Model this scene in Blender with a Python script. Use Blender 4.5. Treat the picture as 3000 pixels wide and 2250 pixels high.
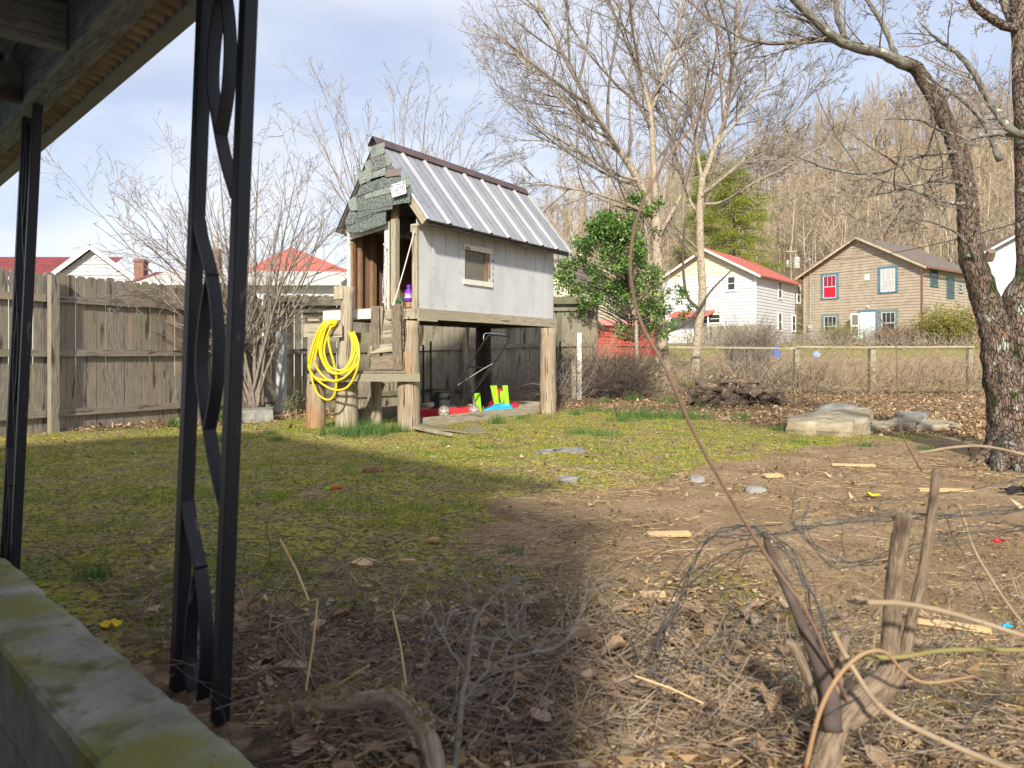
import bpy, math, random
import numpy as np
from mathutils import Vector, Matrix, Quaternion
SC = bpy.context.scene
for o in list(bpy.data.objects): bpy.data.objects.remove(o)
R = math.radians
# ------------------------------------------------------------ camera, light, sky
F = 2082.0; HY = 1040.0; CH = 1.1            # focal length in photo pixels, horizon row, eye height
cam = bpy.data.cameras.new('camera'); camo = bpy.data.objects.new('camera', cam)
SC.collection.objects.link(camo); SC.camera = camo
camo.location = (0, 0, CH); camo.rotation_euler = (R(90), 0, 0)
cam.sensor_width = 36.0; cam.lens = F/3000*36.0
cam.shift_y = -(1125-HY)/3000.0
cam.clip_start = .05; cam.clip_end = 3000
cam.dof.use_dof = True; cam.dof.focus_distance = 10.5; cam.dof.aperture_fstop = 4.0
SC.render.resolution_x = 1024; SC.render.resolution_y = 768
SC.render.engine = 'CYCLES'
SC.view_settings.view_transform = 'Standard'; SC.view_settings.look = 'None'
SC.view_settings.exposure = .80; SC.view_settings.gamma = 1
SUN_EL = 30.0; SUN_AZ = 7.0                   # the sun stands behind the camera, a little to the left
sun = bpy.data.lights.new('sun', 'SUN'); sun.energy = 3.9; sun.angle = R(3.0); sun.color = (1, .92, .78)
suno = bpy.data.objects.new('sun', sun); SC.collection.objects.link(suno)
tv = Vector((math.sin(R(SUN_AZ))*math.cos(R(SUN_EL)), math.cos(R(SUN_AZ))*math.cos(R(SUN_EL)), -math.sin(R(SUN_EL))))
suno.rotation_euler = tv.to_track_quat('-Z', 'Y').to_euler(); suno.location = (-3, -20, 15)
W = bpy.data.worlds.new('World'); SC.world = W; W.use_nodes = True
nt = W.node_tree; nt.nodes.clear()
wo = nt.nodes.new('ShaderNodeOutputWorld'); bg = nt.nodes.new('ShaderNodeBackground')
sky = nt.nodes.new('ShaderNodeTexSky'); sky.sky_type = 'NISHITA'; sky.sun_disc = False
sky.sun_elevation = R(SUN_EL); sky.sun_rotation = R(180+SUN_AZ); sky.air_density = 1.0; sky.dust_density = 1.2; sky.ozone_density = 1.2
tc = nt.nodes.new('ShaderNodeTexCoord'); mp = nt.nodes.new('ShaderNodeMapping'); mp.inputs['Scale'].default_value = (1.3, 1.3, 4.0)
mp.inputs['Rotation'].default_value = (0, R(12), 0)
n1 = nt.nodes.new('ShaderNodeTexNoise'); n1.inputs['Scale'].default_value = 1.6; n1.inputs['Detail'].default_value = 7; n1.inputs['Roughness'].default_value = .52; n1.inputs['Distortion'].default_value = .25
cr = nt.nodes.new('ShaderNodeValToRGB'); cr.color_ramp.elements[0].position = .32; cr.color_ramp.elements[0].color = (.75,)*3+(1,)
cr.color_ramp.elements[1].position = .68; cr.color_ramp.elements[1].color = (.97,)*3+(1,)
mx = nt.nodes.new('ShaderNodeMix'); mx.data_type = 'RGBA'
n2 = nt.nodes.new('ShaderNodeTexNoise'); n2.inputs['Scale'].default_value = 1.5; n2.inputs['Detail'].default_value = 7; n2.inputs['Distortion'].default_value = .4
cr2 = nt.nodes.new('ShaderNodeValToRGB'); cr2.color_ramp.elements[0].position = .40; cr2.color_ramp.elements[0].color = (2.35, 2.6, 3.3, 1)
cr2.color_ramp.elements[1].position = .62; cr2.color_ramp.elements[1].color = (3.65, 3.75, 4.1, 1)
L = nt.links.new
L(tc.outputs['Generated'], mp.inputs['Vector']); L(mp.outputs['Vector'], n1.inputs['Vector']); L(mp.outputs['Vector'], n2.inputs['Vector'])
L(n1.outputs['Fac'], cr.inputs['Fac']); L(cr.outputs['Color'], mx.inputs['Factor']); L(sky.outputs['Color'], mx.inputs[6])
L(n2.outputs['Fac'], cr2.inputs['Fac']); L(cr2.outputs['Color'], mx.inputs[7]); L(mx.outputs[2], bg.inputs['Color'])
bg.inputs['Strength'].default_value = .15
L(bg.outputs['Background'], wo.inputs['Surface'])
# ------------------------------------------------------------ helpers
def P(px, py, Y): return Vector(((px-1500)/F*Y, Y, CH-(py-HY)/F*Y))
def G(px, py): Y = CH*F/(py-HY); return Vector(((px-1500)/F*Y, Y, 0))
def V(*a): return Vector(a)
def sstep(a, b, x): t = np.clip((x-a)/(b-a), 0, 1); return t*t*(3-2*t)
def ridge(x): return 19+.37*np.clip(x, -10, 95)-19*(1-sstep(-70, 5, x))
def gz(x, y):
    """terrain height: level yard, the neighbours' field rising to their houses, then the wooded hill"""
    x = np.asarray(x, float); y = np.asarray(y, float)
    z = 2.05*sstep(21, 58, y)
    z = z + np.maximum(ridge(x)-2.0, 0)*sstep(66, 185, y)**1.0*sstep(-90, 0, x+.2*y)
    return z
def gzf(x, y): return float(gz(x, y))
rnd = random.Random(5)
class MB:
    def __init__(s): s.v = []; s.f = []; s.u = []; s.n = 0
    def add(s, verts, faces, uvs):
        s.v.append(np.asarray(verts, np.float64).reshape(-1, 3)); b = s.n; s.n += len(s.v[-1])
        s.f += [tuple(i+b for i in f) for f in faces]; s.u += uvs
    def hexa(s, o, a, b, c):
        """box from corner o and three edge vectors"""
        o, a, b, c = map(Vector, (o, a, b, c))
        vs = [o, o+a, o+a+b, o+b, o+c, o+a+c, o+a+b+c, o+b+c]
        fs = [(0,3,2,1),(4,5,6,7),(0,1,5,4),(1,2,6,5),(2,3,7,6),(3,0,4,7)]
        if a.cross(b).dot(c) < 0: fs = [f[::-1] for f in fs]
        ls = [a.length, b.length, c.length]; k = ls.index(max(ls)); dirs = [a, b, c]
        ld = dirs[k].normalized(); oth = [dirs[i].normalized() for i in range(3) if i != k]
        r0, r1 = rnd.random()*60, rnd.random()*60
        uv = [[(ld.dot(vs[i]-o)+r0, (oth[0]+oth[1]*1.0).dot(vs[i]-o)+r1) for i in f] for f in fs]
        s.add(vs, fs, [p for q in uv for p in q]); return s
    def box(s, c, sz, rz=0.0, tilt=None):
        M = Matrix.Rotation(rz, 3, 'Z')
        if tilt is not None: M = M @ Matrix.Rotation(tilt[1], 3, tilt[0])
        a, b, d = M @ V(sz[0],0,0), M @ V(0,sz[1],0), M @ V(0,0,sz[2])
        return s.hexa(Vector(c)-(a+b+d)/2, a, b, d)
    def bar(s, p0, p1, w, h, up=(0,0,1), ext=0.0):
        """box along p0-p1, w across, h along up"""
        p0, p1 = Vector(p0), Vector(p1); d = (p1-p0); dn = d.normalized(); up = Vector(up)
        sd = dn.cross(up)
        if sd.length < 1e-4: sd = dn.cross(V(1,0,0))
        sd.normalize(); u = sd.cross(dn).normalized()
        return s.hexa(p0-dn*ext-sd*w/2-u*h/2, d+dn*ext*2, sd*w, u*h)
    def poly(s, pts, th):
        """planar polygon extruded by the vector th"""
        pts = [Vector(p) for p in pts]; n = len(pts); th = Vector(th)
        nr = (pts[1]-pts[0]).cross(pts[2]-pts[1])
        vs = pts+[p+th for p in pts]; a = max(((pts[(i+1)%n]-pts[i]) for i in range(n)), key=lambda q: q.length).normalized(); b = nr.normalized().cross(a)
        fs = [tuple(range(n))[::-1], tuple(range(n, 2*n))]+[(i, (i+1)%n, (i+1)%n+n, i+n) for i in range(n)]
        if nr.dot(th) < 0: fs = [f[::-1] for f in fs]
        r0 = rnd.random()*60
        s.add(vs, fs, [(a.dot(vs[i]-pts[0])+r0, b.dot(vs[i]-pts[0])) for f in fs for i in f]); return s
    def quad(s, a, b, c, d):
        a, b, c, d = map(Vector, (a, b, c, d)); r0 = rnd.random()*60; l = (b-a).length; h = (d-a).length
        s.add([a, b, c, d], [(0,1,2,3)], [(r0,0),(r0+l,0),(r0+l,h),(r0,h)]); return s
    def tube(s, pts, rad, sides=6, cap=True, wob=0.0):
        P0 = np.array([tuple(p) for p in pts], float); n = len(P0)
        r = np.full(n, rad, float) if np.isscalar(rad) else np.asarray(rad, float)
        T = np.gradient(P0, axis=0); T /= np.linalg.norm(T, axis=1)[:, None]+1e-9
        ref = np.array([0, 0, 1.0]) if abs(T[:, 2]).mean() < .8 else np.array([1.0, 0, 0])
        A = np.cross(T, ref); A /= np.linalg.norm(A, axis=1)[:, None]+1e-9; B = np.cross(T, A)
        th = np.arange(sides)*2*math.pi/sides; rr = r[:, None]
        if wob: rr = rr*(1+wob*np.random.RandomState(s.n % 9999).randn(n, sides))
        vs = P0[:, None]+(A[:, None]*np.cos(th)[None, :, None]+B[:, None]*np.sin(th)[None, :, None])*(rr*np.ones((n, sides)))[:, :, None]
        ln = np.r_[0, np.cumsum(np.linalg.norm(np.diff(P0, axis=0), axis=1))]+rnd.random()*60
        fs = []; uv = []; ci = 2*math.pi*float(r.max())/sides
        for i in range(n-1):
            for j in range(sides):
                k = (j+1) % sides; fs.append((i*sides+j, i*sides+k, (i+1)*sides+k, (i+1)*sides+j))
                uv += [(ln[i], j*ci), (ln[i], (j+1)*ci), (ln[i+1], (j+1)*ci), (ln[i+1], j*ci)]
        if cap:
            fs.append(tuple(range(sides))[::-1]); fs.append(tuple(range((n-1)*sides, n*sides)))
            uv += [(math.cos(t)*r[0], math.sin(t)*r[0]) for t in th]*2
        s.add(vs.reshape(-1, 3), fs, uv); return s
    def lathe(s, c, prof, axis=(0,0,1), seg=20, fr=0, to=2*math.pi):
        """profile of (radius, height) spun round axis through c"""
        q = Vector(axis).to_track_quat('Z', 'Y'); n = len(prof)
        vs = []; 
        for (r, h) in prof:
            for j in range(seg):
                t = j*2*math.pi/seg; vs.append(Vector(c)+q @ V(r*math.cos(t), r*math.sin(t), h))
        fs = []; uv = []
        for i in range(n-1):
            for j in range(seg):
                k = (j+1) % seg; fs.append((i*seg+j, i*seg+k, (i+1)*seg+k, (i+1)*seg+j)); uv += [(i, j), (i, j+1), (i+1, j+1), (i+1, j)]
        fs.append(tuple(range(seg))[::-1]); fs.append(tuple(range((n-1)*seg, n*seg))); uv += [(0, 0)]*(2*seg)
        s.add(vs, fs, uv); return s
    def blob(s, c, sz, seed=0, amp=.25, rings=8, seg=12, flat=0.0):
        """irregular stone: squashed sphere with lumps"""
        rg = np.random.RandomState(seed); vs = []; K = rg.randn(6, 3)*2.2; ph = rg.rand(6)*6; am = rg.rand(6)
        for i in range(rings+1):
            a = -math.pi/2+math.pi*i/rings
            for j in range(seg):
                t = j*2*math.pi/seg; d = np.array([math.cos(a)*math.cos(t), math.cos(a)*math.sin(t), math.sin(a)])
                e = np.sign(d)*np.abs(d)**(1-flat*.5)
                k = 1+amp*float((np.sin(K@d+ph)*am).sum())/3
                vs.append(np.array(c)+e*np.array(sz)/2*k)
        fs = []; uv = []
        for i in range(rings):
            for j in range(seg):
                k = (j+1) % seg; fs.append((i*seg+j, i*seg+k, (i+1)*seg+k, (i+1)*seg+j)); uv += [(i*.1, j*.1)]*4
        s.add(np.array(vs), fs, uv); return s
    def data(s, name, mat, org, smooth=False):
        me = bpy.data.meshes.new(name); v = np.concatenate(s.v)-np.array(org)
        lens = np.fromiter((len(f) for f in s.f), np.int32, len(s.f)); idx = np.fromiter((i for f in s.f for i in f), np.int32, int(lens.sum()))
        me.vertices.add(len(v)); me.vertices.foreach_set('co', v.astype(np.float32).ravel())
        me.loops.add(len(idx)); me.loops.foreach_set('vertex_index', idx)
        me.polygons.add(len(lens)); me.polygons.foreach_set('loop_start', np.r_[0, np.cumsum(lens)[:-1]].astype(np.int32))
        me.polygons.foreach_set('loop_total', lens)
        uv = me.uv_layers.new(name='UVMap'); uv.data.foreach_set('uv', np.asarray(s.u, np.float32).ravel())
        me.polygons.foreach_set('use_smooth', np.full(len(lens), bool(smooth)))
        me.materials.append(mat); me.update(); me.validate(); return me
    def build(s, name, mat, parent=None, smooth=False, **kw):
        v = np.concatenate(s.v)
        if parent is None: org = Vector(((v[:,0].min()+v[:,0].max())/2, (v[:,1].min()+v[:,1].max())/2, v[:,2].min()))
        else: org = wpos(parent)
        o = bpy.data.objects.new(name, s.data(name, mat, org, smooth)); SC.collection.objects.link(o)
        if parent is None: o.location = org
        else: o.parent = parent
        tag(o, **kw); return o
def wpos(o):
    p = Vector((0, 0, 0))
    while o is not None: p += o.location; o = o.parent
    return p
def tag(o, label=None, cat=None, group=None, kind=None):
    if label: o['label'] = label
    if cat: o['category'] = cat
    if group: o['group'] = group
    if kind: o['kind'] = kind
    return o
def thing(name, loc, label, cat, group=None):
    o = bpy.data.objects.new(name, None); SC.collection.objects.link(o); o.location = loc; o.empty_display_size = .2
    return tag(o, label, cat, group)
def copy_tree(o, parent=None):
    c = o.copy(); SC.collection.objects.link(c); c.parent = parent
    for ch in list(o.children): copy_tree(ch, c)
    return c
def soup(name, V_, Fk, mat, smooth=False, **kw):
    """mesh from arrays: V_ (n,k,3), one polygon of k corners per row"""
    n, k = V_.shape[:2]; me = bpy.data.meshes.new(name)
    org = V_.reshape(-1, 3).mean(0)*np.array([1, 1, 0])
    me.vertices.add(n*k); me.vertices.foreach_set('co', (V_.reshape(-1, 3)-org).astype(np.float32).ravel())
    me.loops.add(n*k); me.loops.foreach_set('vertex_index', np.arange(n*k, dtype=np.int32))
    me.polygons.add(n); me.polygons.foreach_set('loop_start', (np.arange(n)*k).astype(np.int32)); me.polygons.foreach_set('loop_total', np.full(n, k, np.int32))
    me.polygons.foreach_set('use_smooth', np.full(n, bool(smooth)))
    at = me.attributes.new('rnd', 'FLOAT', 'FACE'); at.data.foreach_set('value', np.random.RandomState(n).rand(n).astype(np.float32))
    me.materials.append(mat); me.update()
    o = bpy.data.objects.new(name, me); SC.collection.objects.link(o); o.location = org; return tag(o, **kw)
# ------------------------------------------------------------ materials
def mat(name, cols, scale=6, stretch=(1,1,1), coord='Object', rough=.85, metal=0, bump=.25, detail=6, spots=(), spec=.3, lo=.3, hi=.7, dist=0.0, fine=None, transl=0, bdist=.02, crack=None):
    m = bpy.data.materials.new(name); m.use_nodes = True; t = m.node_tree; N = t.nodes.new; Lk = t.links.new
    b = t.nodes['Principled BSDF']; b.inputs['Roughness'].default_value = rough; b.inputs['Metallic'].default_value = metal
    b.inputs['Specular IOR Level'].default_value = spec
    c = N('ShaderNodeTexCoord'); mpp = N('ShaderNodeMapping'); mpp.inputs['Scale'].default_value = stretch; Lk(c.outputs[coord], mpp.inputs['Vector'])
    n = N('ShaderNodeTexNoise'); n.inputs['Scale'].default_value = scale; n.inputs['Detail'].default_value = detail; n.inputs['Roughness'].default_value = .6; n.inputs['Distortion'].default_value = dist
    Lk(mpp.outputs['Vector'], n.inputs['Vector'])
    r = N('ShaderNodeValToRGB'); e = r.color_ramp.elements
    while len(e) < len(cols): e.new(.5)
    for i, cc in enumerate(cols): e[i].position = lo+(hi-lo)*i/max(1, len(cols)-1); e[i].color = (*cc, 1)
    Lk(n.outputs['Fac'], r.inputs['Fac']); out = r.outputs['Color']; hgt = n.outputs['Fac']
    for (sc, scl, th, sf, st) in spots:
        n2_ = N('ShaderNodeTexNoise'); n2_.inputs['Scale'].default_value = scl; n2_.inputs['Detail'].default_value = 4
        m2 = N('ShaderNodeMapping'); m2.inputs['Scale'].default_value = st; m2.inputs['Location'].default_value = (scl*1.3, 7, 3); Lk(c.outputs[coord], m2.inputs['Vector']); Lk(m2.outputs['Vector'], n2_.inputs['Vector'])
        mr = N('ShaderNodeMapRange'); mr.inputs['From Min'].default_value = th; mr.inputs['From Max'].default_value = th+sf; Lk(n2_.outputs['Fac'], mr.inputs['Value'])
        x = N('ShaderNodeMix'); x.data_type = 'RGBA'; Lk(mr.outputs['Result'], x.inputs['Factor']); Lk(out, x.inputs[6]); x.inputs[7].default_value = (*sc, 1); out = x.outputs[2]
    if crack:
        vo = N('ShaderNodeTexVoronoi'); vo.feature = 'DISTANCE_TO_EDGE'; vo.inputs['Scale'].default_value = crack[0]
        m3 = N('ShaderNodeMapping'); m3.inputs['Scale'].default_value = crack[1]; Lk(c.outputs[coord], m3.inputs['Vector'])
        nd = N('ShaderNodeTexNoise'); nd.inputs['Scale'].default_value = crack[0]*1.2; Lk(m3.outputs['Vector'], nd.inputs['Vector'])
        vm = N('ShaderNodeVectorMath'); vm.operation = 'MULTIPLY_ADD'; vm.inputs[1].default_value = (.35/crack[0]*2,)*3; Lk(nd.outputs['Color'], vm.inputs[0]); Lk(m3.outputs['Vector'], vm.inputs[2]); Lk(vm.outputs[0], vo.inputs['Vector'])
        mr = N('ShaderNodeMapRange'); mr.inputs['From Max'].default_value = .12; Lk(vo.outputs['Distance'], mr.inputs['Value'])
        x = N('ShaderNodeMix'); x.data_type = 'RGBA'; Lk(mr.outputs['Result'], x.inputs['Factor']); x.inputs[6].default_value = (*crack[2], 1); Lk(out, x.inputs[7]); out = x.outputs[2]
        ad = N('ShaderNodeMath'); ad.operation = 'ADD'; Lk(mr.outputs['Result'], ad.inputs[0]); Lk(hgt, ad.inputs[1]); hgt = ad.outputs[0]
    Lk(out, b.inputs['Base Color'])
    if bump:
        bp = N('ShaderNodeBump'); bp.inputs['Strength'].default_value = bump; bp.inputs['Distance'].default_value = bdist
        if fine:
            nf = N('ShaderNodeTexNoise'); nf.inputs['Scale'].default_value = fine; nf.inputs['Detail'].default_value = 3; Lk(c.outputs[coord], nf.inputs['Vector'])
            ad = N('ShaderNodeMath'); ad.operation = 'ADD'; Lk(nf.outputs['Fac'], ad.inputs[0]); Lk(hgt, ad.inputs[1]); hgt = ad.outputs[0]
        Lk(hgt, bp.inputs['Height']); Lk(bp.outputs['Normal'], b.inputs['Normal'])
    if transl:
        tr = N('ShaderNodeBsdfTranslucent'); Lk(out, tr.inputs['Color']); ms = N('ShaderNodeMixShader'); ms.inputs[0].default_value = transl
        Lk(b.outputs[0], ms.inputs[1]); Lk(tr.outputs[0], ms.inputs[2]); Lk(ms.outputs[0], t.nodes['Material Output'].inputs['Surface'])
    return m
def rmat(name, cols, rough=.8, transl=.25, spec=.2):
    """colour picked per small face by the 'rnd' attribute: blades, leaves, straw"""
    m = bpy.data.materials.new(name); m.use_nodes = True; t = m.node_tree; N = t.nodes.new; Lk = t.links.new
    b = t.nodes['Principled BSDF']; b.inputs['Roughness'].default_value = rough; b.inputs['Specular IOR Level'].default_value = spec
    a = N('ShaderNodeAttribute'); a.attribute_name = 'rnd'; r = N('ShaderNodeValToRGB'); e = r.color_ramp.elements
    while len(e) < len(cols): e.new(.5)
    for i, cc in enumerate(cols): e[i].position = i/max(1, len(cols)-1); e[i].color = (*cc, 1)
    Lk(a.outputs['Fac'], r.inputs['Fac']); Lk(r.outputs['Color'], b.inputs['Base Color'])
    tr = N('ShaderNodeBsdfTranslucent'); Lk(r.outputs['Color'], tr.inputs['Color']); ms = N('ShaderNodeMixShader'); ms.inputs[0].default_value = transl
    Lk(b.outputs[0], ms.inputs[1]); Lk(tr.outputs[0], ms.inputs[2]); Lk(ms.outputs[0], t.nodes['Material Output'].inputs['Surface'])
    return m
Z3 = (1, 1, 1)
GR = (3, 45, 1)            # grain: long in U, fine in V
m_fence = mat('fence_wood', [(.12,.10,.08),(.25,.222,.185),(.35,.315,.265)], 1.6, GR, 'UV', .9, bump=.35, dist=.6,
              spots=[((.25,.225,.15), .35, .5, .18, (1,3,1)), ((.10,.07,.05), 1.6, .60, .05, (1,7,1)), ((.36,.27,.19), .5, .58, .12, (1,6,1))])
m_fence_d = mat('old_fence_wood', [(.16,.145,.11),(.30,.265,.20),(.41,.37,.28)], 1.6, GR, 'UV', .92, bump=.4, dist=.6,
              spots=[((.13,.14,.07), .4, .5, .15, (1,3,1)), ((.06,.05,.04), 1.2, .6, .08, (1,5,1))])
m_timber = mat('weathered_timber', [(.20,.17,.12),(.36,.31,.225),(.50,.435,.33)], 1.5, GR, 'UV', .9, bump=.35, dist=.5,
              spots=[((.31,.28,.20), .5, .52, .15, (1,3,1)), ((.10,.075,.055), 1.3, .64, .05, (1,9,1))])
m_rot = mat('rotten_timber', [(.09,.06,.04),(.24,.19,.14),(.42,.36,.29)], 3, GR, 'UV', .95, bump=.8, dist=1)
m_log = mat('log_wood', [(.14,.105,.07),(.33,.265,.185),(.47,.385,.28)], 1.8, (1.4,30,1), 'UV', .85, bump=.5, dist=.5,
              spots=[((.34,.18,.085), .8, .58, .12, (1,3,1)), ((.06,.04,.028), 1.2, .60, .03, (1,24,1))])
m_log_g = mat('grey_log_wood', [(.15,.12,.085),(.36,.31,.225),(.50,.44,.33)], 1.8, (1.4,30,1), 'UV', .88, bump=.5, dist=.5,
              spots=[((.08,.06,.045), 1.5, .64, .03, (1,22,1)), ((.30,.28,.21), .6, .6, .1, Z3)])
m_darklog = mat('dark_creosote_wood', [(.012,.011,.012),(.03,.027,.025),(.09,.07,.05)], 1.5, (2,20,1), 'UV', .8, bump=.4)
m_siding = mat('grey_white_paint', [(.42,.43,.44),(.51,.52,.525),(.56,.57,.575)], 2.5, (1,1,.5), 'Object', .75, bump=.12,
              spots=[((.32,.31,.29), 9, .70, .06, (1,1,.35)), ((.46,.45,.43), 2.0, .62, .15, (1,1,.6))], fine=90)
m_whitewood = mat('old_white_paint', [(.45,.44,.38),(.68,.67,.60),(.78,.76,.68)], 3, GR, 'UV', .7, bump=.2, spots=[((.28,.23,.16), 2.5, .62, .06, (1,6,1))])
m_ply = mat('brown_plywood', [(.15,.085,.055),(.22,.13,.085),(.28,.175,.12)], 2.2, (1,1,.4), 'Object', .8, bump=.1, spots=[((.16,.08,.05), 1.2, .6, .1, Z3)])
m_stud = mat('stained_stud_wood', [(.11,.065,.04),(.23,.14,.08),(.36,.24,.14)], 1.6, GR, 'UV', .8, bump=.2)
m_galv = mat('galvanised_sheet', [(.33,.34,.355),(.41,.42,.435),(.47,.48,.49)], 1.5, (1,1,.5), 'Object', .42, metal=.55, bump=.05, spec=.5,
             spots=[((.30,.31,.33), 5, .64, .08, (1,1,.3))])
m_ribm = mat('bright_rib_metal', [(.50,.51,.52),(.60,.61,.62)], 3, Z3, 'Object', .45, metal=.3, bump=.05, spec=.5)  # lighter than the sheet, laid on the rib tops and one flank
m_cap = mat('brown_ridge_metal', [(.085,.055,.055),(.15,.10,.095)], 4, Z3, 'Object', .45, metal=.2, bump=.05)
def shingle(name, a, b_, c_): return mat(name, [a, b_, c_], 48, Z3, 'Object', .95, bump=.5, detail=2, lo=.36, hi=.64, bdist=.006, spots=[((b_[0]*.7, b_[1]*.7, b_[2]*.7), 3, .58, .1, Z3)])
m_sh1 = shingle('green_grey_shingle', (.05,.06,.056), (.12,.14,.13), (.235,.265,.245))
m_sh2 = shingle('pale_green_shingle', (.14,.17,.15), (.21,.24,.21), (.29,.33,.295))
m_sh3 = shingle('grey_shingle', (.05,.05,.055), (.13,.135,.135), (.27,.28,.27))
m_shb = mat('shingle_back', [(.17,.13,.125),(.22,.18,.17)], 6, Z3, 'Object', .8, bump=.05)
m_iron = mat('black_iron_paint', [(.004,.005,.008),(.009,.010,.015)], 14, Z3, 'Object', .5, bump=.08, spec=.45, fine=120, spots=[((.09,.085,.08), 16, .68, .05, (1,1,.3))])
m_white = mat('white_paint', [(.62,.62,.60),(.72,.72,.70)], 3, Z3, 'Object', .6, bump=.05, spots=[((.45,.44,.41), 1.5, .62, .12, Z3)])
m_porchwood = mat('grey_peeling_porch_wood', [(.08,.095,.108),(.20,.23,.255),(.31,.35,.38)], 1.7, (3,22,1), 'UV', .85, bump=.35, dist=1.2, spots=[((.085,.075,.065), 1.5, .62, .08, (1,4,1))])
m_gutter = mat('grey_gutter', [(.19,.205,.215),(.24,.26,.27)], 6, Z3, 'Object', .6, bump=.05)
m_corr = mat('rusty_corrugated', [(.18,.145,.095),(.28,.23,.155),(.38,.33,.24)], 8, Z3, 'Object', .7, bump=.1)
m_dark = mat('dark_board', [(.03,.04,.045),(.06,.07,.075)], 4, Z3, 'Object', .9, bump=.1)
m_conc = mat('mossy_concrete', [(.15,.145,.115),(.26,.25,.20),(.34,.325,.27)], 5, Z3, 'Object', .95, bump=.5, fine=70, detail=8,
             spots=[((.20,.19,.055), 2.6, .42, .16, Z3), ((.11,.115,.045), 7, .55, .12, Z3), ((.10,.095,.085), 40, .66, .05, Z3)], bdist=.006)
m_block = mat('cinder_block', [(.16,.155,.14),(.27,.265,.245)], 14, Z3, 'Object', .95, bump=.5, fine=80, bdist=.006)
m_hose = mat('yellow_hose', [(.72,.50,.005),(.80,.58,.01)], 4, Z3, 'Object', .35, bump=0, spec=.5)
m_red = mat('red_mower_paint', [(.42,.012,.02),(.55,.02,.03)], 5, Z3, 'Object', .4, bump=.03, spec=.5, spots=[((.25,.09,.07), 6, .62, .1, Z3)])
m_redp = mat('red_plastic', [(.42,.008,.02),(.5,.015,.03)], 5, Z3, 'Object', .45, bump=0)
m_black = mat('black_plastic', [(.010,.010,.012),(.028,.028,.03)], 9, Z3, 'Object', .5, bump=.08, spots=[((.10,.09,.08), 5, .62, .1, Z3)])
m_tube = mat('black_tube', [(.008,.008,.01),(.02,.02,.022)], 9, Z3, 'Object', .4, bump=0)
m_tyre = mat('dusty_tyre', [(.16,.145,.12),(.24,.22,.185)], 12, Z3, 'Object', .9, bump=.3)
m_rim = mat('grey_wheel_plastic', [(.40,.39,.36),(.5,.49,.46)], 8, Z3, 'Object', .6, bump=.05)
m_lime = mat('lime_plastic', [(.33,.66,.02),(.40,.74,.03)], 3, Z3, 'Object', .4, bump=0, transl=.15)
m_blue = mat('blue_plastic', [(.01,.32,.68),(.02,.38,.75)], 3, Z3, 'Object', .4, bump=0)
m_purple = mat('purple_plastic', [(.16,.03,.38),(.22,.05,.5)], 5, Z3, 'Object', .35, bump=0)
m_yellow = mat('yellow_plastic', [(.75,.5,.01),(.8,.6,.03)], 5, Z3, 'Object', .5, bump=0)
m_green = mat('dark_green_plastic', [(.01,.06,.02),(.02,.12,.04)], 5, Z3, 'Object', .5, bump=0)
m_rope = mat('pale_rope', [(.5,.47,.42),(.7,.67,.6)], 60, Z3, 'Object', .9, bump=.3)
m_ropeb = mat('blue_white_rope', [(.10,.09,.25),(.7,.68,.66)], 60, Z3, 'Object', .9, bump=.3, lo=.42, hi=.58)
m_glass = mat('window_glass', [(.02,.024,.028),(.045,.05,.055)], 1.5, Z3, 'Object', .08, bump=0, spec=.6)
m_screen = mat('window_screen', [(.13,.12,.10),(.17,.16,.135)], 5, Z3, 'Object', .7, bump=0)
m_ink = mat('blue_black_ink', [(.02,.03,.10),(.025,.035,.12)], 5, Z3, 'Object', .6, bump=0)
m_plate = mat('plate_white', [(.66,.66,.68),(.74,.74,.76)], 8, Z3, 'Object', .35, bump=.05, spec=.5)
m_stone = mat('sandstone', [(.20,.165,.105),(.34,.29,.20),(.45,.40,.29)], 3, (1,1,2.5), 'Object', .92, bump=.6, fine=50, spots=[((.10,.12,.02), 4, .64, .08, Z3), ((.44,.33,.17), 2, .6, .1, Z3)])
m_stone_g = mat('grey_stone', [(.13,.13,.12),(.23,.225,.205),(.33,.325,.30)], 4, Z3, 'Object', .92, bump=.6, fine=50, spots=[((.11,.12,.035), 3, .6, .1, Z3)])
m_pale = mat('pale_rock', [(.18,.175,.16),(.31,.30,.28)], 6, Z3, 'Object', .9, bump=.4)
m_brickred = mat('red_brick_stone', [(.19,.085,.055),(.30,.14,.09)], 8, Z3, 'Object', .9, bump=.4)
m_chipw = mat('split_wood_chip', [(.40,.24,.11),(.60,.42,.22),(.68,.52,.31)], 2, (2,30,1), 'UV', .85, bump=.2)
BARK = dict(coord='UV', rough=.93, bump=.8)
m_barkR = mat('flaky_cherry_bark', [(.075,.055,.042),(.17,.125,.095),(.27,.21,.165)], 9, (1,1.0,1), crack=(18, (.7,1.25,1), (.022,.018,.016)),
              spots=[((.36,.39,.33), 6, .61, .03, Z3), ((.20,.125,.08), 3.5, .6, .06, Z3), ((.055,.07,.018), 2.2, .60, .06, Z3)], bdist=.03, **BARK)
m_barkS = mat('smooth_tan_bark', [(.20,.155,.105),(.36,.30,.22),(.48,.42,.33)], 2.5, (6,3,1), spots=[((.15,.11,.07), 3, .62, .06, (6,1,1)), ((.42,.45,.38), 6, .66, .05, Z3)], coord='UV', rough=.9, bump=.4)
m_twig = mat('twig_bark', [(.15,.125,.10),(.30,.26,.21)], 3, (4,2,1), coord='UV', rough=.9, bump=0)
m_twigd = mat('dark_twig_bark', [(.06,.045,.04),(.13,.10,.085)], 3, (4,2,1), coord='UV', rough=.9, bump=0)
m_lit = mat('litter_twig_bark', [(.09,.065,.045),(.22,.165,.12),(.34,.27,.20)], 6, (1,1,1), 'Object', .9, bump=0)
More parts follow.
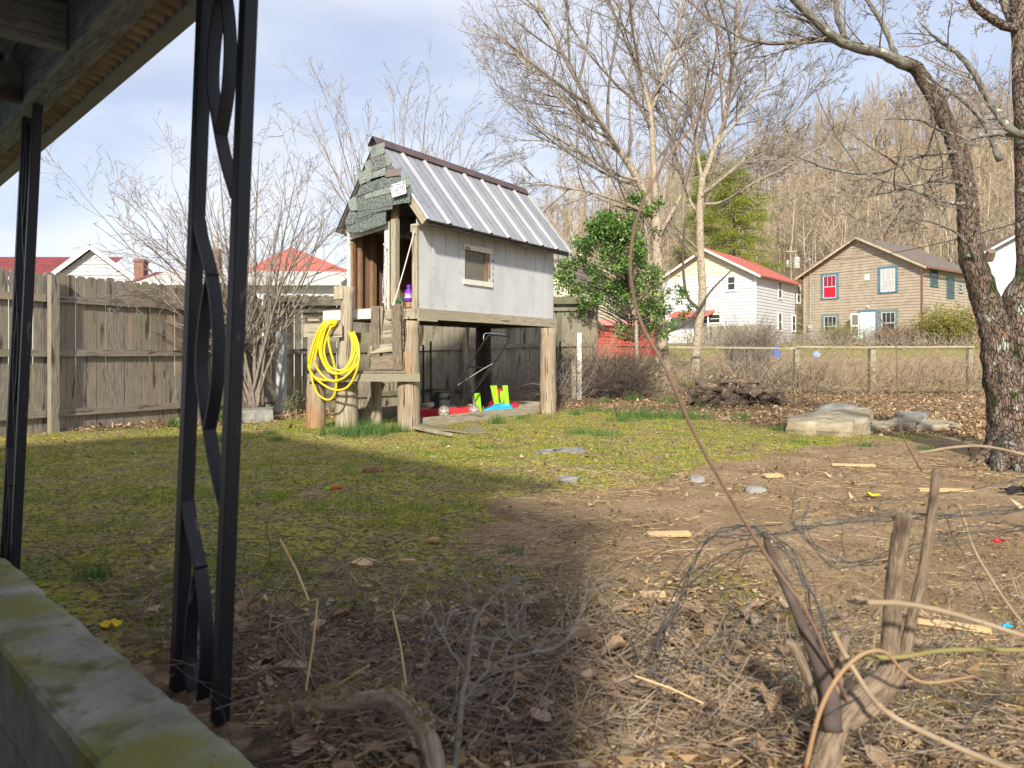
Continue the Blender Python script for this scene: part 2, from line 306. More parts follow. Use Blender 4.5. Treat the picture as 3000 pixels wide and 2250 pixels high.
m_twigp = mat('pale_twig_bark', [(.24,.18,.115),(.38,.30,.20)], 3, (4,2,1), coord='UV', rough=.9, bump=0)
m_vine = mat('red_brown_cane', [(.15,.09,.065),(.27,.18,.13)], 3, (4,2,1), coord='UV', rough=.6, bump=0)
m_grey_twig = mat('silvery_dead_wood', [(.17,.165,.14),(.31,.30,.26)], 3, (4,2,1), coord='UV', rough=.9, bump=.1)
m_stumpw = mat('cut_shrub_bark', [(.09,.065,.048),(.25,.19,.135),(.36,.29,.21)], 2.5, (9,30,1), coord='UV', rough=.9, bump=.7, spots=[((.10,.07,.05), 5, .6, .08, Z3)])
m_wire = mat('green_grey_wire', [(.035,.04,.045),(.08,.09,.095)], 8, Z3, 'Object', .6, bump=0)
m_wirel = mat('galvanised_wire', [(.15,.15,.14),(.26,.25,.235)], 8, Z3, 'Object', .6, bump=0)
# ------------------------------------------------------------ ground
def vnoise(x, y, sc, seed=0):
    x = np.asarray(x)*sc; y = np.asarray(y)*sc; xi = np.floor(x).astype(np.int64); yi = np.floor(y).astype(np.int64)
    fx = x-xi; fy = y-yi; fx = fx*fx*(3-2*fx); fy = fy*fy*(3-2*fy)
    def h(a, b):
        k = (a*374761393+b*668265263+seed*1442695041) & 0x7fffffff; k = (k ^ (k >> 13))*1274126177 & 0x7fffffff
        return ((k ^ (k >> 16)) & 0xffff)/65535.0
    return (h(xi, yi)*(1-fx)+h(xi+1, yi)*fx)*(1-fy)+(h(xi, yi+1)*(1-fx)+h(xi+1, yi+1)*fx)*fy
def fbm(x, y, sc, seed=0): return (vnoise(x, y, sc, seed)+.5*vnoise(x, y, sc*2.1, seed+1)+.25*vnoise(x, y, sc*4.3, seed+2))/1.75
def masks(x, y):
    """share of bare dirt and of leaf litter; the rest is mossy lawn"""
    n = fbm(x, y, .9, 3)-.5; n2 = fbm(x, y, 2.5, 9)-.5
    b = np.interp(y, [1.5, 3, 4.2, 5, 6, 7, 8.5, 10, 12], [.3, -.2, -.35, .1, .9, 2.1, 3.4, 7, 20])
    dirt = sstep(-.35, .35, x-b+n*1.6+n2*.6)*sstep(0, 1, 11-y)
    lb = np.interp(x, [-8, -6.5, -3, 0, 2, 3.5, 5, 7, 12], [9.6, 9.7, 12.3, 14.3, 14.0, 11.6, 9.8, 8.6, 8.0])
    lit = sstep(-.4, .5, y-lb+n*1.4+n2*.8)*sstep(26, 21, y)
    near = sstep(3.6, 2.4, y+n*1.4-.25*x)*.9*(1-.9*sstep(.35, .9, x-.15*y))
    lit = np.maximum(lit, near)
    hill = sstep(60, 66, y); lit = np.maximum(lit, hill)
    field = sstep(21.5, 23, y)*sstep(44, 37, y+n*10)*sstep(3, 8, x-(y-22)*.1+n*8)
    dirt = np.maximum(dirt*(1-lit), field*.75)
    return np.clip(dirt, 0, 1), np.clip(lit*(1-field), 0, 1)
def bump(x, y):
    s = (x+.625)*.6860+(y-1.707)*.7276                       # distance outside the porch wall: the porch floor pit lies lower
    return (fbm(x, y, 1.1, 21)-.5)*.05+(fbm(x, y, 5, 22)-.5)*.022+(fbm(x, y, 13, 24)-.5)*.020-1.2*sstep(-.10, -.20, s)*sstep(-3, -2.2, x*-.7+y*.7)
ys = np.r_[np.linspace(-60, -2, 16), np.linspace(-1, 1, 10), np.geomspace(1.1, 26, 330), np.linspace(26.4, 64, 90), np.linspace(65, 230, 90), np.linspace(240, 1500, 12)]
uu = np.linspace(-1, 1, 361); uu = uu*.55+.45*uu**3
wd = np.maximum(9, 1.15*np.abs(ys)+8)
GX = uu[None, :]*wd[:, None]+0*ys[:, None]; GY = ys[:, None]+0*uu[None, :]
GZ = gz(GX, GY)+bump(GX, GY)*sstep(30, 24, GY)*sstep(0, 1.5, GY)
nr, nc = GX.shape
me = bpy.data.meshes.new('ground'); me.vertices.add(nr*nc); me.vertices.foreach_set('co', np.stack([GX, GY, GZ], -1).astype(np.float32).ravel())
ii = (np.arange(nr-1)[:, None]*nc+np.arange(nc-1)[None, :]).ravel(); fq = np.stack([ii, ii+1, ii+nc+1, ii+nc], -1)
me.loops.add(fq.size); me.loops.foreach_set('vertex_index', fq.ravel().astype(np.int32)); me.polygons.add(len(fq))
me.polygons.foreach_set('loop_start', (np.arange(len(fq))*4).astype(np.int32)); me.polygons.foreach_set('loop_total', np.full(len(fq), 4, np.int32)); me.polygons.foreach_set('use_smooth', np.ones(len(fq), bool))
dm, lm = masks(GX, GY); col = np.zeros((nr*nc, 4), np.float32); col[:, 0] = dm.ravel(); col[:, 1] = lm.ravel()
col[:, 2] = sstep(60, 66, GY).ravel(); col[:, 3] = 1
at = me.attributes.new('mask', 'FLOAT_COLOR', 'POINT'); at.data.foreach_set('color', col.ravel()); me.update()
def ground_mat():
    m = bpy.data.materials.new('yard_ground'); m.use_nodes = True; t = m.node_tree; N = t.nodes.new; Lk = t.links.new
    b = t.nodes['Principled BSDF']; b.inputs['Roughness'].default_value = .95; b.inputs['Specular IOR Level'].default_value = .15
    c = N('ShaderNodeTexCoord')
    def noise(sc, det=6, rough=.6):
        n = N('ShaderNodeTexNoise'); n.inputs['Scale'].default_value = sc; n.inputs['Detail'].default_value = det; n.inputs['Roughness'].default_value = rough; Lk(c.outputs['Object'], n.inputs['Vector']); return n.outputs['Fac']
    def ramp(f, st):
        r = N('ShaderNodeValToRGB'); e = r.color_ramp.elements
        while len(e) < len(st): e.new(.5)
        for i, (p, cc) in enumerate(st): e[i].position = p; e[i].color = (*cc, 1)
        Lk(f, r.inputs['Fac']); return r.outputs['Color']
    def mix(f, a, b_, bt='MIX'):
        x = N('ShaderNodeMix'); x.data_type = 'RGBA'; x.blend_type = bt
        if hasattr(f, 'links'): Lk(f, x.inputs['Factor'])
        else: x.inputs['Factor'].default_value = f
        for s, i in ((a, 6), (b_, 7)):
            if hasattr(s, 'links'): Lk(s, x.inputs[i])
            else: x.inputs[i].default_value = (*s, 1)
        return x.outputs[2]
    def mrange(f, a, b_):
        r = N('ShaderNodeMapRange'); r.inputs['From Min'].default_value = a; r.inputs['From Max'].default_value = b_; Lk(f, r.inputs['Value']); return r.outputs['Result']
    lawn = ramp(noise(2.3), [(.30, (.08,.16,.014)), (.40, (.23,.28,.022)), (.48, (.48,.42,.04)), (.54, (.36,.34,.05)), (.60, (.32,.22,.10)), (.7, (.52,.39,.18))])
    lawn = mix(mrange(noise(5, 5), .52, .66), lawn, (.22,.15,.08)); lawn = mix(mrange(noise(26, 4), .47, .58), lawn, (.07,.065,.025))
    lawn = mix(mrange(noise(60, 3), .52, .62), lawn, (.42,.34,.19))
    dirt = ramp(noise(1.7), [(.3, (.24,.155,.08)), (.5, (.38,.26,.145)), (.7, (.52,.38,.23))])
    dirt = mix(mrange(noise(45, 5, .7), .46, .66), dirt, (.20,.135,.075))
    dirt = mix(mrange(noise(130, 2), .62, .68), dirt, (.54,.45,.34))
    vo = N('ShaderNodeTexVoronoi'); vo.inputs['Scale'].default_value = 16; Lk(c.outputs['Object'], vo.inputs['Vector'])
    sp = N('ShaderNodeSeparateColor'); Lk(vo.outputs['Color'], sp.inputs[0])
    lit = ramp(sp.outputs[0], [(0, (.11,.07,.04)), (.3, (.24,.155,.08)), (.6, (.36,.245,.135)), (1, (.52,.39,.25))])
    lit = mix(mrange(noise(9, 5), .42, .66), lit, (.13,.09,.055))
    hill = ramp(noise(.35, 8), [(.3, (.24,.19,.09)), (.5, (.34,.27,.14)), (.7, (.42,.34,.20))])
    a = N('ShaderNodeAttribute'); a.attribute_name = 'mask'; s = N('ShaderNodeSeparateColor'); Lk(a.outputs['Color'], s.inputs[0])
    jn = noise(7, 6)
    def jit(ch):
        ad = N('ShaderNodeMath'); ad.operation = 'MULTIPLY_ADD'; Lk(jn, ad.inputs[0]); ad.inputs[1].default_value = 1.4; 
        sb = N('ShaderNodeMath'); sb.operation = 'SUBTRACT'; Lk(s.outputs[ch], sb.inputs[0]); sb.inputs[1].default_value = .7; Lk(sb.outputs[0], ad.inputs[2]); return mrange(ad.outputs[0], .35, .65)
    o = mix(jit(0), lawn, dirt); o = mix(jit(1), o, lit); o = mix(s.outputs[2], o, hill)
    Lk(o, b.inputs['Base Color'])
    bp = N('ShaderNodeBump'); bp.inputs['Strength'].default_value = .9; bp.inputs['Distance'].default_value = .02
    ad = N('ShaderNodeMath'); ad.operation = 'ADD'; Lk(noise(30, 8, .7), ad.inputs[0]); Lk(noise(150, 3), ad.inputs[1]); Lk(ad.outputs[0], bp.inputs['Height']); Lk(bp.outputs['Normal'], b.inputs['Normal'])
    return m
me.materials.append(ground_mat()); go = bpy.data.objects.new('ground', me); SC.collection.objects.link(go); go['kind'] = 'structure'
# ------------------------------------------------------------ small growth and litter on the ground
RG = np.random.RandomState(11)
def spots_(n, y0, y1, marg=1.15, side=.0):
    Y = np.exp(RG.uniform(math.log(y0), math.log(y1), n)); X = RG.uniform(-1, 1, n)*(Y*.72*marg+.4)
    return X, Y
def clear(x, y):
    """off the porch wall"""
    return (x+y)/1.414 > .96
def zat(x, y): return gz(x, y)+bump(x, y)*sstep(30, 24, y)*sstep(0, 1.5, y)
def blades(X, Y, h, w, lean=.5, zoff=0):
    n = len(X); a = RG.uniform(0, 2*math.pi, n); b = RG.uniform(0, 2*math.pi, n); z = zat(X, Y)-.004+zoff
    dx = np.cos(a)*w/2; dy = np.sin(a)*w/2; ln = RG.uniform(0, lean, n)*h
    v = np.zeros((n, 3, 3)); v[:, 0] = np.stack([X-dx, Y-dy, z], -1); v[:, 1] = np.stack([X+dx, Y+dy, z], -1)
    v[:, 2] = np.stack([X+np.cos(b)*ln, Y+np.sin(b)*ln, z+h], -1); return v
m_grass = rmat('grass_green', [(.06,.15,.012), (.12,.26,.02), (.27,.35,.03), (.46,.42,.06)], transl=.35)
m_dry = rmat('grass_dry', [(.22,.16,.08), (.40,.31,.16), (.56,.45,.26), (.66,.56,.36)], transl=.2)
m_leaf = rmat('dead_leaf', [(.09,.05,.025), (.20,.12,.06), (.33,.21,.11), (.45,.31,.17), (.60,.47,.31)], transl=.15)
m_straw = rmat('straw', [(.14,.09,.045), (.30,.20,.10), (.44,.31,.16), (.60,.46,.27)], transl=.1)
m_onion = rmat('tuft_green', [(.05,.12,.03), (.08,.18,.045), (.14,.25,.07), (.22,.30,.10)], transl=.4)
m_moss = rmat('moss', [(.20,.22,.008), (.38,.36,.012), (.54,.46,.03)], transl=.2)
X, Y = spots_(420000, 1.9, 19); d_, l_ = masks(X, Y); g = fbm(X, Y, 1.6, 40)
dryp = np.exp(-((X+2.4)/1.3)**2-((Y-8.9)/.6)**2)+np.exp(-((X-.2)/2.2)**2-((Y-6.3)/.5)**2)*.5
ok = clear(X, Y) & (RG.rand(len(X)) < (1-d_)*(1-l_)*np.clip((g-.42)*6, .06, 1)*np.clip((fbm(X, Y, 6, 140)-.3)*4, .1, 1)*(1-.95*np.clip(dryp, 0, 1)))
Xg, Yg = X[ok], Y[ok]; k = np.maximum(1, Yg/4.0)
soup('lawn_grass', blades(Xg, Yg, RG.uniform(.008, .03, len(Xg))*(.6+1.8*np.clip(fbm(Xg, Yg, 3.1, 55)-.35, 0, .5)*2)*np.where(Yg < 12, 1, 1.2), .0035*k*RG.uniform(.7, 1.5, len(Xg)), 1.3), 3, m_grass, kind='stuff', label='short patchy green lawn grass across the yard', cat='grass')
X, Y = spots_(260000, 1.9, 20); d_, l_ = masks(X, Y); g = fbm(X, Y, 1.3, 61)
dryp = np.exp(-((X+2.4)/1.4)**2-((Y-8.9)/.6)**2)+np.exp(-((X-.2)/2.2)**2-((Y-6.3)/.5)**2)*.5
ok = clear(X, Y) & (RG.rand(len(X)) < np.clip((1-l_*.7)*(1-d_*.93)*np.clip((g-.40)*4, .2, 1)+dryp, 0, 1))
Xg, Yg = X[ok], Y[ok]; k = np.maximum(1, Yg/4.0)
soup('dry_grass', blades(Xg, Yg, RG.uniform(.006, .03, len(Xg)), .003*k, 3.2), 3, m_dry, kind='stuff', label='dry straw coloured grass mixed through the lawn', cat='grass')
X, Y = spots_(150000, 1.9, 12); d_, l_ = masks(X, Y); g = fbm(X, Y, 2.4, 77)
ok = clear(X, Y) & (g > .56) & (RG.rand(len(X)) < (1-d_)*(1-l_*.8)); Xg, Yg = X[ok], Y[ok]
soup('moss_cushions', blades(Xg, Yg, RG.uniform(.008, .02, len(Xg)), .007*np.maximum(1, Yg/4), 1.0), 3, m_moss, kind='stuff', label='yellow green moss cushions low in the lawn', cat='moss')
def flat_quads(X, Y, ln, w, curl, zup):
    """curled leaf: two triangles folded along the middle, as 4-gon rows of a bent rhombus"""
    n = len(X); a = RG.uniform(0, 2*math.pi, n); z = zat(X, Y)+zup; t1 = RG.normal(0, curl, n); t2 = RG.normal(0, curl, n)
    ux, uy = np.cos(a), np.sin(a); v = np.zeros((n, 4, 3)); s = RG.uniform(-.3, .3, n)
    v[:, 0] = np.stack([X-ux*ln/2, Y-uy*ln/2, z+np.abs(t1)*ln], -1)
    v[:, 1] = np.stack([X-uy*w/2+ux*s*ln, Y+ux*w/2+uy*s*ln, z+t2*w*.5+.004], -1)
    v[:, 2] = np.stack([X+ux*ln/2, Y+uy*ln/2, z+np.abs(t2)*ln], -1)
    v[:, 3] = np.stack([X+uy*w/2+ux*s*ln, Y-ux*w/2+uy*s*ln, z+t1*w*.5+.004], -1); return v
X, Y = spots_(120000, 1.75, 21, 1.2); d_, l_ = masks(X, Y)
ok = clear(X, Y) & (RG.rand(len(X)) < l_*np.where(Y < 5, .75, .8)+.004); Xg, Yg = X[ok], Y[ok]
sz = np.where(Yg < 5, RG.uniform(.008, .04, len(Xg))*np.where(RG.rand(len(Xg)) < .12, 1.7, .8), RG.uniform(.04, .095, len(Xg)))
soup('fallen_leaves', flat_quads(Xg, Yg, sz, sz*RG.uniform(.4, .8, len(Xg)), .34, RG.uniform(0, .03, len(Xg))), 4, m_leaf, kind='stuff', label='brown fallen leaves along the fence and below the porch', cat='leaves')
X, Y = spots_(90000, 1.75, 10.5, 1.2); d_, l_ = masks(X, Y); g = fbm(X, Y, 1.4, 90)
band = np.exp(-((Y-6.0-.15*X)/1.1)**2)*sstep(-.6, .6, X)+np.exp(-((Y-4.6)/.8)**2)*np.exp(-((X-.1)/.6)**2)
ok = clear(X, Y) & (RG.rand(len(X)) < np.clip(.05+band*.6*np.clip((g-.35)*4, 0, 1)+sstep(3.2, 2.3, Y)*.35*np.clip((g-.3)*3, 0, 1)+.12*d_*(g > .52), 0, 1)); Xg, Yg = X[ok], Y[ok]
n = len(Xg); a = RG.uniform(0, math.pi, n); a = np.where(RG.rand(n) < .4, RG.normal(.05, .6, n), a); ln = RG.gamma(1.5, .030, n)+.008; ln = np.minimum(ln, .3); w = RG.uniform(.001, .004, n)*np.maximum(1, Yg/4.5)
z = zat(Xg, Yg)+RG.uniform(.002, .02, n); tl = RG.normal(0, .12, n); ux, uy = np.cos(a), np.sin(a); v = np.zeros((n, 4, 3))
for i, (sl, sw) in enumerate(((-1, -1), (1, -1), (1, 1), (-1, 1))):
    v[:, i] = np.stack([Xg+ux*sl*ln/2-uy*sw*w/2, Yg+uy*sl*ln/2+ux*sw*w/2, z+np.maximum(0, sl*tl)*ln+.001*sw], -1)
soup('straw_litter', v, 4, m_straw, kind='stuff', label='pale straw and wood shreds strewn over the bare soil', cat='straw')
X, Y = spots_(90000, 1.8, 11, 1.2); d_, l_ = masks(X, Y); g = fbm(X, Y, 2.1, 190)
ok = clear(X, Y) & (RG.rand(len(X)) < (.04+.55*d_*np.clip((g-.4)*4, .05, 1)+.10*(g > .5))); Xg, Yg = X[ok], Y[ok]; sz = RG.gamma(2, .003, len(Xg))*np.maximum(1, Yg/4)+.003
soup('wood_crumbs', flat_quads(Xg, Yg, sz*1.6, sz, .3, RG.uniform(0, .004, len(Xg))), 4, rmat('crumbs', [(.05,.035,.02), (.14,.09,.05), (.26,.17,.09), (.40,.28,.16), (.56,.46,.32)]), kind='stuff', label='small wood crumbs and grit on the soil and thin lawn', cat='grit')
def curvy(p, d, L, n, bend, rg, up=0.0):
    d = np.array(d, float); d /= np.linalg.norm(d)+1e-9; pts = [np.array(p, float)]; cv = rg.randn(3)*bend
    for i in range(n):
        d = d+cv/n+rg.randn(3)*bend*.35; d[2] += up/n; d /= np.linalg.norm(d); pts.append(pts[-1]+d*L/n)
    return np.array(pts)
mb = MB(); rg = np.random.RandomState(5); c_ = 0
while c_ < 3400:
    y = math.exp(rg.uniform(math.log(1.85), math.log(4.6))); x = rg.uniform(-1, 1)*(y*.75)
    if not clear(x, y) or rg.rand() > sstep(4.9, 2.1, y+.3*abs(x+.2)+.8*max(0, x-.3))*.9+.06: continue
    c_ += 1; L_ = rg.gamma(2, .08)+.05; p = curvy((x, y, zat(x, y)+rg.uniform(0, .07)*(y < 3)+.004), (rg.randn(), rg.randn()*.6, rg.normal(0, .10)), min(L_, .55), 4, .5, rg)
    p[:, 2] = np.maximum(p[:, 2], .004); mb.tube(p, np.linspace(1, .5, 5)*rg.uniform(.0012, .0035), 3, False)
mb.build('twig_litter', m_lit, kind='stuff', label='tangle of thin dead twigs in the foreground litter', cat='twigs')
mb = MB()
for i in range(800):
    y = math.exp(rg.uniform(math.log(1.85), math.log(3.6))); x = rg.uniform(-1, 1)*(y*.75)
    if not clear(x, y) or (x > .45 and rg.rand() < .7): continue
    p = curvy((x, y, zat(x, y)+rg.uniform(0, .05)+.004), (rg.randn(), rg.randn()*.6, rg.normal(.1, .25)), min(rg.gamma(2, .08)+.05, .5), 4, .7, rg)
    p[:, 2] = np.maximum(p[:, 2], .004); mb.tube(p, np.linspace(1, .5, 5)*rg.uniform(.0012, .004), 3, False)
mb.build('pale_stem_litter', m_twigp, kind='stuff', label='pale dry stems scattered over the foreground litter', cat='stems')
# ------------------------------------------------------------ bare trees
def grow(out, p, d, L, r, lv, S, rg):
    n = S['seg'][lv]; d = np.array(d, float); d /= np.linalg.norm(d); pts = [np.array(p, float)]; ds = [d]; bend = S['bend'][lv]
    cv = rg.randn(3)*bend*.6
    for i in range(n):
        d = d+cv/n+rg.randn(3)*bend/n; d[2] += S['up'][lv]/n; d /= np.linalg.norm(d); ds.append(d); pts.append(pts[-1]+d*L/n)
    pts = np.array(pts); rad = np.linspace(r, r*S['taper'][lv], n+1); out[lv].append((pts, rad))
    spawn(out, pts, rad, L, lv, S, rg, S['from'][lv])
def spawn(out, pts, rad, L, lv, S, rg, t0=.2, nch=None):
    if lv+1 >= len(S['seg']): return
    nch = S['n'][lv] if nch is None else nch; n = len(pts)-1
    for k in range(int(nch*rg.uniform(.8, 1.2)+.5)):
        t = t0+(1-t0)*(k+rg.rand())/max(1, nch); t = min(t, .999); i = int(t*n); f = t*n-i
        q = pts[i]*(1-f)+pts[i+1]*f; rr = rad[i]*(1-f)+rad[i+1]*f; d = pts[i+1]-pts[i]; d = d/(np.linalg.norm(d)+1e-9)
        ax = np.cross(d, rg.randn(3)); ax /= np.linalg.norm(ax)+1e-9; an = math.radians(S['ang'][lv]*rg.uniform(.6, 1.3))
        d2 = d*math.cos(an)+ax*math.sin(an); d2 = d2+np.array(S.get('pull', (0, 0, 0)))
        grow(out, q, d2, L*S['len'][lv]*rg.uniform(.6, 1.25)*(1-.45*t), min(rr*.72, max(S['rmin'], L*S['rl'][lv])), lv+1, S, rg)
def tree_parts(out, mats, names, root, rg, base=None, minr=0.0):
    for (nm, mt, lvs, sides, sm) in names:
        mb = MB()
        for lv in lvs:
            if lv >= len(out): continue
            for pts, rad in out[lv]:
                sd = sides if rad[0] > .012 else 3
                mb.tube(pts, np.maximum(rad, minr), sd if rad[0] < .06 else max(sides, 12), rad[0] > .02)
        if mb.n: mb.build(nm, mt, root, sm)
def refine(pts, rad, k=4, jit=.0, rg=None):
    """smooth a hand-laid centre line"""
    P0 = np.array([tuple(p) for p in pts], float); n = len(P0); t = np.arange(n); tt = np.linspace(0, n-1, (n-1)*k+1)
    Pe = np.vstack([2*P0[0]-P0[1], P0, 2*P0[-1]-P0[-2]]); o = []
    for x in tt:
        i = min(int(x), n-2); f = x-i; a, b, c, d = Pe[i], Pe[i+1], Pe[i+2], Pe[i+3]
        o.append(.5*((2*b)+(-a+c)*f+(2*a-5*b+4*c-d)*f*f+(-a+3*b-3*c+d)*f**3))
    o = np.array(o)
    if jit: o[1:-1] += rg.randn(len(o)-2, 3)*jit
    return o, np.interp(tt, t, rad)
# forest trees on the hill
FS = dict(seg=[7,4,3,2], bend=[.12,.35,.4,.4], up=[.1,.45,.3,.2], taper=[.25,.35,.5,.6], n=[17,5,3.2], ang=[42,38,36], len=[.30,.48,.55], rl=[.004,.004,.003], rmin=.012, **{'from': [.32,.15,.1,.1]})
m_farbark = mat('hill_tree_bark', [(.24,.20,.15),(.40,.34,.26),(.55,.49,.40)], .8, Z3, 'Object', .9, bump=0)
m_fartwig = mat('hill_tree_twigs', [(.28,.22,.155),(.40,.325,.235)], .5, Z3, 'Object', .9, bump=0)
forms = []
def forest_form(seed, hgt, S=FS, tw=.017):
    rg = np.random.RandomState(seed); out = [[], [], [], []]
    grow(out, (0, 0, -.5), (rg.randn()*.03, rg.randn()*.03, 1), hgt, .13*hgt/15, 0, S, rg); return out
def form_meshes(out, tw):
    ms = []
    for nm, mt, lvs in (('trunk', m_farbark, [0]), ('crown', m_fartwig, [1, 2, 3])):
        mb = MB()
        for lv in lvs:
            for pts, rad in out[lv]: mb.tube(pts, np.maximum(rad, tw), 6 if lv == 0 else 3, False)
        ms.append((nm, mb.data(nm, mt, (0, 0, 0), lv == 0), mb))
    return ms
FM = [form_meshes(forest_form(100+i, [15, 17, 13, 16, 18, 14][i]), .017) for i in range(6)]
rg = np.random.RandomState(8); cnt = 0; tries = 0; placed = []
while cnt < 250 and tries < 9000:
    tries += 1; y = 66+44*rg.rand()**1.2; x = rg.uniform(.03, .80)*y
    if any((x-a)**2+(y-b)**2 < 3.0 for a, b in placed): continue
    if y < 70 and x/y < .62: continue
    if y < 84 and .21 < x/y < .37: continue
    if rg.rand() > .2+.8*sstep(.05, .22, x/y): continue
    placed.append((x, y)); f = FM[cnt % 6]; s = rg.uniform(.75, 1.15)
    root = thing('bare_tree', (x, y, gzf(x, y)-.1), None, 'tree', 'leafless trees standing on the wooded hillside')
    root.rotation_euler = (0, 0, rg.uniform(0, 6.28)); root.scale = (s, s, s)
    px_ = 1500+F*x/y; root['label'] = ('thin leafless hillside tree ' + ('between the playhouse and the twin bare trees' if px_ < 1925 else 'behind the white house and the evergreens' if px_ < 2335 else 'rising behind the tan house roof' if px_ < 2600 else 'behind the right half of the tan house' if px_ < 2800 else 'behind the big cherry trunk')+(', in the front rank' if y < 78 else ', in the middle ranks' if y < 92 else ', high on the slope'))
    for nm, me_, _ in f:
        c = bpy.data.objects.new(nm, me_); SC.collection.objects.link(c); c.parent = root
    cnt += 1
def mass(name, items, mt, tw, **kw):
    """many bare trees of the far wood joined in one object"""
    allv = []; alli = []; off = 0
    for (vs, qs), (x, y, z, a, s) in items:
        ca, sa = math.cos(a)*s, math.sin(a)*s
        w_ = np.stack([vs[:, 0]*ca-vs[:, 1]*sa+x, vs[:, 0]*sa+vs[:, 1]*ca+y, vs[:, 2]*s+z], -1); allv.append(w_); alli.append(qs+off); off += len(vs)
    vv = np.concatenate(allv); q = np.concatenate(alli); me = bpy.data.meshes.new(name); me.vertices.add(len(vv)); me.vertices.foreach_set('co', vv.astype(np.float32).ravel())
    me.loops.add(q.size); me.loops.foreach_set('vertex_index', q.ravel().astype(np.int32)); me.polygons.add(len(q)); me.polygons.foreach_set('loop_start', (np.arange(len(q))*4).astype(np.int32)); me.polygons.foreach_set('loop_total', np.full(len(q), 4, np.int32))
    me.materials.append(mt); me.update(); o = bpy.data.objects.new(name, me); SC.collection.objects.link(o); return tag(o, **kw)
FS2 = dict(FS); FS2['n'] = [13, 4, 2]; 
LOW = []
for i in range(5):
    out = forest_form(200+i, [15, 17, 14, 16, 18][i], FS2); mb = MB()
    for lv in range(4):
        for pts, rad in out[lv]: mb.tube(pts, np.maximum(rad*1.15, .022 if lv else .09), 3, False)
    LOW.append((np.concatenate(mb.v), np.array([f for f in mb.f if len(f) == 4])))
items = []
for i in range(760):
    y = rg.uniform(105, 205); x = rg.uniform(-.02, .82)*y
    if rg.rand() > .15+.85*sstep(.0, .25, x/y): continue
    items.append((LOW[i % 5], (x, y, gzf(x, y)-.3, rg.uniform(0, 6.28), rg.uniform(.8, 1.15))))
mass('far_wood', items, m_fartwig, .02, kind='stuff', label='dense leafless wood covering the upper hillside', cat='wood')
# clouds of leaves
def leaves(name, cen, rad, n, size, m, parent, seed, asp=.5, squash=1.0):
    """n small leaf faces spread through clumps (centres, radii)"""
    r = np.random.RandomState(seed); C = np.array(cen, float); Rr = np.array(rad, float); k = r.choice(len(C), n, p=Rr**2/(Rr**2).sum())
    d = r.randn(n, 3); d /= np.linalg.norm(d, axis=1)[:, None]; q = C[k]+d*(Rr[k]*r.rand(n)**.45)[:, None]*np.array([1, 1, squash])
    a = r.randn(n, 3); a /= np.linalg.norm(a, axis=1)[:, None]; b = np.cross(a, r.randn(n, 3)); b /= np.linalg.norm(b, axis=1)[:, None]
    s = (size*r.uniform(.6, 1.3, n))[:, None]; v = np.stack([q-a*s, q+b*s*asp, q+a*s, q-b*s*asp], 1)
    o = soup(name, v, 4, m)
    if parent is not None: o.location = Vector(o.location)-wpos(parent); o.parent = parent
    return o
m_ever = rmat('evergreen_needles', [(.09,.14,.02), (.19,.25,.03), (.30,.34,.05), (.40,.42,.09)], transl=.3)
m_evd = rmat('dark_evergreen_needles', [(.025,.05,.012), (.06,.09,.02), (.11,.14,.03)], transl=.25)
def evergreen(x, y, h, w, seed, m, lab, n=16000):
    r = np.random.RandomState(seed); z0 = gzf(x, y); root = thing('evergreen_tree', (x, y, z0), lab, 'tree', 'evergreen trees among the bare trees')
    mb = MB().tube([(x, y, z0-.3), (x, y, z0+h*.5), (x+.1, y, z0+h*.95)], [.22, .14, .03], 7); cen = []; rad = []
    for i in range(230):
        t = r.rand()**.85; a = r.uniform(0, 6.28); R_ = w/2*(1-t)**.62*r.uniform(.75, 1.15)+.25; zc = z0+h*(.06+.92*t)
        e = np.array([x+math.cos(a)*R_, y+math.sin(a)*R_, zc-.12*R_+r.uniform(-.5, .5)]); mb.tube([(x, y, zc-.2), tuple((np.array([x, y, zc])+e)/2), tuple(e)], [.04, .03, .012], 3, False)
        for f in (.45, .75, 1.0): cen.append(np.array([x, y, zc])*(1-f)+e*f+r.randn(3)*.15); rad.append(w*.06*r.uniform(.7, 1.4))
    mb.build('trunk', m_twigd, root); leaves('crown', cen, rad, n, .075, m, root, seed, .35, .6)
pt = P(2150, 800, 66); evergreen(pt.x, 66, 17.0, 11.5, 3, m_ever, 'broad yellow green evergreen behind the white house', 85000)
pt = P(2055, 800, 72); evergreen(pt.x, 72, 19.5, 7.0, 9, m_ever, 'tall narrow yellow green evergreen left of the broad one behind the white house', 32000)
pt = P(2440, 800, 80); evergreen(pt.x, 80, 8.5, 5, 4, m_evd, 'dark green evergreen on the slope between the two houses', 8000)
pt = P(2600, 800, 92); evergreen(pt.x, 92, 8, 5, 6, m_evd, 'small dark evergreen on the hillside above the tan house roof', 6000)
pt = P(1995, 800, 60); evergreen(pt.x, 60, 8.0, 3.4, 12, m_evd, 'dark narrow evergreen left of the white house roof', 6000)
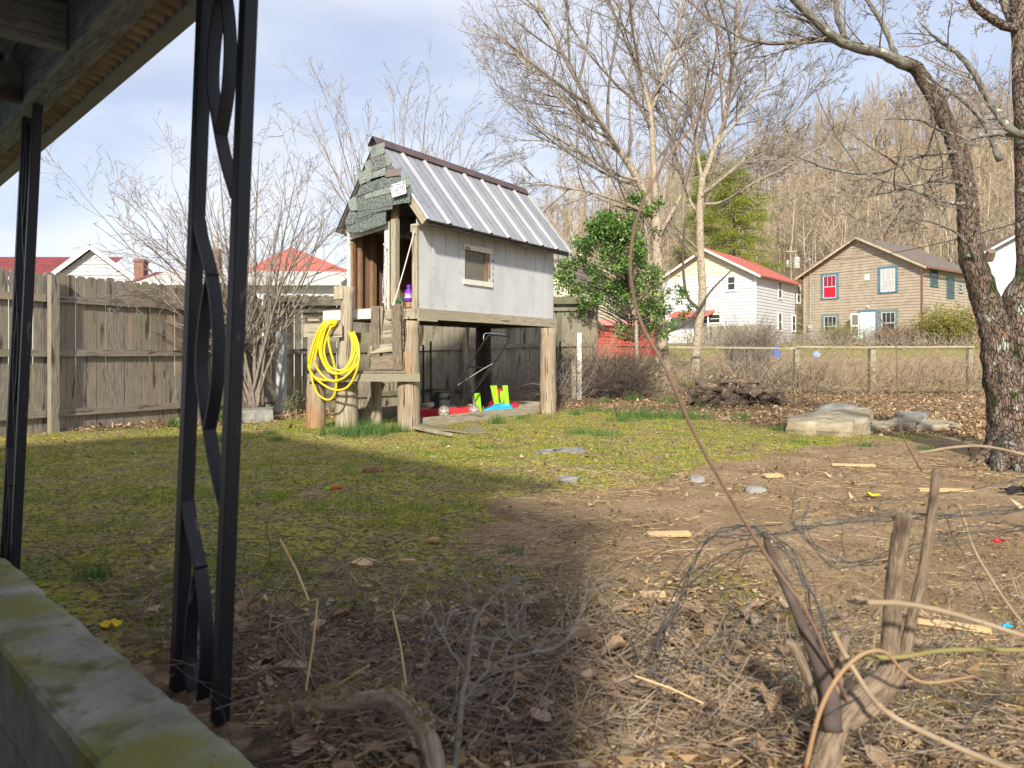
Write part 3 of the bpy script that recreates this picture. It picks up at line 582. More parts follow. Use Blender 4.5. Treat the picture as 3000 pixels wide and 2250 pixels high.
# ------------------------------------------------------------ neighbouring houses
def paint(name, c1, c2, dirt=(.25, .2, .15), th=.62, **k): return mat(name, [c1, c2], 2.2, Z3, 'Object', .75, bump=.08, spots=[(dirt, 2.2, th, .1, (1, 1, 1.5))], **k)
m_lapw = paint('white_clapboard', (.50,.51,.525), (.57,.58,.595), (.38,.37,.35), .64)
m_lapy = paint('pale_yellow_clapboard', (.54,.53,.41), (.61,.60,.48), (.5,.49,.36))
m_lapt = paint('weathered_tan_clapboard', (.31,.26,.195), (.42,.355,.275), (.27,.225,.175), .62)
m_lapc = paint('cream_clapboard', (.56,.52,.40), (.64,.60,.47))
m_redroof = paint('red_metal_roof', (.40,.105,.08), (.48,.14,.11), (.34,.14,.12))
m_redcorr = paint('red_corrugated_roof', (.22,.06,.06), (.31,.085,.08), (.17,.06,.06), .55)
m_brownroof = paint('brown_roof_shingle', (.13,.10,.085), (.19,.155,.13))
m_trimw = paint('white_trim', (.68,.68,.66), (.76,.76,.74))
m_trimt = paint('tan_trim', (.40,.33,.22), (.52,.44,.31))
m_trimb = paint('blue_trim', (.06,.16,.22), (.11,.23,.29), (.25,.28,.28), .6)
m_trimg = paint('grey_green_trim', (.12,.17,.17), (.19,.25,.24), (.27,.3,.27))
m_green_p = paint('green_painted_wood', (.03,.12,.10), (.06,.19,.155))
m_pipe = paint('red_brown_gutter', (.19,.08,.065), (.26,.12,.10))
m_conduit = paint('grey_conduit', (.38,.38,.37), (.48,.48,.47))
m_curtain_r = paint('red_curtain', (.5,.01,.03), (.62,.02,.045), (.4,.01,.03))
m_curtain_w = paint('pale_curtain', (.40,.40,.41), (.52,.52,.54), (.4,.4,.4))
m_door = paint('pale_blue_door', (.52,.64,.66), (.60,.72,.74), (.5,.6,.6))
m_brick = mat('chimney_brick', [(.20,.10,.075),(.30,.16,.12)], 9, Z3, 'Object', .9, bump=.3)
m_shedr = paint('red_boards', (.46,.06,.045), (.56,.08,.06), (.40,.06,.05))
m_oldred = paint('faded_red_siding', (.24,.07,.06), (.36,.12,.10), (.32,.2,.14), .52)
UPZ = V(0, 0, 1)
class Plane:
    """a wall plane: origin at the ground corner, u along the wall, n outwards"""
    def __init__(s, o, u, n): s.o = Vector(o); s.u = Vector(u).normalized(); s.n = Vector(n).normalized()
    def p(s, u, z, d=0.0): return s.o+s.u*u+UPZ*z+s.n*d
def laps(mb, pl, W, z0, z1, step, gable=None):
    """overlapping boards; gable=(z_eave, z_apex): the wall narrows to a peak"""
    z = z0
    while z < z1-.01:
        zt = min(z+step, z1); a, b = 0.0, W; at, bt = 0.0, W
        if gable:
            ze, za = gable
            if z > ze: a = W/2*(z-ze)/(za-ze); b = W-a
            if zt > ze: at = W/2*(zt-ze)/(za-ze); bt = W-at
        j = rnd.uniform(-.003, .003)
        mb.quad(pl.p(a, z, .045+j), pl.p(b, z, .045+j), pl.p(bt, zt, .004), pl.p(at, zt, .004))
        mb.quad(pl.p(b, z, .045+j), pl.p(a, z, .045+j), pl.p(a, z, 0), pl.p(b, z, 0)); z = zt
def wbox(mb, pl, u0, z0, w, h, d0, d1): return mb.hexa(pl.p(u0, z0, d0), pl.u*w, UPZ*h, pl.n*(d1-d0))
def window(root, pl, u0, z0, w, h, trim, tw=.13, glass=None, upper=None, mun=2, sash=None, label=None, sill=True):
    mb = MB(); wbox(mb, pl, u0-tw, z0, tw, h, 0, .085); wbox(mb, pl, u0+w, z0, tw, h, 0, .085); wbox(mb, pl, u0-tw-.02, z0+h, w+2*tw+.04, tw, 0, .09)
    if sill: wbox(mb, pl, u0-tw-.03, z0-.09, w+2*tw+.06, .09, 0, .12)
    f = mb.build('window', trim, root, label=label); sash = sash or m_trimw; mb = MB(); t = .05
    wbox(mb, pl, u0+.002, z0, t, h, -.02, .072); wbox(mb, pl, u0+w-t-.002, z0, t, h, -.02, .072); wbox(mb, pl, u0+t, z0+.002, w-2*t, t, -.02, .070)
    wbox(mb, pl, u0+t, z0+h-t-.002, w-2*t, t, -.02, .070); wbox(mb, pl, u0+t, z0+h/2-t/2, w-2*t, t, -.02, .075)
    for k in range(mun): wbox(mb, pl, u0+w*(k+1)/(mun+1)-.012, z0+h/2+t/2, .024, h/2-t*1.5, 0, .069)
    mb.build('sash', sash, f)
    for (a, b, gm, nm) in ((z0+t*.5, h/2-t, glass or m_glass, 'pane'), (z0+h/2+t*.2, h/2-t, upper or glass or m_glass, 'pane')):
        mb = MB(); wbox(mb, pl, u0+t*.6, a, w-t*1.2, b, .055, .062); mb.build(nm, gm, f)
    return f
def gable_house(name, label, C0_, a, b, W_, L_, zg, ze, za, lap, roofm, trim, over=.45, lapstep=.23, gab=None, side_lap=None, rlab=None, corner=True):
    """C0_: near corner; a: along the gable front; b: back along the side wall facing -a"""
    a = Vector(a).normalized(); b = Vector(b).normalized(); root = thing(name, V(C0_[0], C0_[1], zg), label, 'house', 'houses around the yard')
    o = V(C0_[0], C0_[1], 0); fr = Plane(o, a, -b); sd = Plane(o, b, -a)
    mb = MB(); prof = [o+a*.03+b*.03+UPZ*zg, o+a*(W_-.03)+b*.03+UPZ*zg, o+a*(W_-.03)+b*.03+UPZ*ze, o+a*W_/2+b*.03+UPZ*(za-.05), o+a*.03+b*.03+UPZ*ze]
    mb.poly(prof, b*(L_-.06)); mb.build('rear_walls', lap, root)
    mb = MB(); laps(mb, fr, W_, zg, ze, lapstep); 
    if gab is None: laps(mb, fr, W_, ze, za, lapstep, (ze, za))
    mb.build('front_wall', lap, root)
    if gab is not None:
        mb = MB(); laps(mb, fr, W_, ze, za, lapstep, (ze, za)); mb.build('gable', gab, root)
    mb = MB(); laps(mb, sd, L_, zg, ze, lapstep); mb.build('side_wall', side_lap or lap, root)
    if corner:
        mb = MB()
        for q in (o-a*.04-b*.04, o+a*(W_-.09)-b*.042): mb.hexa(q+UPZ*zg, a*.13, b*.13, UPZ*(ze-zg))
        mb.build('corner_board', trim, root)
    sl = (za-ze)/(W_/2); mb = MB(); th = .10
    for sg in (0, 1):
        e = (-over if sg == 0 else W_+over); ez = za-sl*(W_/2+over)
        p0 = o+a*(W_/2)-b*over+UPZ*(za+.02); p1 = o+a*e-b*over+UPZ*(ez+.02); d = b*(L_+2*over)
        mb.poly([p0, p1, p1+UPZ*th, p0+UPZ*th], d)
    rf = mb.build('roof', roofm, root, label=rlab)
    mb = MB()
    for sg in (0, 1):
        e = (-over if sg == 0 else W_+over); ez = za-sl*(W_/2+over)
        p0 = o+a*(W_/2)-b*(over+.03)+UPZ*(za-.14); p1 = o+a*e-b*(over+.03)+UPZ*(ez-.14); mb.poly([p0, p1, p1+UPZ*.19, p0+UPZ*.19], b*.028)
    mb.build('fascia', trim, rf); return root, fr, sd, a, b, o, rf
A_ = V(-1, .8, 0); B_ = V(.8, 1, 0)
# tan house
CT = V(31.15, 54, 0); zg = 2.0; A2 = V(-.6, .8, 0); B2 = V(.8, .6, 0)
H1, fr, sd, a, b, o, rf = gable_house('clapboard_house', 'weathered tan clapboard house with blue window trim and a red curtain', CT, A2, B2, 9.63, 9.0, zg, 8.0, 10.65, m_lapt, m_brownroof, m_trimt, over=.55)
def pf(px, py, pl, far=0):
    """where the sight line through a photo pixel meets a wall plane: (u, z)"""
    k = (px-1500)/F; u_ = pl.u; t = (k*pl.o.y-pl.o.x)/(u_.x-k*u_.y); Y_ = pl.o.y+u_.y*t; return t, CH-(py-HY)/F*Y_
def win_px(root, pl, x0, y0, x1, y1, trim, **k):
    u0, za_ = pf(x0, y0, pl); u1, zb_ = pf(x1, y1, pl); ua, ub = min(u0, u1), max(u0, u1); return window(root, pl, ua, min(za_, zb_), ub-ua, abs(za_-zb_), trim, **k)
win_px(H1, fr, 2413, 809, 2451, 872, m_trimb, tw=.2, glass=m_curtain_r, upper=mat('dark_red_curtain', [(.22,.02,.05),(.32,.03,.07)], 5, bump=0), label='blue framed window with a red curtain')
win_px(H1, fr, 2581, 789, 2624, 853, m_trimb, tw=.2, glass=m_curtain_w, label='blue framed window with a pale curtain')
win_px(H1, fr, 2415, 927, 2452, 986, m_trimg, tw=.2)
win_px(H1, fr, 2584, 915, 2624, 978, m_trimg, tw=.2)
u0, z1_ = pf(2519, 915, fr); u1, z0_ = pf(2566, 995, fr); ua = min(u0, u1); dw = abs(u1-u0); z0_ = z1_-2.15
mb = MB(); wbox(mb, fr, ua-.16, z0_, .16, z1_-z0_, 0, .07); wbox(mb, fr, ua+dw, z0_, .16, z1_-z0_, 0, .07); wbox(mb, fr, ua-.18, z1_, dw+.36, .14, 0, .075); df = mb.build('door_frame', m_trimb, H1)
mb = MB(); wbox(mb, fr, ua+.02, z0_, dw-.04, z1_-z0_-.01, .0, .058)
for i in (0, 1):
    for j, (q, hh) in enumerate(((.12, .6), (.85, .62), (1.6, .36))): wbox(mb, fr, ua+.12+i*(dw/2-.04), z0_+q, dw/2-.2, hh, .058, .066)
dd = mb.build('door', m_door, H1); MB().lathe(fr.p(ua+.1, z0_+1.0, .06), [(.02,0),(.035,.02),(.02,.045)], fr.n, 8).build('handle', m_yellow, dd)
mb = MB(); sdp = Plane(fr.p(ua+dw+.02, 0, .07), (fr.n*1.0+fr.u*.35), fr.u); 
for (q, r_, ww, hh) in ((0, z0_, .09, 2.05), (.72, z0_, .09, 2.05), (.09, z0_, .63, .22), (.09, z0_+1.0, .63, .1), (.09, z0_+1.93, .63, .12)): wbox(mb, sdp, q, r_, ww, hh, 0, .04)
sdoor = mb.build('storm_door', m_trimw, H1); mb = MB(); wbox(mb, sdp, .09, z0_+.2, .63, 1.75, .015, .022); mb.build('pane', m_screen, sdoor)
mb = MB(); wbox(mb, fr, ua-.3, zg-.3, dw+1.4, .32, .03, 1.3); wbox(mb, fr, ua-.1, zg-.3, dw+1.0, .14, 1.3, 1.65); mb.build('door_step', m_conc, H1)
u0, z0q = pf(2506, 753, fr); u1, z1q = pf(2531, 730, fr); mb = MB(); uu0 = min(u0, u1); ww = abs(u1-u0); hh = z1q-z0q
wbox(mb, fr, uu0-.1, z0q-.1, .1, hh+.2, 0, .05); wbox(mb, fr, uu0+ww, z0q-.1, .1, hh+.2, 0, .05); wbox(mb, fr, uu0, z0q-.1, ww, .1, 0, .05); wbox(mb, fr, uu0, z0q+hh, ww, .1, 0, .05)
for k in range(6): wbox(mb, fr, uu0, z0q+hh*k/6+.01, ww, .05, .01, .045)
mb.build('gable_vent', m_lapt, H1)
u0, z0q = pf(2541, 820, fr); MB().hexa(fr.p(u0-.2, z0q, .0), fr.u*.4, UPZ*.42, fr.n*.05).build('wall_panel', m_trimw, H1)
u0, z0q = pf(2544, 899, fr); MB().lathe(fr.p(u0, z0q, .03), [(.05,0),(.09,.03),(.1,.09),(.06,.15),(.02,.17)], fr.n, 10).build('porch_lamp', m_trimw, H1)
u0, z0q = pf(2375, 740, fr); z1q = pf(2378, 960, fr)[1]; mb = MB().tube([fr.p(u0, 9.2, .1), fr.p(u0, z1q, .1)], .045, 8); mb.lathe(fr.p(u0, 9.2, .1), [(.05,0),(.11,.02),(.10,.14),(.03,.2)], UPZ, 8); mb.build('service_mast', m_conduit, H1)
mb = MB(); wbox(mb, fr, u0-.16, z1q-.25, .32, .5, .02, .2); wbox(mb, fr, u0-.2, z1q-.95, .4, .55, .02, .18); mb.lathe(fr.p(u0, z1q, .2), [(.12,0),(.12,.08),(.08,.12)], fr.n, 10); mb.build('meter_box', m_conduit, H1)
dpo = fr.p(-.07, 0, .1); mb = MB().tube([dpo+UPZ*zg, dpo+UPZ*7.3], .065, 8); mb.tube([dpo+UPZ*7.3, dpo+UPZ*7.45+(-a)*.1, dpo+UPZ*7.58-a*.45-b*.1, dpo+UPZ*7.66-a*.55-b*.2], .06, 8); mb.build('downpipe', m_pipe, H1)
sl = (10.65-8.0)/(9.63/2); gzv = 10.65-sl*(9.63/2+.55); q = o-a*.62-b*.58+UPZ*(gzv+.02); MB().hexa(q-UPZ*.12, -a*.13, b*(9.0+1.1), UPZ*.13).build('gutter', m_pipe, rf)
for (x0, y0, x1, y1, lb) in ((2725, 790, 2744, 838, 'dark green side window'), (2773, 812, 2792, 872, 'tall dark green side window')): win_px(H1, sd, x0, y0, x1, y1, m_green_p, tw=.1, sash=m_green_p, mun=1, label=lb)
win_px(H1, sd, 2808, 832, 2818, 856, m_trimg, tw=.06, mun=0); win_px(H1, sd, 2729, 912, 2738, 930, m_trimg, tw=.06, mun=0)
# white house
CW = V(18.5, 54, 0)
H2, fr, sd, a, b, o, rf = gable_house('clapboard_house', 'white clapboard house with bright red roof and pale yellow gable', CW, A_, B_, 7.7, 9.5, 1.7, 7.35, 9.45, m_lapw, m_redroof, m_trimw, over=.6, gab=m_lapy, lapstep=.25)
win_px(H2, fr, 2132, 811, 2155, 850, m_trimw, tw=.1, mun=0); win_px(H2, fr, 2063, 822, 2072, 838, m_trimw, tw=.08, mun=1); win_px(H2, fr, 1990, 838, 2014, 868, m_trimw, tw=.1, mun=0)
mb = MB(); u0, z0q = pf(2060, 948, fr); u1, z1q = pf(2111, 920, fr); w2 = window(H2, fr, min(u0, u1), z0q, abs(u1-u0), z1q-z0q, m_trimw, tw=.1, mun=0, label='wide low two pane window')
for (x0, y0, x1, y1) in ((2279, 824, 2288, 875), (2334, 838, 2342, 888), (2279, 917, 2288, 970), (2320, 925, 2328, 970)): win_px(H2, sd, x0, y0, x1, y1, m_trimw, tw=.12, mun=0)
q = fr.p(-.05, 0, .08); MB().tube([q+UPZ*2.0, q+UPZ*6.9, q+UPZ*7.0-a*.3, q+UPZ*7.1-a*.55], .05, 8).build('downpipe', m_trimw, H2)
mb = MB(); e0, e1 = fr.p(3.2, 4.55, .05), fr.p(6.6, 4.55, .05); mb.poly([e0, e1, e1+fr.n*1.3-UPZ*.45, e0+fr.n*1.3-UPZ*.45], UPZ*.08); aw = mb.build('awning', m_redroof, H2)
mb = MB()
for u_ in (3.25, 6.5): mb.bar(fr.p(u_, 1.6, 1.25), fr.p(u_, 4.05, 1.25), .1, .1)
mb.hexa(fr.p(3.2, 2.0, 1.2), fr.u*3.4, UPZ*1.0, fr.n*.06); mb.build('porch_rail', m_trimw, H2)
mb = MB()
for i in range(30):
    u_ = -1.0+i*.15; mb.hexa(V(14.7+u_*.9, 50.6-u_*.72, gzf(16, 51)-.05), V(.12, -.096, 0), V(.015, .02, 0), UPZ*(1.35+rnd.uniform(-.02, .02)))
mb.build('grey_board_fence', m_fence_d, label='low grey board fence standing before the white house', cat='fence')
# cream house far left of the holly
CC = P(1672, 900, 62); H3, fr, sd, a, b, o, rf = gable_house('clapboard_house', 'cream house glimpsed between the playhouse and the holly tree', CC, A_, B_, 7, 8, gzf(CC.x, 62)-.2, 7.4, 9.9, m_lapc, m_brownroof, m_trimt, over=.4)
win_px(H3, fr, 1630, 835, 1637, 868, m_trimt, tw=.12); win_px(H3, fr, 1628, 772, 1633, 792, m_trimt, tw=.08, mun=0)
# white house at the right edge, and the red wall behind the tan house
CR = V(41.6, 59, 0)
H4, fr, sd, a, b, o, rf = gable_house('balcony_house', 'white house with lattice balcony at the right edge behind the trunk', (49.5, 63), V(-1, .3, 0), V(.3, 1, 0), 8.2, 7, gzf(44, 62), 9.6, 12, m_lapw, m_brownroof, m_trimw, over=.9)
u0, zz = pf(2955, 878, fr); mb = MB(); zb = 5.6
wbox(mb, fr, -.6, zb, 8.6, .5, .1, 1.5); bal = mb.build('balcony', m_trimw, H4); mb = MB()
for k in range(40):
    u_ = -.6+k*.22; mb.bar(fr.p(u_, zb+.5, 1.45), fr.p(u_+.75, zb+1.35, 1.45), .035, .02, fr.n); mb.bar(fr.p(u_+.75, zb+.5, 1.47), fr.p(u_, zb+1.35, 1.47), .035, .02, fr.n)
mb.bar(fr.p(-.6, zb+1.38, 1.46), fr.p(8.8, zb+1.38, 1.46), .08, .08); mb.build('lattice', m_trimw, bal)
mb = MB()
for u_ in (-.5, 2.4, 5.2, 7.9): mb.bar(fr.p(u_, gzf(44, 62)-.5, 1.35), fr.p(u_, zb, 1.35), .14, .14)
mb.build('balcony_posts', m_trimw, bal)
RS = Plane((39.2, 63.6, 0), (1, .15, 0), (.15, -1, 0)); root = thing('red_shed', (41, 62, gzf(41, 62)), 'faded red vine covered shed beside the tan house', 'shed')
mb = MB(); laps(mb, RS, 3.9, gzf(40, 62)-.3, 7.0, .3); mb.build('front_wall', m_oldred, root); MB().hexa(RS.p(.03, gzf(40, 62)-.3, -.02), RS.u*3.84, -RS.n*4, UPZ*(7.0-gzf(40, 62)+.3)).build('walls', m_oldred, root)
MB().poly([RS.p(-.2, 7.0, .2), RS.p(4.1, 7.0, .2), RS.p(4.1, 7.6, -4.2), RS.p(-.2, 7.6, -4.2)], UPZ*.1).build('roof', m_brownroof, root)
# red shed behind the holly
SH = Plane((4.3, 39, 0), (1, .12, 0), (.12, -1, 0)); zs = gzf(6, 39); root = thing('red_shed', (6, 39, zs), 'bright red low shed seen through the holly tree', 'shed')
mb = MB(); laps(mb, SH, 4.1, zs-.1, 2.75, .17); mb.build('front_wall', m_shedr, root)
MB().hexa(SH.p(.03, zs-.1, -.02), SH.u*4.04, -SH.n*3, UPZ*(2.75-zs)).build('walls', m_shedr, root)
MB().poly([SH.p(-.25, 2.72, .3), SH.p(4.35, 2.72, .3), SH.p(4.35, 3.15, -3.2), SH.p(-.25, 3.15, -3.2)], UPZ*.08).build('roof', paint('pink_faded_roof', (.5,.2,.17), (.6,.27,.22)), root)
mb = MB(); wbox(mb, SH, 2.2, zs, .9, 1.5, .03, .07); mb.build('door', m_shedr, root, label='plain red shed door')
# left: white gable house with red corrugated roof
def corr(mb, p0, along, slope, pitch=.09, amp=.02):
    """corrugated sheet from p0: ribs run down 'slope', waves go along 'along'"""
    p0, along, slope = map(Vector, (p0, along, slope)); n_ = along.cross(slope).normalized(); ln = along.length; st = int(ln/pitch*4); vs = []; 
    for j in (0, 1):
        for i in range(st+1): vs.append(p0+along*(i/st)+slope*j+n_*(amp*math.sin(i*math.pi/2)))
    m_ = st+1; fs = [(i, i+1, i+1+m_, i+m_) for i in range(st)]; mb.add(vs, fs, [(0, 0)]*(4*st)); return mb
Yl = 34; root = thing('gable_house', P(200, 900, Yl), 'white sided house with dark red corrugated roof left beyond the board fence', 'house', 'houses beyond the board fence')
p_a = P(294, 722, Yl); p_l = P(168, 806, Yl); p_r = P(385, 806, Yl); base = V(0, 0, .2)
fp = Plane((p_l.x, Yl, 0), (1, 0, 0), (0, -1, 0)); Wg = p_r.x-p_l.x; mb = MB(); laps(mb, fp, Wg, .3, p_l.z, .17); laps(mb, fp, Wg, p_l.z, p_a.z-.1, .17, (p_l.z, p_a.z-.1)); mb.build('gable_wall', m_lapw, root)
mb = MB().poly([fp.p(.02, .3, -.02), fp.p(Wg-.02, .3, -.02), fp.p(Wg-.02, p_l.z, -.02), fp.p(Wg/2, p_a.z-.14, -.02), fp.p(.02, p_l.z, -.02)], V(-4, 6, 0)); mb.hexa((p_l.x-7, Yl+1.2, .2), (7, 0, 0), (0, 5, 0), (0, 0, p_l.z-.1)); mb.hexa((p_r.x, Yl+1.2, .2), (2.6, 0, 0), (0, 5, 0), (0, 0, p_r.z-.3)); mb.build('walls', m_lapw, root)
mb = MB(); ap = V(fp.o.x+Wg/2, Yl-.35, p_a.z+.06)
for sg in (-1, 1):
    ed = V(ap.x+sg*(Wg/2+.3), Yl-.35, p_l.z-.1); corr(mb, ap, (-4.2, 6.3, 0), ed-ap)
corr(mb, (p_l.x-7.3, Yl+.9, p_l.z+.0), (8.6, 0, 0), (0, 2.6, 1.35)); corr(mb, (p_r.x-.6, Yl+.9, p_r.z-.25), (3.3, 0, 0), (0, 2.6, .8)); rr_ = mb.build('roof', m_redcorr, root)
mb = MB()
for sg in (-1, 1): ed = V(ap.x+sg*(Wg/2+.3), Yl-.35, p_l.z-.1); mb.bar(ap+V(0, -.03, -.12), ed+V(0, -.03, -.12), .05, .2)
mb.bar((p_l.x-7.3, Yl+.86, p_l.z-.06), (p_l.x+.3, Yl+.86, p_l.z-.06), .1, .16); mb.bar((p_r.x-.3, Yl+.86, p_r.z-.31), (p_r.x+2.7, Yl+.86, p_r.z-.31), .1, .16); mb.build('fascia', m_trimw, rr_)
def chimney(px0, px1, py0, py1, Y, root, pot=False):
    a_, b_ = P(px0, py1, Y), P(px1, py0, Y); mb = MB(); w = b_.x-a_.x; mb.hexa((a_.x, Y, a_.z-1.5), (w, 0, 0), (0, w, 0), (0, 0, b_.z-a_.z+1.5)); mb.hexa((a_.x-.05, Y-.05, b_.z-.16), (w+.1, 0, 0), (0, w+.1, 0), (0, 0, .1))
    c = mb.build('chimney', m_brick, root)
    if pot: mb = MB().lathe((a_.x+w/2, Y+w/2, b_.z), [(w*.3, 0), (w*.3, .35), (w*.42, .38), (w*.2, .7), (.02, .8)], UPZ, 10); mb.build('chimney_pot', m_conduit, c)
    return c
chimney(392, 420, 758, 800, Yl+2.5, rr_)
# left: hip roofed house behind it
Yh = 40; root = thing('hip_roof_house', P(800, 900, Yh), 'low white house with wide bright red hip roof behind the playhouse', 'house', 'houses beyond the board fence')
eL, eR, pk = P(712, 792, Yh), P(1020, 800, Yh), P(850, 722, Yh+3.2); bk = 7.0; ez = eL.z
c4 = [V(eL.x, Yh, ez), V(eR.x, Yh, ez), V(eR.x+.4, Yh+bk, ez), V(eL.x+.4, Yh+bk, ez)]; mb = MB()
pk2 = V(pk.x, Yh+3.4, pk.z)
for i in range(4):
    q0, q1 = c4[i], c4[(i+1) % 4]; mb.add([q0, q1, pk2, q0-V(0, 0, .06), q1-V(0, 0, .06), pk2-V(0, 0, .06)], [(0, 1, 2), (5, 4, 3), (0, 3, 4, 1)], [(0, 0)]*10)
mb.build('roof', m_redroof, root); mb = MB()
for i in range(4): q0, q1 = c4[i], c4[(i+1) % 4]; mb.bar(q0-V(0, 0, .2), q1-V(0, 0, .2), .12, .24)
mb.build('fascia', m_trimw, root)
MB().hexa(c4[0]+V(.5, .5, -ez), (eR.x-eL.x-1, 0, 0), (0, bk-1, 0), (0, 0, ez-.1)).build('walls', m_lapw, root)
mb = MB(); q0, q1 = P(500, 795, 31), P(1040, 800, 31); mb.poly([q0, q1, q1+V(0, -2.6, -.75), q0+V(0, -2.6, -.75)], UPZ*.06); mb.build('porch_roof', mat('grey_porch_roof', [(.42,.41,.38),(.52,.51,.48)], 1, Z3, 'Object', .7, bump=.05), root)
mb = MB(); mb.hexa((q0.x+.2, 29, 0), (q1.x-q0.x-.4, 0, 0), (0, .1, 0), (0, 0, q0.z-.8)); mb.build('porch_wall', m_lapw, root)
chimney(612, 640, 728, 800, 34, root, True)
# poles and wires
def util_pole(px, Y, top_py, lab, trans=True):
    b0 = P(px, HY, Y); z0 = gzf(b0.x, Y); zt = CH-(top_py-HY)/F*Y; root = thing('utility_pole', (b0.x, Y, z0), lab, 'utility pole', 'utility poles behind the houses')
    MB().tube([(b0.x, Y, z0-.5), (b0.x, Y, zt)], [.17, .12], 10).build('pole', m_log_g, root)
    mb = MB().bar((b0.x-.5, Y-.15, zt-.5), (b0.x+.5, Y-.15, zt-.5), .09, .11)
    for d in (-.45, -.2, .45): mb.lathe((b0.x+d, Y-.15, zt-.45), [(.03,0),(.06,.04),(.03,.08),(.06,.12),(.02,.18)], UPZ, 8)
    mb.build('crossarm', m_timber, root)
    if trans:
        mb = MB().lathe((b0.x+.48, Y-.1, zt-2.1), [(.02,0),(.28,.02),(.30,.1),(.30,1.0),(.26,1.08),(.05,1.15)], UPZ, 14); mb.lathe((b0.x+.40, Y-.1, zt-.98), [(.04,0),(.07,.08),(.04,.16),(.06,.24),(.02,.3)], UPZ, 8); mb.build('transformer', m_conduit, root)
        mb = MB().lathe((b0.x-.35, Y-.1, zt-1.9), [(.02,0),(.14,.02),(.14,.5),(.08,.6)], UPZ, 10); mb.build('street_light', m_conduit, root)
    return V(b0.x, Y, zt)
t1 = util_pole(2317, 66, 722, 'wooden utility pole with pale transformer beside the white house', True)
t2 = util_pole(2478, 92, 640, 'thin utility pole on the hillside above the tan house', False)
def cable(p, q, sag, lab):
    p, q = Vector(p), Vector(q); n = 20; MB().tube([p.lerp(q, i/n)-UPZ*sag*4*(i/n)*(1-i/n) for i in range(n+1)], .022, 4, False).build('overhead_wire', m_tube, label=lab, cat='wire')
mast = V(*Plane(CT, A2, -B2).p(pf(2375, 740, Plane(CT, A2, -B2))[0], 9.3, .1))
cable(t1-UPZ*.6, mast, .6, 'sagging service wire from the transformer pole to the tan house')
cable(t1-UPZ*.5, t2-UPZ*.5, 1.2, 'thin wire running from the transformer pole up to the hillside pole')
cable(t2-UPZ*.5, P(2990, 700, 80), 1.0, 'thin wire running from the hillside pole to the right')
cable(mast, P(2990, 650, 30), .5, 'dark wire rising rightwards from the tan house mast')
# ------------------------------------------------------------ board fences on the left
def ear(mb, p, u, n, w, h, th, z0):
    """dog-eared board: foot at p, u along the fence, n thickness"""
    p = Vector(p); u = Vector(u); n = Vector(n); c = w*.22
    mb.poly([p+UPZ*z0, p+u*w+UPZ*z0, p+u*w+UPZ*(h-c), p+u*(w-c)+UPZ*h, p+u*c+UPZ*h, p+UPZ*(h-c)], n*th)
def board_fence(p0, p1, h0, h1, label, m, posts, rails, gap=.012):
    p0, p1 = Vector(p0), Vector(p1); u = (p1-p0).normalized(); ln = (p1-p0).length; n = V(u.y, -u.x, 0); root = thing('board_fence', p0, label, 'fence', 'tall board fences along the left side')
    mb = MB(); s = 0; k = 0
    while s < ln:
        w = .14+rnd.uniform(-.006, .006); h = h0+(h1-h0)*s/ln+rnd.uniform(-.02, .02); q = p0+u*s-n*(.0+rnd.uniform(0, .006)); q.z = 0
        M_ = Matrix.Rotation(rnd.uniform(-.006, .006), 3, n); ear(mb, q, M_ @ u, -n, w, h, .019, -.02+rnd.uniform(-.02, .04)); s += w+gap*rnd.uniform(.2, 1.6); k += 1
    mb.build('board_panel', m, root)
    for (ra, rb) in rails:
        s = 0
        while s < ln-.01:
            e = min(ln, s+2.44); za_, zb_ = (ra+(rb-ra)*s/ln), (ra+(rb-ra)*e/ln); f0 = p0+u*(s+.003)+n*.026; f1 = p0+u*(e-.003)+n*.026
            MB().bar((f0.x, f0.y, za_), (f1.x, f1.y, zb_), .045, .10).build('rail', m, root); s = e
    for s, hp in posts:
        q = p0+u*s+n*.10; MB().hexa((q.x-u.x*.055-n.x*.04, q.y-u.y*.055-n.y*.04, -.05), u*.115, n*.09, UPZ*(hp+.05)).build('post', m, root)
    return root
FA = V(-6.42, 10, 0); FB = V(-4.75, 13.5, 0); dF = (FB-FA).normalized(); F0 = FA-dF*2.5
Lf = (FB-F0).length
board_fence(F0-V(.1, 0, 0), FB-V(.1, 0, 0), 2.25, 2.27, 'sunlit grey board fence at the left of the yard', m_fence, [(.05, 2.2), (2.5, 2.22), (4.95, 2.2), (6.3, 2.16)], [(1.88, 1.92), (1.12, 1.14), (.30, .24)])
board_fence(FB+V(.02, .05, 0), V(2.3, 19.2, 0), 2.25, 2.68, 'darker mossy board fence behind the playhouse', m_fence_d, [(2.2, 2.3), (4.6, 2.4), (7.1, 2.5), (8.8, 2.6)], [(1.95, 2.35), (1.15, 1.4), (.25, .35)])
mb = MB().bar((FB.x+.1, FB.y-.02, 2.12), (2.25, 19.0, 2.56), .05, .18); mb.build('loose_board', m_fence_d, label='long dark board nailed along the top of the mossy fence', cat='board')
def rail_post(px, pyt, pyb, Y, w, m, lab, cat='post', lean=0.0, grp=None):
    a_ = P(px, pyb, Y); zt = CH-(pyt-HY)/F*Y; mb = MB().bar((a_.x, Y, -.05), (a_.x+lean, Y, zt-.03), w, w, (0, 1, 0)); mb.bar((a_.x+lean, Y, zt-.03), (a_.x+lean*1.02, Y, zt), w*.9, w*.85, (0, 1, 0))
    return mb.build('wooden_post', m, label=lab, cat=cat, group=grp)
rail_post(824, 970, 1212, 13.2, .16, m_siding, 'old grey white square post by the fence corner behind the bush')
rail_post(1697, 975, 1172, 17.6, .11, m_whitewood, 'peeling white gate post beside the dark thicket')
rail_post(1682, 1040, 1170, 17.4, .10, m_log_g, 'short split grey post leaning against the white gate post', lean=-.03)
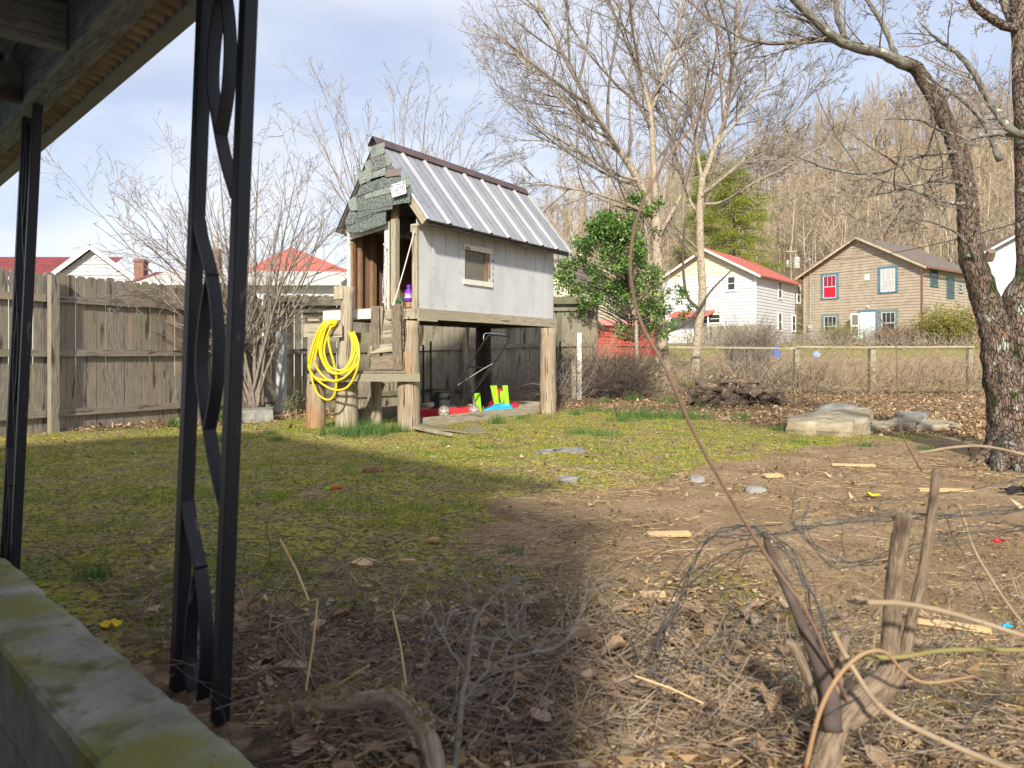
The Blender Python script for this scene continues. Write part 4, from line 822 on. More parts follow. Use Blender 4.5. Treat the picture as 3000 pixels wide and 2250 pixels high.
rail_post(1641, 1000, 1168, 17.2, .045, m_darklog, 'thin dark metal stake near the playhouse corner')
for k, (px, pyt, pyb) in enumerate(((1262, 1000, 1195), (1060, 980, 1190), (1240, 1010, 1192))): rail_post(px, pyt, pyb, 15.1, .04, m_darklog, ['thin dark stake right of the others behind the steps', 'thin dark stake seen behind the hose', 'thin dark stake beside the rightmost one behind the steps'][k])
# ------------------------------------------------------------ wire fence at the back right
def wire_fence():
    y0 = 20.3; xs = [1.6, 3.9]; posts = [(1920, 12), (2335, 12), (2557, 14), (2838, 10)]
    root = thing('wire_fence', (8, y0, 0), 'rusty wire mesh fence with mossy rail across the back of the yard', 'fence')
    mb = MB(); xa, xb = 2.0, 16.5
    i = 0; x = xa
    while x < xb:
        mb.tube([(x+rnd.uniform(-.01, .01), y0, .02), (x+rnd.uniform(-.02, .02), y0+rnd.uniform(-.02, .02), .7), (x, y0, 1.28)], .0032, 3, False); x += .15
    for z in (.05, .22, .42, .64, .88, 1.1, 1.27):
        mb.tube([(xa+k*.6, y0+rnd.uniform(-.015, .015), z+rnd.uniform(-.015, .015)) for k in range(int((xb-xa)/.6)+1)], .0032, 3, False)
    mb.build('wire_mesh', m_wirel, root)
    for px, w in ((1925, .1), (2335, .13), (2557, .15), (2845, .12)):
        x = (px-1500)/F*y0; MB().bar((x, y0+.09, -.05), (x+rnd.uniform(-.03, .03), y0+.09, 1.30), w, w, (0, 1, 0)).build('post', m_log_g, root)
    for (a_, b_) in ((3.0, 8.1), (8.1, 10.3), (10.3, 13.2)):
        MB().bar((a_, y0-.02, 1.33+rnd.uniform(-.02, .02)), (b_, y0-.02, 1.32+rnd.uniform(-.03, .03)),   .035, .055).build('rail', m_log_g, root)
wire_fence()
# ------------------------------------------------------------ playhouse on log stilts
C0 = V(-1.42, 10.65, 0); Sd = V(.573, .819, 0).normalized(); Wd = V(-.819, .573, 0).normalized()
def PL(d, u, z): return C0+Sd*d+Wd*u+UPZ*z
LD, WU = 3.89, 1.5; ZF = 1.81; ZE = 3.15; ZR = 4.40; OV = .32
PH = thing('playhouse', PL(LD/2, WU/2, 0), 'grey white playhouse with a steep ribbed metal roof raised on four log stilts', 'playhouse')
# side wall with grooves and window opening
wz0, wz1 = None, None
def side_uv(px, py, u=0.0):
    o_ = PL(0, u, 0); k = (px-1500)/F; t = (k*o_.y-o_.x)/(Sd.x-k*Sd.y); return t, CH-(py-HY)/F*(o_.y+Sd.y*t)
wd0, wzt = side_uv(1362, 733); wd1, wzb = side_uv(1432, 820); wd1b = side_uv(1430, 820)[0]
wzt = 2.62; wzb = 2.20
wd0 = side_uv(1362, 780)[0]; wd1 = side_uv(1431, 780)[0]; wzt = side_uv(1395, 735)[1]; wzb = side_uv(1395, 822)[1]
mb = MB(); nb = 12; bw = LD/nb
edges = sorted([i*bw for i in range(nb+1)]+[wd0, wd1]); 
for i in range(len(edges)-1):
    a_, b_ = edges[i], edges[i+1]; ga = .014 if any(abs(a_-j*bw) < 1e-6 for j in range(nb+1)) else 0
    segs = [(ZF-.02, ZE+.0)] if not (a_ >= wd0-1e-6 and b_ <= wd1+1e-6) else [(ZF-.02, wzb), (wzt, ZE)]
    for (z0, z1) in segs: mb.hexa(PL(a_+ga, 0, z0), Sd*(b_-a_-ga), UPZ*(z1-z0), Wd*.014)
for (z0, z1, a_, b_) in ((ZF-.02, wzb, 0, LD), (wzt, ZE, 0, LD), (wzb, wzt, 0, wd0), (wzb, wzt, wd1, LD)): mb.hexa(PL(a_, .009, z0), Sd*(b_-a_), UPZ*(z1-z0), Wd*.012)
sw = mb.build('side_wall', m_siding, PH, label='grey white grooved plywood side wall')
mb = MB(); mb.hexa(PL(0, WU-.02, ZF), Sd*LD, UPZ*(ZE-ZF), Wd*.02); mb.build('side_wall', m_siding, PH)
mb = MB(); mb.poly([PL(LD-.02, 0, ZF), PL(LD-.02, WU, ZF), PL(LD-.02, WU, ZE), PL(LD-.02, WU/2, ZR-.1), PL(LD-.02, 0, ZE)], Sd*.02); mb.build('back_wall', m_siding, PH)
mb = MB(); mb.hexa(PL(1.5, .03, ZF), Sd*.02, Wd*(WU-.06), UPZ*(ZE-ZF)); mb.hexa(PL(.06, WU-.05, ZF), Sd*1.44, Wd*.02, UPZ*(ZE-ZF)); mb.hexa(PL(.05, .028, ZF), Sd*1.45, Wd*.012, UPZ*(ZE-ZF)); mb.build('inner_panel', m_ply, PH)
mb = MB()
for (d, u, w, t_) in ((.02, WU-.08, .06, .08), (.16, WU-.11, .05, .06), (.42, WU-.12, .09, .07), (.95, WU-.10, .05, .05), (1.44, .95, .05, .05)): mb.hexa(PL(d, u, ZF), Sd*w, Wd*t_, UPZ*(ZE-ZF))
mb.build('stud', m_stud, PH, label='reddish inner wall studs')
# small window
mb = MB(); mb.hexa(PL(wd0-.06, -.03, wzt-.01), Sd*(wd1-wd0+.14), Wd*.028, UPZ*.085); mb.hexa(PL(wd0-.05, -.03, wzb-.085), Sd*(wd1-wd0+.14), Wd*.028, UPZ*.085); wn = mb.build('window', m_whitewood, PH, label='small screened window with cream boards above and below')
mb = MB(); mb.hexa(PL(wd1-.085, .0, wzb), Sd*.08, Wd*.06, UPZ*(wzt-wzb)); mb.hexa(PL(wd0+.0, .0, wzb), Sd*.015, Wd*.06, UPZ*(wzt-wzb)); mb.build('frame', m_stud, wn)
mb = MB(); mb.hexa(PL(wd0+.015, .022, wzb), Sd*(wd1-wd0-.1), Wd*.004, UPZ*(wzt-wzb)); mb.build('pane', m_screen, wn)
mb = MB(); mb.hexa(PL(wd1+.0, -.012, wzt-.02), Sd*.03, Wd*.012, UPZ*-.4)
for i in range(4): mb.blob(PL(wd1+.12, -.01, wzt-.12-i*.11), (.02, .01, .05), i)
mb.build('hinge_stain', m_rot, wn)
mb = MB(); rg = np.random.RandomState(6)
for i in range(13):
    for z in (ZF+.06, ZF+.62, ZE-.22): mb.lathe(PL(min(LD-.03, .03+i*bw+rg.uniform(-.006, .006)), -.0005, z+rg.uniform(-.02, .02)), [(.009, 0), (.009, .003), (.003, .005)], -Wd, 6)
mb.build('siding_nail', m_rot, sw)
# corner posts and front frame
def face_uz(px, py, d=-.03):
    o_ = PL(d, 0, 0); k = (px-1500)/F; t = (k*o_.y-o_.x)/(Wd.x-k*Wd.y); return t, CH-(py-HY)/F*(o_.y+Wd.y*t)
mb = MB(); mb.hexa(PL(-.02, -.012, ZF-.1), Sd*.035, Wd*.10, UPZ*(ZE-ZF+.02)); mb.build('corner_post', m_log_g, PH, label='grey corner board right of the doorway')
mb = MB(); mb.hexa(PL(-.02, WU-.05, ZF-.03), Sd*.035, Wd*.062, UPZ*(ZE-ZF)); mb.build('corner_post', m_whitewood, PH, label='white corner board left of the doorway')
u0, _ = face_uz(1131, 700); mb = MB(); mb.hexa(PL(-.03, u0-.05, ZF-.05), Sd*.03, Wd*.085, UPZ*1.40); mb.build('door_post', m_whitewood, PH, label='white painted board in the middle of the doorway')
mb = MB(); mb.hexa(PL(.0, u0-.17, ZF-.02), Sd*.09, Wd*.10, UPZ*1.60); mb.build('door_post', m_timber, PH, label='unpainted grey brown stud beside the white board')
mb = MB(); z_, = (3.02,); mb.bar(PL(-.015, WU-.01, 3.0), PL(-.015, u0+.03, 3.10), .03, .09); mb.build('lintel', m_whitewood, PH)
mb = MB(); mb.hexa(PL(-.03, -.05, ZE-.12), Sd*.04, Wd*.16, UPZ*.035); mb.hexa(PL(-.028, .08, ZE-.2), Sd*.038, Wd*.03, UPZ*.10); mb.build('latch_block', m_log_g, PH)
# floor platform
mb = MB(); mb.hexa(PL(-.02, -.045, ZF-.17), Sd*(LD+.06), Wd*.045, UPZ*.16); mb.build('rim_beam', m_timber, PH, label='long weathered beam under the side wall')
mb = MB(); mb.hexa(PL(-.06, .0, ZF-.17), Sd*.045, Wd*WU, UPZ*.16); mb.hexa(PL(-.05, -.10, ZF-.20), Sd*.40, Wd*.05, UPZ*.03); mb.build('rim_beam', m_timber, PH)
mb = MB(); mb.hexa(PL(-.02, WU, ZF-.17), Sd*(LD+.06), Wd*.045, UPZ*.16); mb.hexa(PL(LD, 0, ZF-.17), Sd*.045, Wd*WU, UPZ*.16); mb.build('rim_beam', m_timber, PH)
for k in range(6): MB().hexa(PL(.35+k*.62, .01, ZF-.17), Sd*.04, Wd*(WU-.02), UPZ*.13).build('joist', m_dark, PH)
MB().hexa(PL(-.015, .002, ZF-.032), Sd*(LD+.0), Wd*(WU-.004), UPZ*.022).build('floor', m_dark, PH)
mb = MB(); mb.hexa(PL(-.42, .55, ZF-.10), Sd*.40, Wd*1.02, UPZ*.035); mb.build('porch_floor', m_log_g, PH)
MB().hexa(PL(-.47, .50, ZF-.17), Sd*.045, Wd*1.06, UPZ*.15).build('porch_beam', m_whitewood, PH)
MB().hexa(PL(-.44, .05, ZF-.19), Sd*.045, Wd*.47, UPZ*.15).build('porch_beam', m_timber, PH)
mb = MB(); mb.bar(PL(-.05, WU+.02, ZF-.25), PL(-.55, .95, ZF-.32), .05, .10); mb.build('brace', m_fence_d, PH)
# stilts
def log(px, pyb, Y, w, zt, m, root, name='stilt', label=None, seed=0, z0=-.1, lean=(0, 0)):
    x = (px-1500)/F*Y; n = 12; r = np.random.RandomState(seed); pts = [(x+lean[0]*i/n+r.randn()*.003, Y+lean[1]*i/n, z0+(zt-z0)*i/n) for i in range(n+1)]
    return MB().tube(pts, [w/2*(1.06-.08*i/n) for i in range(n+1)], 22, True, .012).build(name, m, root, True, label=label)
log(1198, 1255, 10.62, .325, ZF-.20, m_log, PH, label='front corner log stilt with an orange stain', seed=1)
log(1606, 1211, 13.45, .30, ZF-.20, m_log, PH, label='pale rear corner log stilt', seed=2)
log(1416, 1197, 14.3, .31, ZF-.17, m_darklog, PH, label='blackened far log stilt', seed=3)
log(1103, 1243, 11.35, .17, ZF-.17, m_log_g, PH, label='shaded grey stilt behind the steps', seed=4)
MB().bar(P(1065, 1240, 11.4), P(1118, 1120, 11.35), .05, .13).build('brace', m_log_g, PH, label='slanting shaded brace')
mb = MB().bar(V((1392-1500)/F*13.6, 13.6, 0), V((1368-1500)/F*13.6, 13.6, 1.62), .04, .10, (0, 1, 0)); mb.build('brace', m_log_g, PH, label='leaning grey plank under the floor')
MB().hexa(PL(.15, .02, 0), Sd*3.35, Wd*.045, UPZ*.145).build('base_board', m_timber, PH, label='long board on the ground between the front stilts')
MB().hexa(PL(3.32, -.16, 0), Sd*.4, Wd*.05, UPZ*.07).build('base_board', m_timber, PH)
MB().hexa(PL(.1, WU+.1, 0), Sd*3.5, Wd*.045, UPZ*.2).build('base_board', m_fence_d, PH); MB().hexa(PL(3.55, .1, 0), Sd*.045, Wd*WU, UPZ*.2).build('base_board', m_fence_d, PH)
# roof: ribbed sheets
RD0, RD1 = -.14, 4.02
def roof_side(sg):
    """sg 0: the sunlit side facing the yard, 1: the far side"""
    ue = -OV if sg == 0 else WU+.16; ze = ZE-.07; top = PL(0, WU/2, ZR); 
    def RP(d, s, h=0.0):
        p = PL(d, WU/2+(ue-WU/2)*s, ZR+(ze-ZR)*s); sl_ = (PL(0, ue, ze)-PL(0, WU/2, ZR)).normalized(); nn = sl_.cross(Sd); nn = nn if nn.z > 0 else -nn; return p+nn*h
    prof = []; pit = .4; d = RD0; k = 0; 
    xs = [(RD0, .004)]
    nrib = 8; pit = (RD1-RD0)/nrib
    for i in range(nrib+1):
        c = RD0+i*pit
        for (off, h) in ((-.045, 0), (-.018, .028), (.018, .028), (.045, 0)):
            if RD0 <= c+off <= RD1: xs.append((c+off, h))
        if i < nrib:
            for m_ in (1/3, 2/3): xs += [(c+pit*m_-.016, 0), (c+pit*m_-.008, .005), (c+pit*m_+.008, .005), (c+pit*m_+.016, 0)]
    xs = sorted(set(xs)); mb = MB(); vs = []
    for j in (0.0, 1.0): vs += [RP(d, j*(1+.0), h) for d, h in xs]
    n = len(xs); fs = [(i, i+1, i+1+n, i+n) for i in range(n-1)]; mb.add(vs, fs, [(0, 0)]*(4*len(fs)))
    sh = mb.build('roof_sheet', m_galv, PH, label='sunlit ribbed metal roof slope' if sg == 0 else None)
    if sg == 0:
        mb = MB()
        for i in range(1, nrib+1):
            c = min(RD0+i*pit, RD1-.02)
            a0, a1, b0, b1 = RP(c-.0195, 0, .0292), RP(c+.0195, 0, .0292), RP(c-.0195, 1, .0292), RP(c+.0195, 1, .0292); mb.quad(a0, b0, b1, a1)
            mb.quad(a1, b1, RP(c+.0465, 1, .0012), RP(c+.0465, 0, .0012)) if i < nrib else None
        mb.build('roof_rib', m_ribm, sh)
        mb = MB()
        for i in range(nrib):
            for s in (.18, .5, .82): mb.lathe(RP(RD0+(i+.5)*pit, s, .0), [(.008, 0), (.008, .008), (.003, .012)], (sh.location.x*0+.3, -.3, .6), 6)
        mb.build('roof_screw', m_cap, sh)
    mb = MB()
    for i in range(4): p0, p1 = RP(RD0+.06, .16+i*.27, -.03), RP(RD1-.06, .16+i*.27, -.03); mb.bar(p0, p1, .08, .03, RP(0, .5, 1)-RP(0, .5, 0))
    for d in (.02, .95, 1.9, 2.85, 3.8): mb.bar(RP(d, .04, -.095), RP(d, .97, -.095), .04, .085, RP(0, .5, 1)-RP(0, .5, 0))
    mb.build('rafters', m_rot, PH)
    return RP
RP0 = roof_side(0); RP1 = roof_side(1)
mb = MB(); mb.bar(RP0(-.10, .42, -.07), RP0(-.10, .985, -.07), .035, .12, (RP0(0, .5, 1)-RP0(0, .5, 0))); mb.build('rake_board', m_timber, PH, label='grey rake board under the near roof edge')
mb = MB(); mb.bar(PL(RD0+.05, -OV+.05, ZE-.11), PL(RD1-.05, -OV+.05, ZE-.11),   .03, .07); mb.build('eave_board', m_darklog, PH, label='dark rotten board under the eave')
# ridge cap
mb = MB(); vs = []
sec = [(-.10, .0), (-.085, .010), (-.02, .012), (0, .02), (.02, .012), (.085, .010), (.10, .0)]
sl_ = (ZR-(ZE-.07))/(WU/2+OV)
for d in (RD0-.06, RD1+.01):
    for (u, h) in sec: vs.append(PL(d, WU/2+u, ZR+.05+(-abs(u)*sl_)+h))
n = len(sec); mb.add(vs, [(i, i+1, i+1+n, i+n) for i in range(n-1)], [(0, 0)]*(4*(n-1))); mb.build('ridge_cap', m_cap, PH)
# gable shingles, laid one over another (pixel outlines read off the photograph, put on the gable plane)
SHN = [  # outline in photo pixels, proud distance, material
 ([(1050,616),(1131,589),(1130,655),(1060,680),(1018,682),(1012,652)], .012, 'm_sh1'),
 ([(1010,655),(1075,620),(1148,600),(1150,612),(1110,622),(1060,645),(1018,662)], .022, 'm_sh1'),
 ([(1011,645),(1025,615),(1040,618),(1048,640),(1034,655),(1013,658)], .030, 'm_sh3'),
 ([(1023,640),(1065,612),(1114,598),(1149,592),(1149,612),(1100,622),(1050,640),(1026,650)], .034, 'm_sh1'),
 ([(1046,575),(1072,562),(1150,545),(1203,540),(1202,592),(1170,597),(1110,610),(1046,620)], .042, 'm_sh1'),
 ([(1018,588),(1044,573),(1045,615),(1030,618),(1024,612)], .050, 'm_sh2'),
 ([(1068,570),(1070,583),(1160,560),(1195,550),(1194,530),(1150,540),(1105,556)], .052, 'm_sh2'),
 ([(1055,545),(1120,520),(1174,514),(1176,535),(1145,544),(1100,556),(1042,577)], .058, 'm_sh1'),
 ([(1046,510),(1085,490),(1091,522),(1055,542)], .068, 'm_sh2'),
 ([(1090,505),(1129,490),(1133,512),(1092,522)], .066, 'm_sh2'),
 ([(1067,476),(1088,466),(1090,502),(1073,506)], .060, 'm_sh2'),
 ([(1130,487),(1148,480),(1158,494),(1135,500)], .050, 'm_sh3'),
 ([(1124,452),(1137,447),(1148,478),(1133,488)], .060, 'm_sh2'),
 ([(1086,466),(1122,450),(1132,487),(1092,501)], .072, 'm_sh3'),
 ([(1085,430),(1127,416),(1125,449),(1086,463)], .082, 'm_sh2'),
 ([(1129,501),(1176,490),(1172,513),(1128,519)], .078, 'm_shb'),
 ([(1174,520),(1197,515),(1196,548),(1178,552)], .064, 'm_sh2')]
for k, (poly, dd, mm) in enumerate(SHN):
    pts = [PL(-.13-dd, *face_uz(x, y, -.13-dd)) for x, y in poly]
    MB().poly(pts, Sd*.006).build('shingle', globals()[mm], PH)
mb = MB(); pts = [PL(-.115, *face_uz(x, y, -.115)) for x, y in ((1020,655),(1128,450),(1196,560),(1200,588),(1135,600),(1130,640),(1040,672))]; mb.poly(pts, Sd*.012); mb.build('gable_board', m_darklog, PH)
mb = MB()
for (x, y) in ((1107,485),(1109,511),(1069,522),(1120,545),(1089,557)): u, z = face_uz(x, y, -.22); mb.lathe(PL(-.222, u, z), [(.012, 0), (.012, .004), (.004, .006)], -Sd, 8)
mb.build('nail_head', m_galv, PH)
# licence plate
pc = [face_uz(x, y, -.235) for x, y in ((1144,542),(1190,528),(1191,566),(1149,579))]
po = PL(-.235, *pc[3]); pu = PL(-.235, *pc[2])-po; pv = PL(-.235, *pc[0])-po; Wp, Hp = pu.length, pv.length; pn = pu.cross(pv).normalized()
pn = pn if pn.dot(-Sd) > 0 else -pn; pu.normalize(); pv.normalize()
PT = thing('licence_plate', po, 'white trailer licence plate with dark blue numbers nailed to the shingles', 'licence plate')
rr_ = .025; mb = MB(); mb.poly([po+pu*a_+pv*b_ for a_, b_ in ((rr_, 0), (Wp-rr_, 0), (Wp-.006, .006), (Wp, rr_), (Wp, Hp-rr_), (Wp-.006, Hp-.006), (Wp-rr_, Hp), (rr_, Hp), (.006, Hp-.006), (0, Hp-rr_), (0, rr_), (.006, .006))], -pn*.004); mb.build('plate', m_plate, PT)
def text(s, x, y, h, m, w=None):
    cu = bpy.data.curves.new('text', 'FONT'); cu.body = s; cu.size = 1; cu.extrude = .004; to = bpy.data.objects.new('text', cu); SC.collection.objects.link(to)
    bpy.context.view_layer.update(); me_ = bpy.data.meshes.new_from_object(to.evaluated_get(bpy.context.evaluated_depsgraph_get())); bpy.data.objects.remove(to)
    co = np.array([v.co[:] for v in me_.vertices]); mn, mxx = co.min(0), co.max(0); sc = h/(mxx[1]-mn[1]); sx = sc if w is None else w/(mxx[0]-mn[0])
    for v in me_.vertices:
        q = po+pu*(x+(v.co.x-mn[0])*sx)+pv*(y+(v.co.y-mn[1])*sc)+pn*(.0015+v.co.z*.2)-PT.location; v.co = q
    me_.materials.clear(); me_.materials.append(m); o = bpy.data.objects.new('lettering', me_); SC.collection.objects.link(o); o.parent = PT
text('547-592', Wp*.24, Hp*.29, Hp*.40, m_ink, Wp*.70); text('C', Wp*.07, Hp*.52, Hp*.20, m_ink, Wp*.12); text('T', Wp*.08, Hp*.27, Hp*.20, m_ink, Wp*.12)
text('VIRGINIA', Wp*.30, Hp*.80, Hp*.12, m_ink, Wp*.42); text('TRAILER', Wp*.31, Hp*.08, Hp*.13, m_ink, Wp*.36)
MB().hexa(po+pu*Wp*.86+pv*Hp*.76+pn*.0005, pu*Wp*.10, pv*Hp*.19, pn*.001).build('sticker', m_shedr, PT); MB().hexa(po+pu*Wp*.04+pv*Hp*.77+pn*.0005, pu*Wp*.10, pv*Hp*.17, pn*.001).build('sticker', mat('blue_sticker', [(.03,.08,.35),(.05,.12,.45)], bump=0), PT)
# ------------------------------------------------------------ step deck, ladder, hose
DK = thing('step_deck', V(-2.3, 10.8, 0), 'low weathered step deck with log posts and rails left of the playhouse', 'deck')
log(926, 1256, 10.58, .275, .71, m_log, DK, 'stilt', 'brown round log under the deck left end', 11)
log(1016, 1249, 10.80, .33, .71, m_log_g, DK, 'stilt', 'pale grey round log under the deck', 12)
MB().bar((-2.99, 10.40, .77), (-1.345, 10.40, .77), .045, .115).build('front_board', m_fence, DK)
mb = MB()
for k in range(5): mb.bar((-2.93+k*.0, 10.50+k*.155, .85), (-1.56-k*.03, 10.50+k*.155, .85+rnd.uniform(-.004, .004)), .145, .036)
mb.build('deck_boards', m_rot, DK)
MB().bar((-2.97, 11.25, .77), (-1.6, 11.25, .77), .045, .11).build('rear_board', m_fence_d, DK)
log(1008, 1190, 10.52, .185, 2.11, m_log_g, DK, 'rail_post', 'tall grey post rising through the deck', 13, z0=.868, lean=(.06, 0))
log(919, 1100, 10.85, .18, 1.56, m_log_g, DK, 'rail_post', 'shorter post at the deck left end', 14, z0=.868)
MB().bar(P(890, 968, 10.36), P(1003, 968, 10.36), .045, .195).build('rail', m_timber, DK, label='short wide rail board behind the hose')
a_, b_ = P(955, 985, 10.9), P(1092, 990, 10.9); MB().bar(a_, b_, .045, .15).build('rail', m_fence_d, DK)
MB().hexa(P(978, 876, 10.42), V(.13, 0, 0), V(0, .1, 0), UPZ*.19).build('block', m_timber, DK, label='wood block nailed to the tall post top')
MB().hexa(P(901, 940, 10.8), V(.18, 0, 0), V(0, .12, 0), UPZ*.05).build('block', m_log_g, DK)
LDR = thing('ladder', V(-1.85, 10.5, .87), 'rotting homemade wooden ladder from the step deck to the playhouse floor', 'ladder')
mb = MB().bar(P(1103, 1085, 10.55), P(1099, 898, 10.30), .12, .05, (0, 1, .1)); mb.build('side_rail', m_rot, LDR, label='left ladder rail with rough bark edge')
mb = MB().bar(P(1108, 1075, 10.58), P(1112, 898, 10.34), .10, .045, (0, 1, .1)); mb.build('side_rail', m_log_g, LDR)
mb = MB().bar(P(1165, 1082, 10.46), P(1160, 892, 10.22), .135, .06, (0, 1, .1)); mb.build('side_rail', m_rot, LDR, label='right ladder rail with split rotten end')
mb = MB()
for i in range(16): q = P(1178+rnd.uniform(-3, 3), 895+i*12, 10.30+i*.012); mb.blob(q, (.035, .05, .11), i, .5)
mb.build('bark', m_rot, LDR)
for (py, dx) in ((942, 0), (980, 0), (1020, -6), (1062, -4)):
    q0, q1 = P(1092+dx, py+4, 10.48), P(1152, py-2, 10.43); MB().bar(q0, q1, .05, .115 if py < 1050 else .19).build('rung', m_log_g if py < 1050 else m_rot, LDR)
# the hose: coils over the rail board
mb = MB(); rg = np.random.RandomState(3)
def loop(pts, Y=10.26, r=.0155):
    p = [P(x, y, Y+dz) for (x, y, dz) in pts]; c, _ = refine(p, [r]*len(p), 7); mb.tube(c, r, 9, True)
c1 = lambda x, y: (850+x/1.7467, 350+y/1.7467)
def lp(L_, k): return [(*c1(x, y), dz+k) for (x, y, dz) in L_]
hs = [
 [(235,1035,.02),(185,1030,.0),(150,1070,-.02),(118,1150,-.03),(95,1240,-.03),(110,1300,-.03),(160,1350,-.03),(225,1383,-.03),(290,1372,-.03),(335,1300,-.02),(352,1220,0),(348,1150,.05),(325,1085,.12)],
 [(240,1040,.02),(200,1038,-.01),(165,1080,-.03),(140,1160,-.04),(128,1240,-.04),(150,1290,-.04),(190,1330,-.05),(240,1340,-.05),(290,1310,-.04),(330,1245,-.03),(345,1180,.03),(335,1110,.1)],
 [(238,1045,.02),(195,1050,-.02),(170,1110,-.04),(160,1190,-.05),(178,1250,-.06),(215,1290,-.06),(260,1300,-.06),(310,1270,-.05),(340,1210,-.02),(340,1150,.05),(315,1090,.1)],
 [(232,1052,.02),(205,1070,-.03),(180,1140,-.05),(175,1200,-.06),(200,1262,-.07),(245,1283,-.07),(285,1270,-.06),(312,1215,-.03),(318,1150,.04),(305,1090,.1)],
 [(245,1030,.02),(205,1030,0),(165,1060,-.02),(125,1170,-.02),(105,1260,-.02),(112,1330,-.02),(135,1395,-.02),(175,1430,-.02),(210,1430,-.02),(232,1390,-.03),(236,1320,-.05),(222,1240,-.06),(205,1180,-.05),(195,1110,-.03),(215,1060,0)],
 [(242,1036,.03),(180,1060,.0),(148,1120,-.01),(112,1210,-.02),(98,1275,-.02),(130,1320,-.03),(190,1335,-.06),(260,1330,-.08),(320,1280,-.05),(350,1230,-.01),(350,1180,.03),(330,1100,.1)],
 [(300,1085,.1),(322,1130,.04),(330,1190,-.02),(300,1260,-.06),(250,1300,-.08),(200,1290,-.08),(165,1235,-.07),(150,1170,-.05),(170,1090,-.03),(215,1048,.0)]]
for k, h in enumerate(hs): loop(lp(h, k*.004))
mb.build('garden_hose', m_hose, smooth=True, label='bright yellow garden hose coiled over the step deck rail', cat='hose')
def rope(pts, r, m, lab):
    c, _ = refine(pts, [r]*len(pts), 8); b_ = MB()
    for ph in (0, 2.1, 4.2): b_.tube([Vector(p)+V(math.cos(i*1.1+ph), math.sin(i*1.1+ph), 0)*r*.45 for i, p in enumerate(refine(pts, [r]*len(pts), 30)[0])], r*.62, 5, True)
    for e in (pts[0], pts[-1]): b_.blob(e, (r*4.5, r*4.5, r*4.5), 3, .3)
    return b_.build('rope', m, label=lab, cat='rope')
rope([PL(-.05, .02, 2.93), (PL(-.05, .02, 2.93)+P(1153, 892, 10.2))/2-UPZ*.02, P(1153, 892, 10.2)], .0085, m_rope, 'pale rope slanting from the doorway corner to the ladder top')
rope([P(1127, 715, 10.85), P(1126, 780, 10.83), P(1122, 840, 10.84), P(1124, 885, 10.84)], .0095, m_ropeb, 'blue and white rope hanging on the white door board')
# things in the doorway
bt = P(1165, 888, 11.0); ZS = ZF-.0
TR = MB().lathe(PL(.30, .27, ZF-.005), [(.16, 0), (.19, .03), (.20, .10), (.205, .11), (.19, .11), (.18, .04)], UPZ, 20).build('tan_tub', mat('tan_plastic', [(.42,.26,.13),(.48,.31,.17)], 3, bump=0), label='shallow tan plastic tub on the playhouse floor', cat='tub')
bo = PL(.14, .30, ZF-.005+.115); BT = thing('juice_bottle', bo, 'purple plastic bottle standing in the playhouse doorway', 'bottle')
MB().lathe(bo, [(.05, 0), (.065, .01), (.072, .05), (.058, .09), (.072, .13), (.06, .17), (.028, .20), (.026, .215)], UPZ, 16).build('bottle', m_purple, BT, True)
MB().lathe(bo+UPZ*.215, [(.034, 0), (.034, .04), (.02, .045)], UPZ, 14).build('cap', m_purple, BT); MB().lathe(bo+UPZ*.055, [(.0725, 0), (.0605, .035), (.0725, .07)], UPZ, 16).build('label', mat('lilac_label', [(.4,.36,.6),(.55,.5,.7)], 9, bump=0), BT)
mb = MB().blob(PL(.02, .36, ZF+.13), (.10, .08, .09), 4, .5); mb.tube([PL(.02, .36, ZF+.10), PL(-.04, .42, ZF+.12)], [.025, .012], 8); mb.build('green_toy', m_green, label='small dark green toy beside the purple bottle', cat='toy')
# ------------------------------------------------------------ lawn mower
MW = thing('lawn_mower', P(1305, 1222, 12.0), 'red push lawn mower with folded up black handle under the playhouse', 'lawn mower')
YM = 11.95
def MX(px, py, dy=0.0): return P(px, py, YM+dy)
q = MX(1304, 1205); gz0 = .08
mb = MB(); deck = [(1229,1222),(1228,1202),(1240,1200),(1285,1196),(1330,1193),(1352,1197),(1372,1192),(1379,1198),(1380,1214),(1350,1219),(1300,1222)]
mb.poly([MX(x, y, -.02) for x, y in deck], V(0, .44, 0)); mb.build('deck', m_red, MW)
mb = MB(); mb.poly([MX(x, y, .04) for x, y in ((1262,1198),(1266,1188),(1330,1186),(1345,1194),(1345,1197))], V(0, .32, 0)); mb.build('deck_top', m_black, MW)
def wheel(c, r, w, root):
    wr = bpy.data.objects.new('wheel', None); SC.collection.objects.link(wr); wr.parent = root; wr.location = Vector(c)-wpos(root)
    MB().lathe(c, [(r*.72, 0), (r*.95, .0), (r, w*.2), (r, w*.8), (r*.95, w), (r*.72, w)], (0, -1, 0), 26).build('tyre', m_tyre, wr)
    b_ = MB().lathe(Vector(c)-V(0, w+.003, 0), [(r*.26, 0), (r*.26, .012), (r*.1, .018)], (0, -1, 0), 14); b_.lathe(Vector(c)-V(0, w*.6, 0), [(r*.74, 0), (r*.74, .006), (r*.70, .010)], (0, -1, 0), 26)
    for k in range(5):
        a_ = k*1.2566+.3; d = V(math.cos(a_), 0, math.sin(a_)); p0 = Vector(c)-V(0, w+.004, 0); b_.bar(p0+d*r*.2, p0+d*r*.74, r*.17, .01, (0, 1, 0))
    b_.build('rim', m_rim, wr)
    return wr
rw = 17/F*YM
wheel(MX(1301, 1205, -.03), rw, .055, MW); wheel(MX(1389, 1201, .03), rw*.95, .055, MW); wheel(MX(1270, 1200, .52), rw*.9, .05, MW); wheel(MX(1380, 1198, .50), rw*.95, .05, MW)
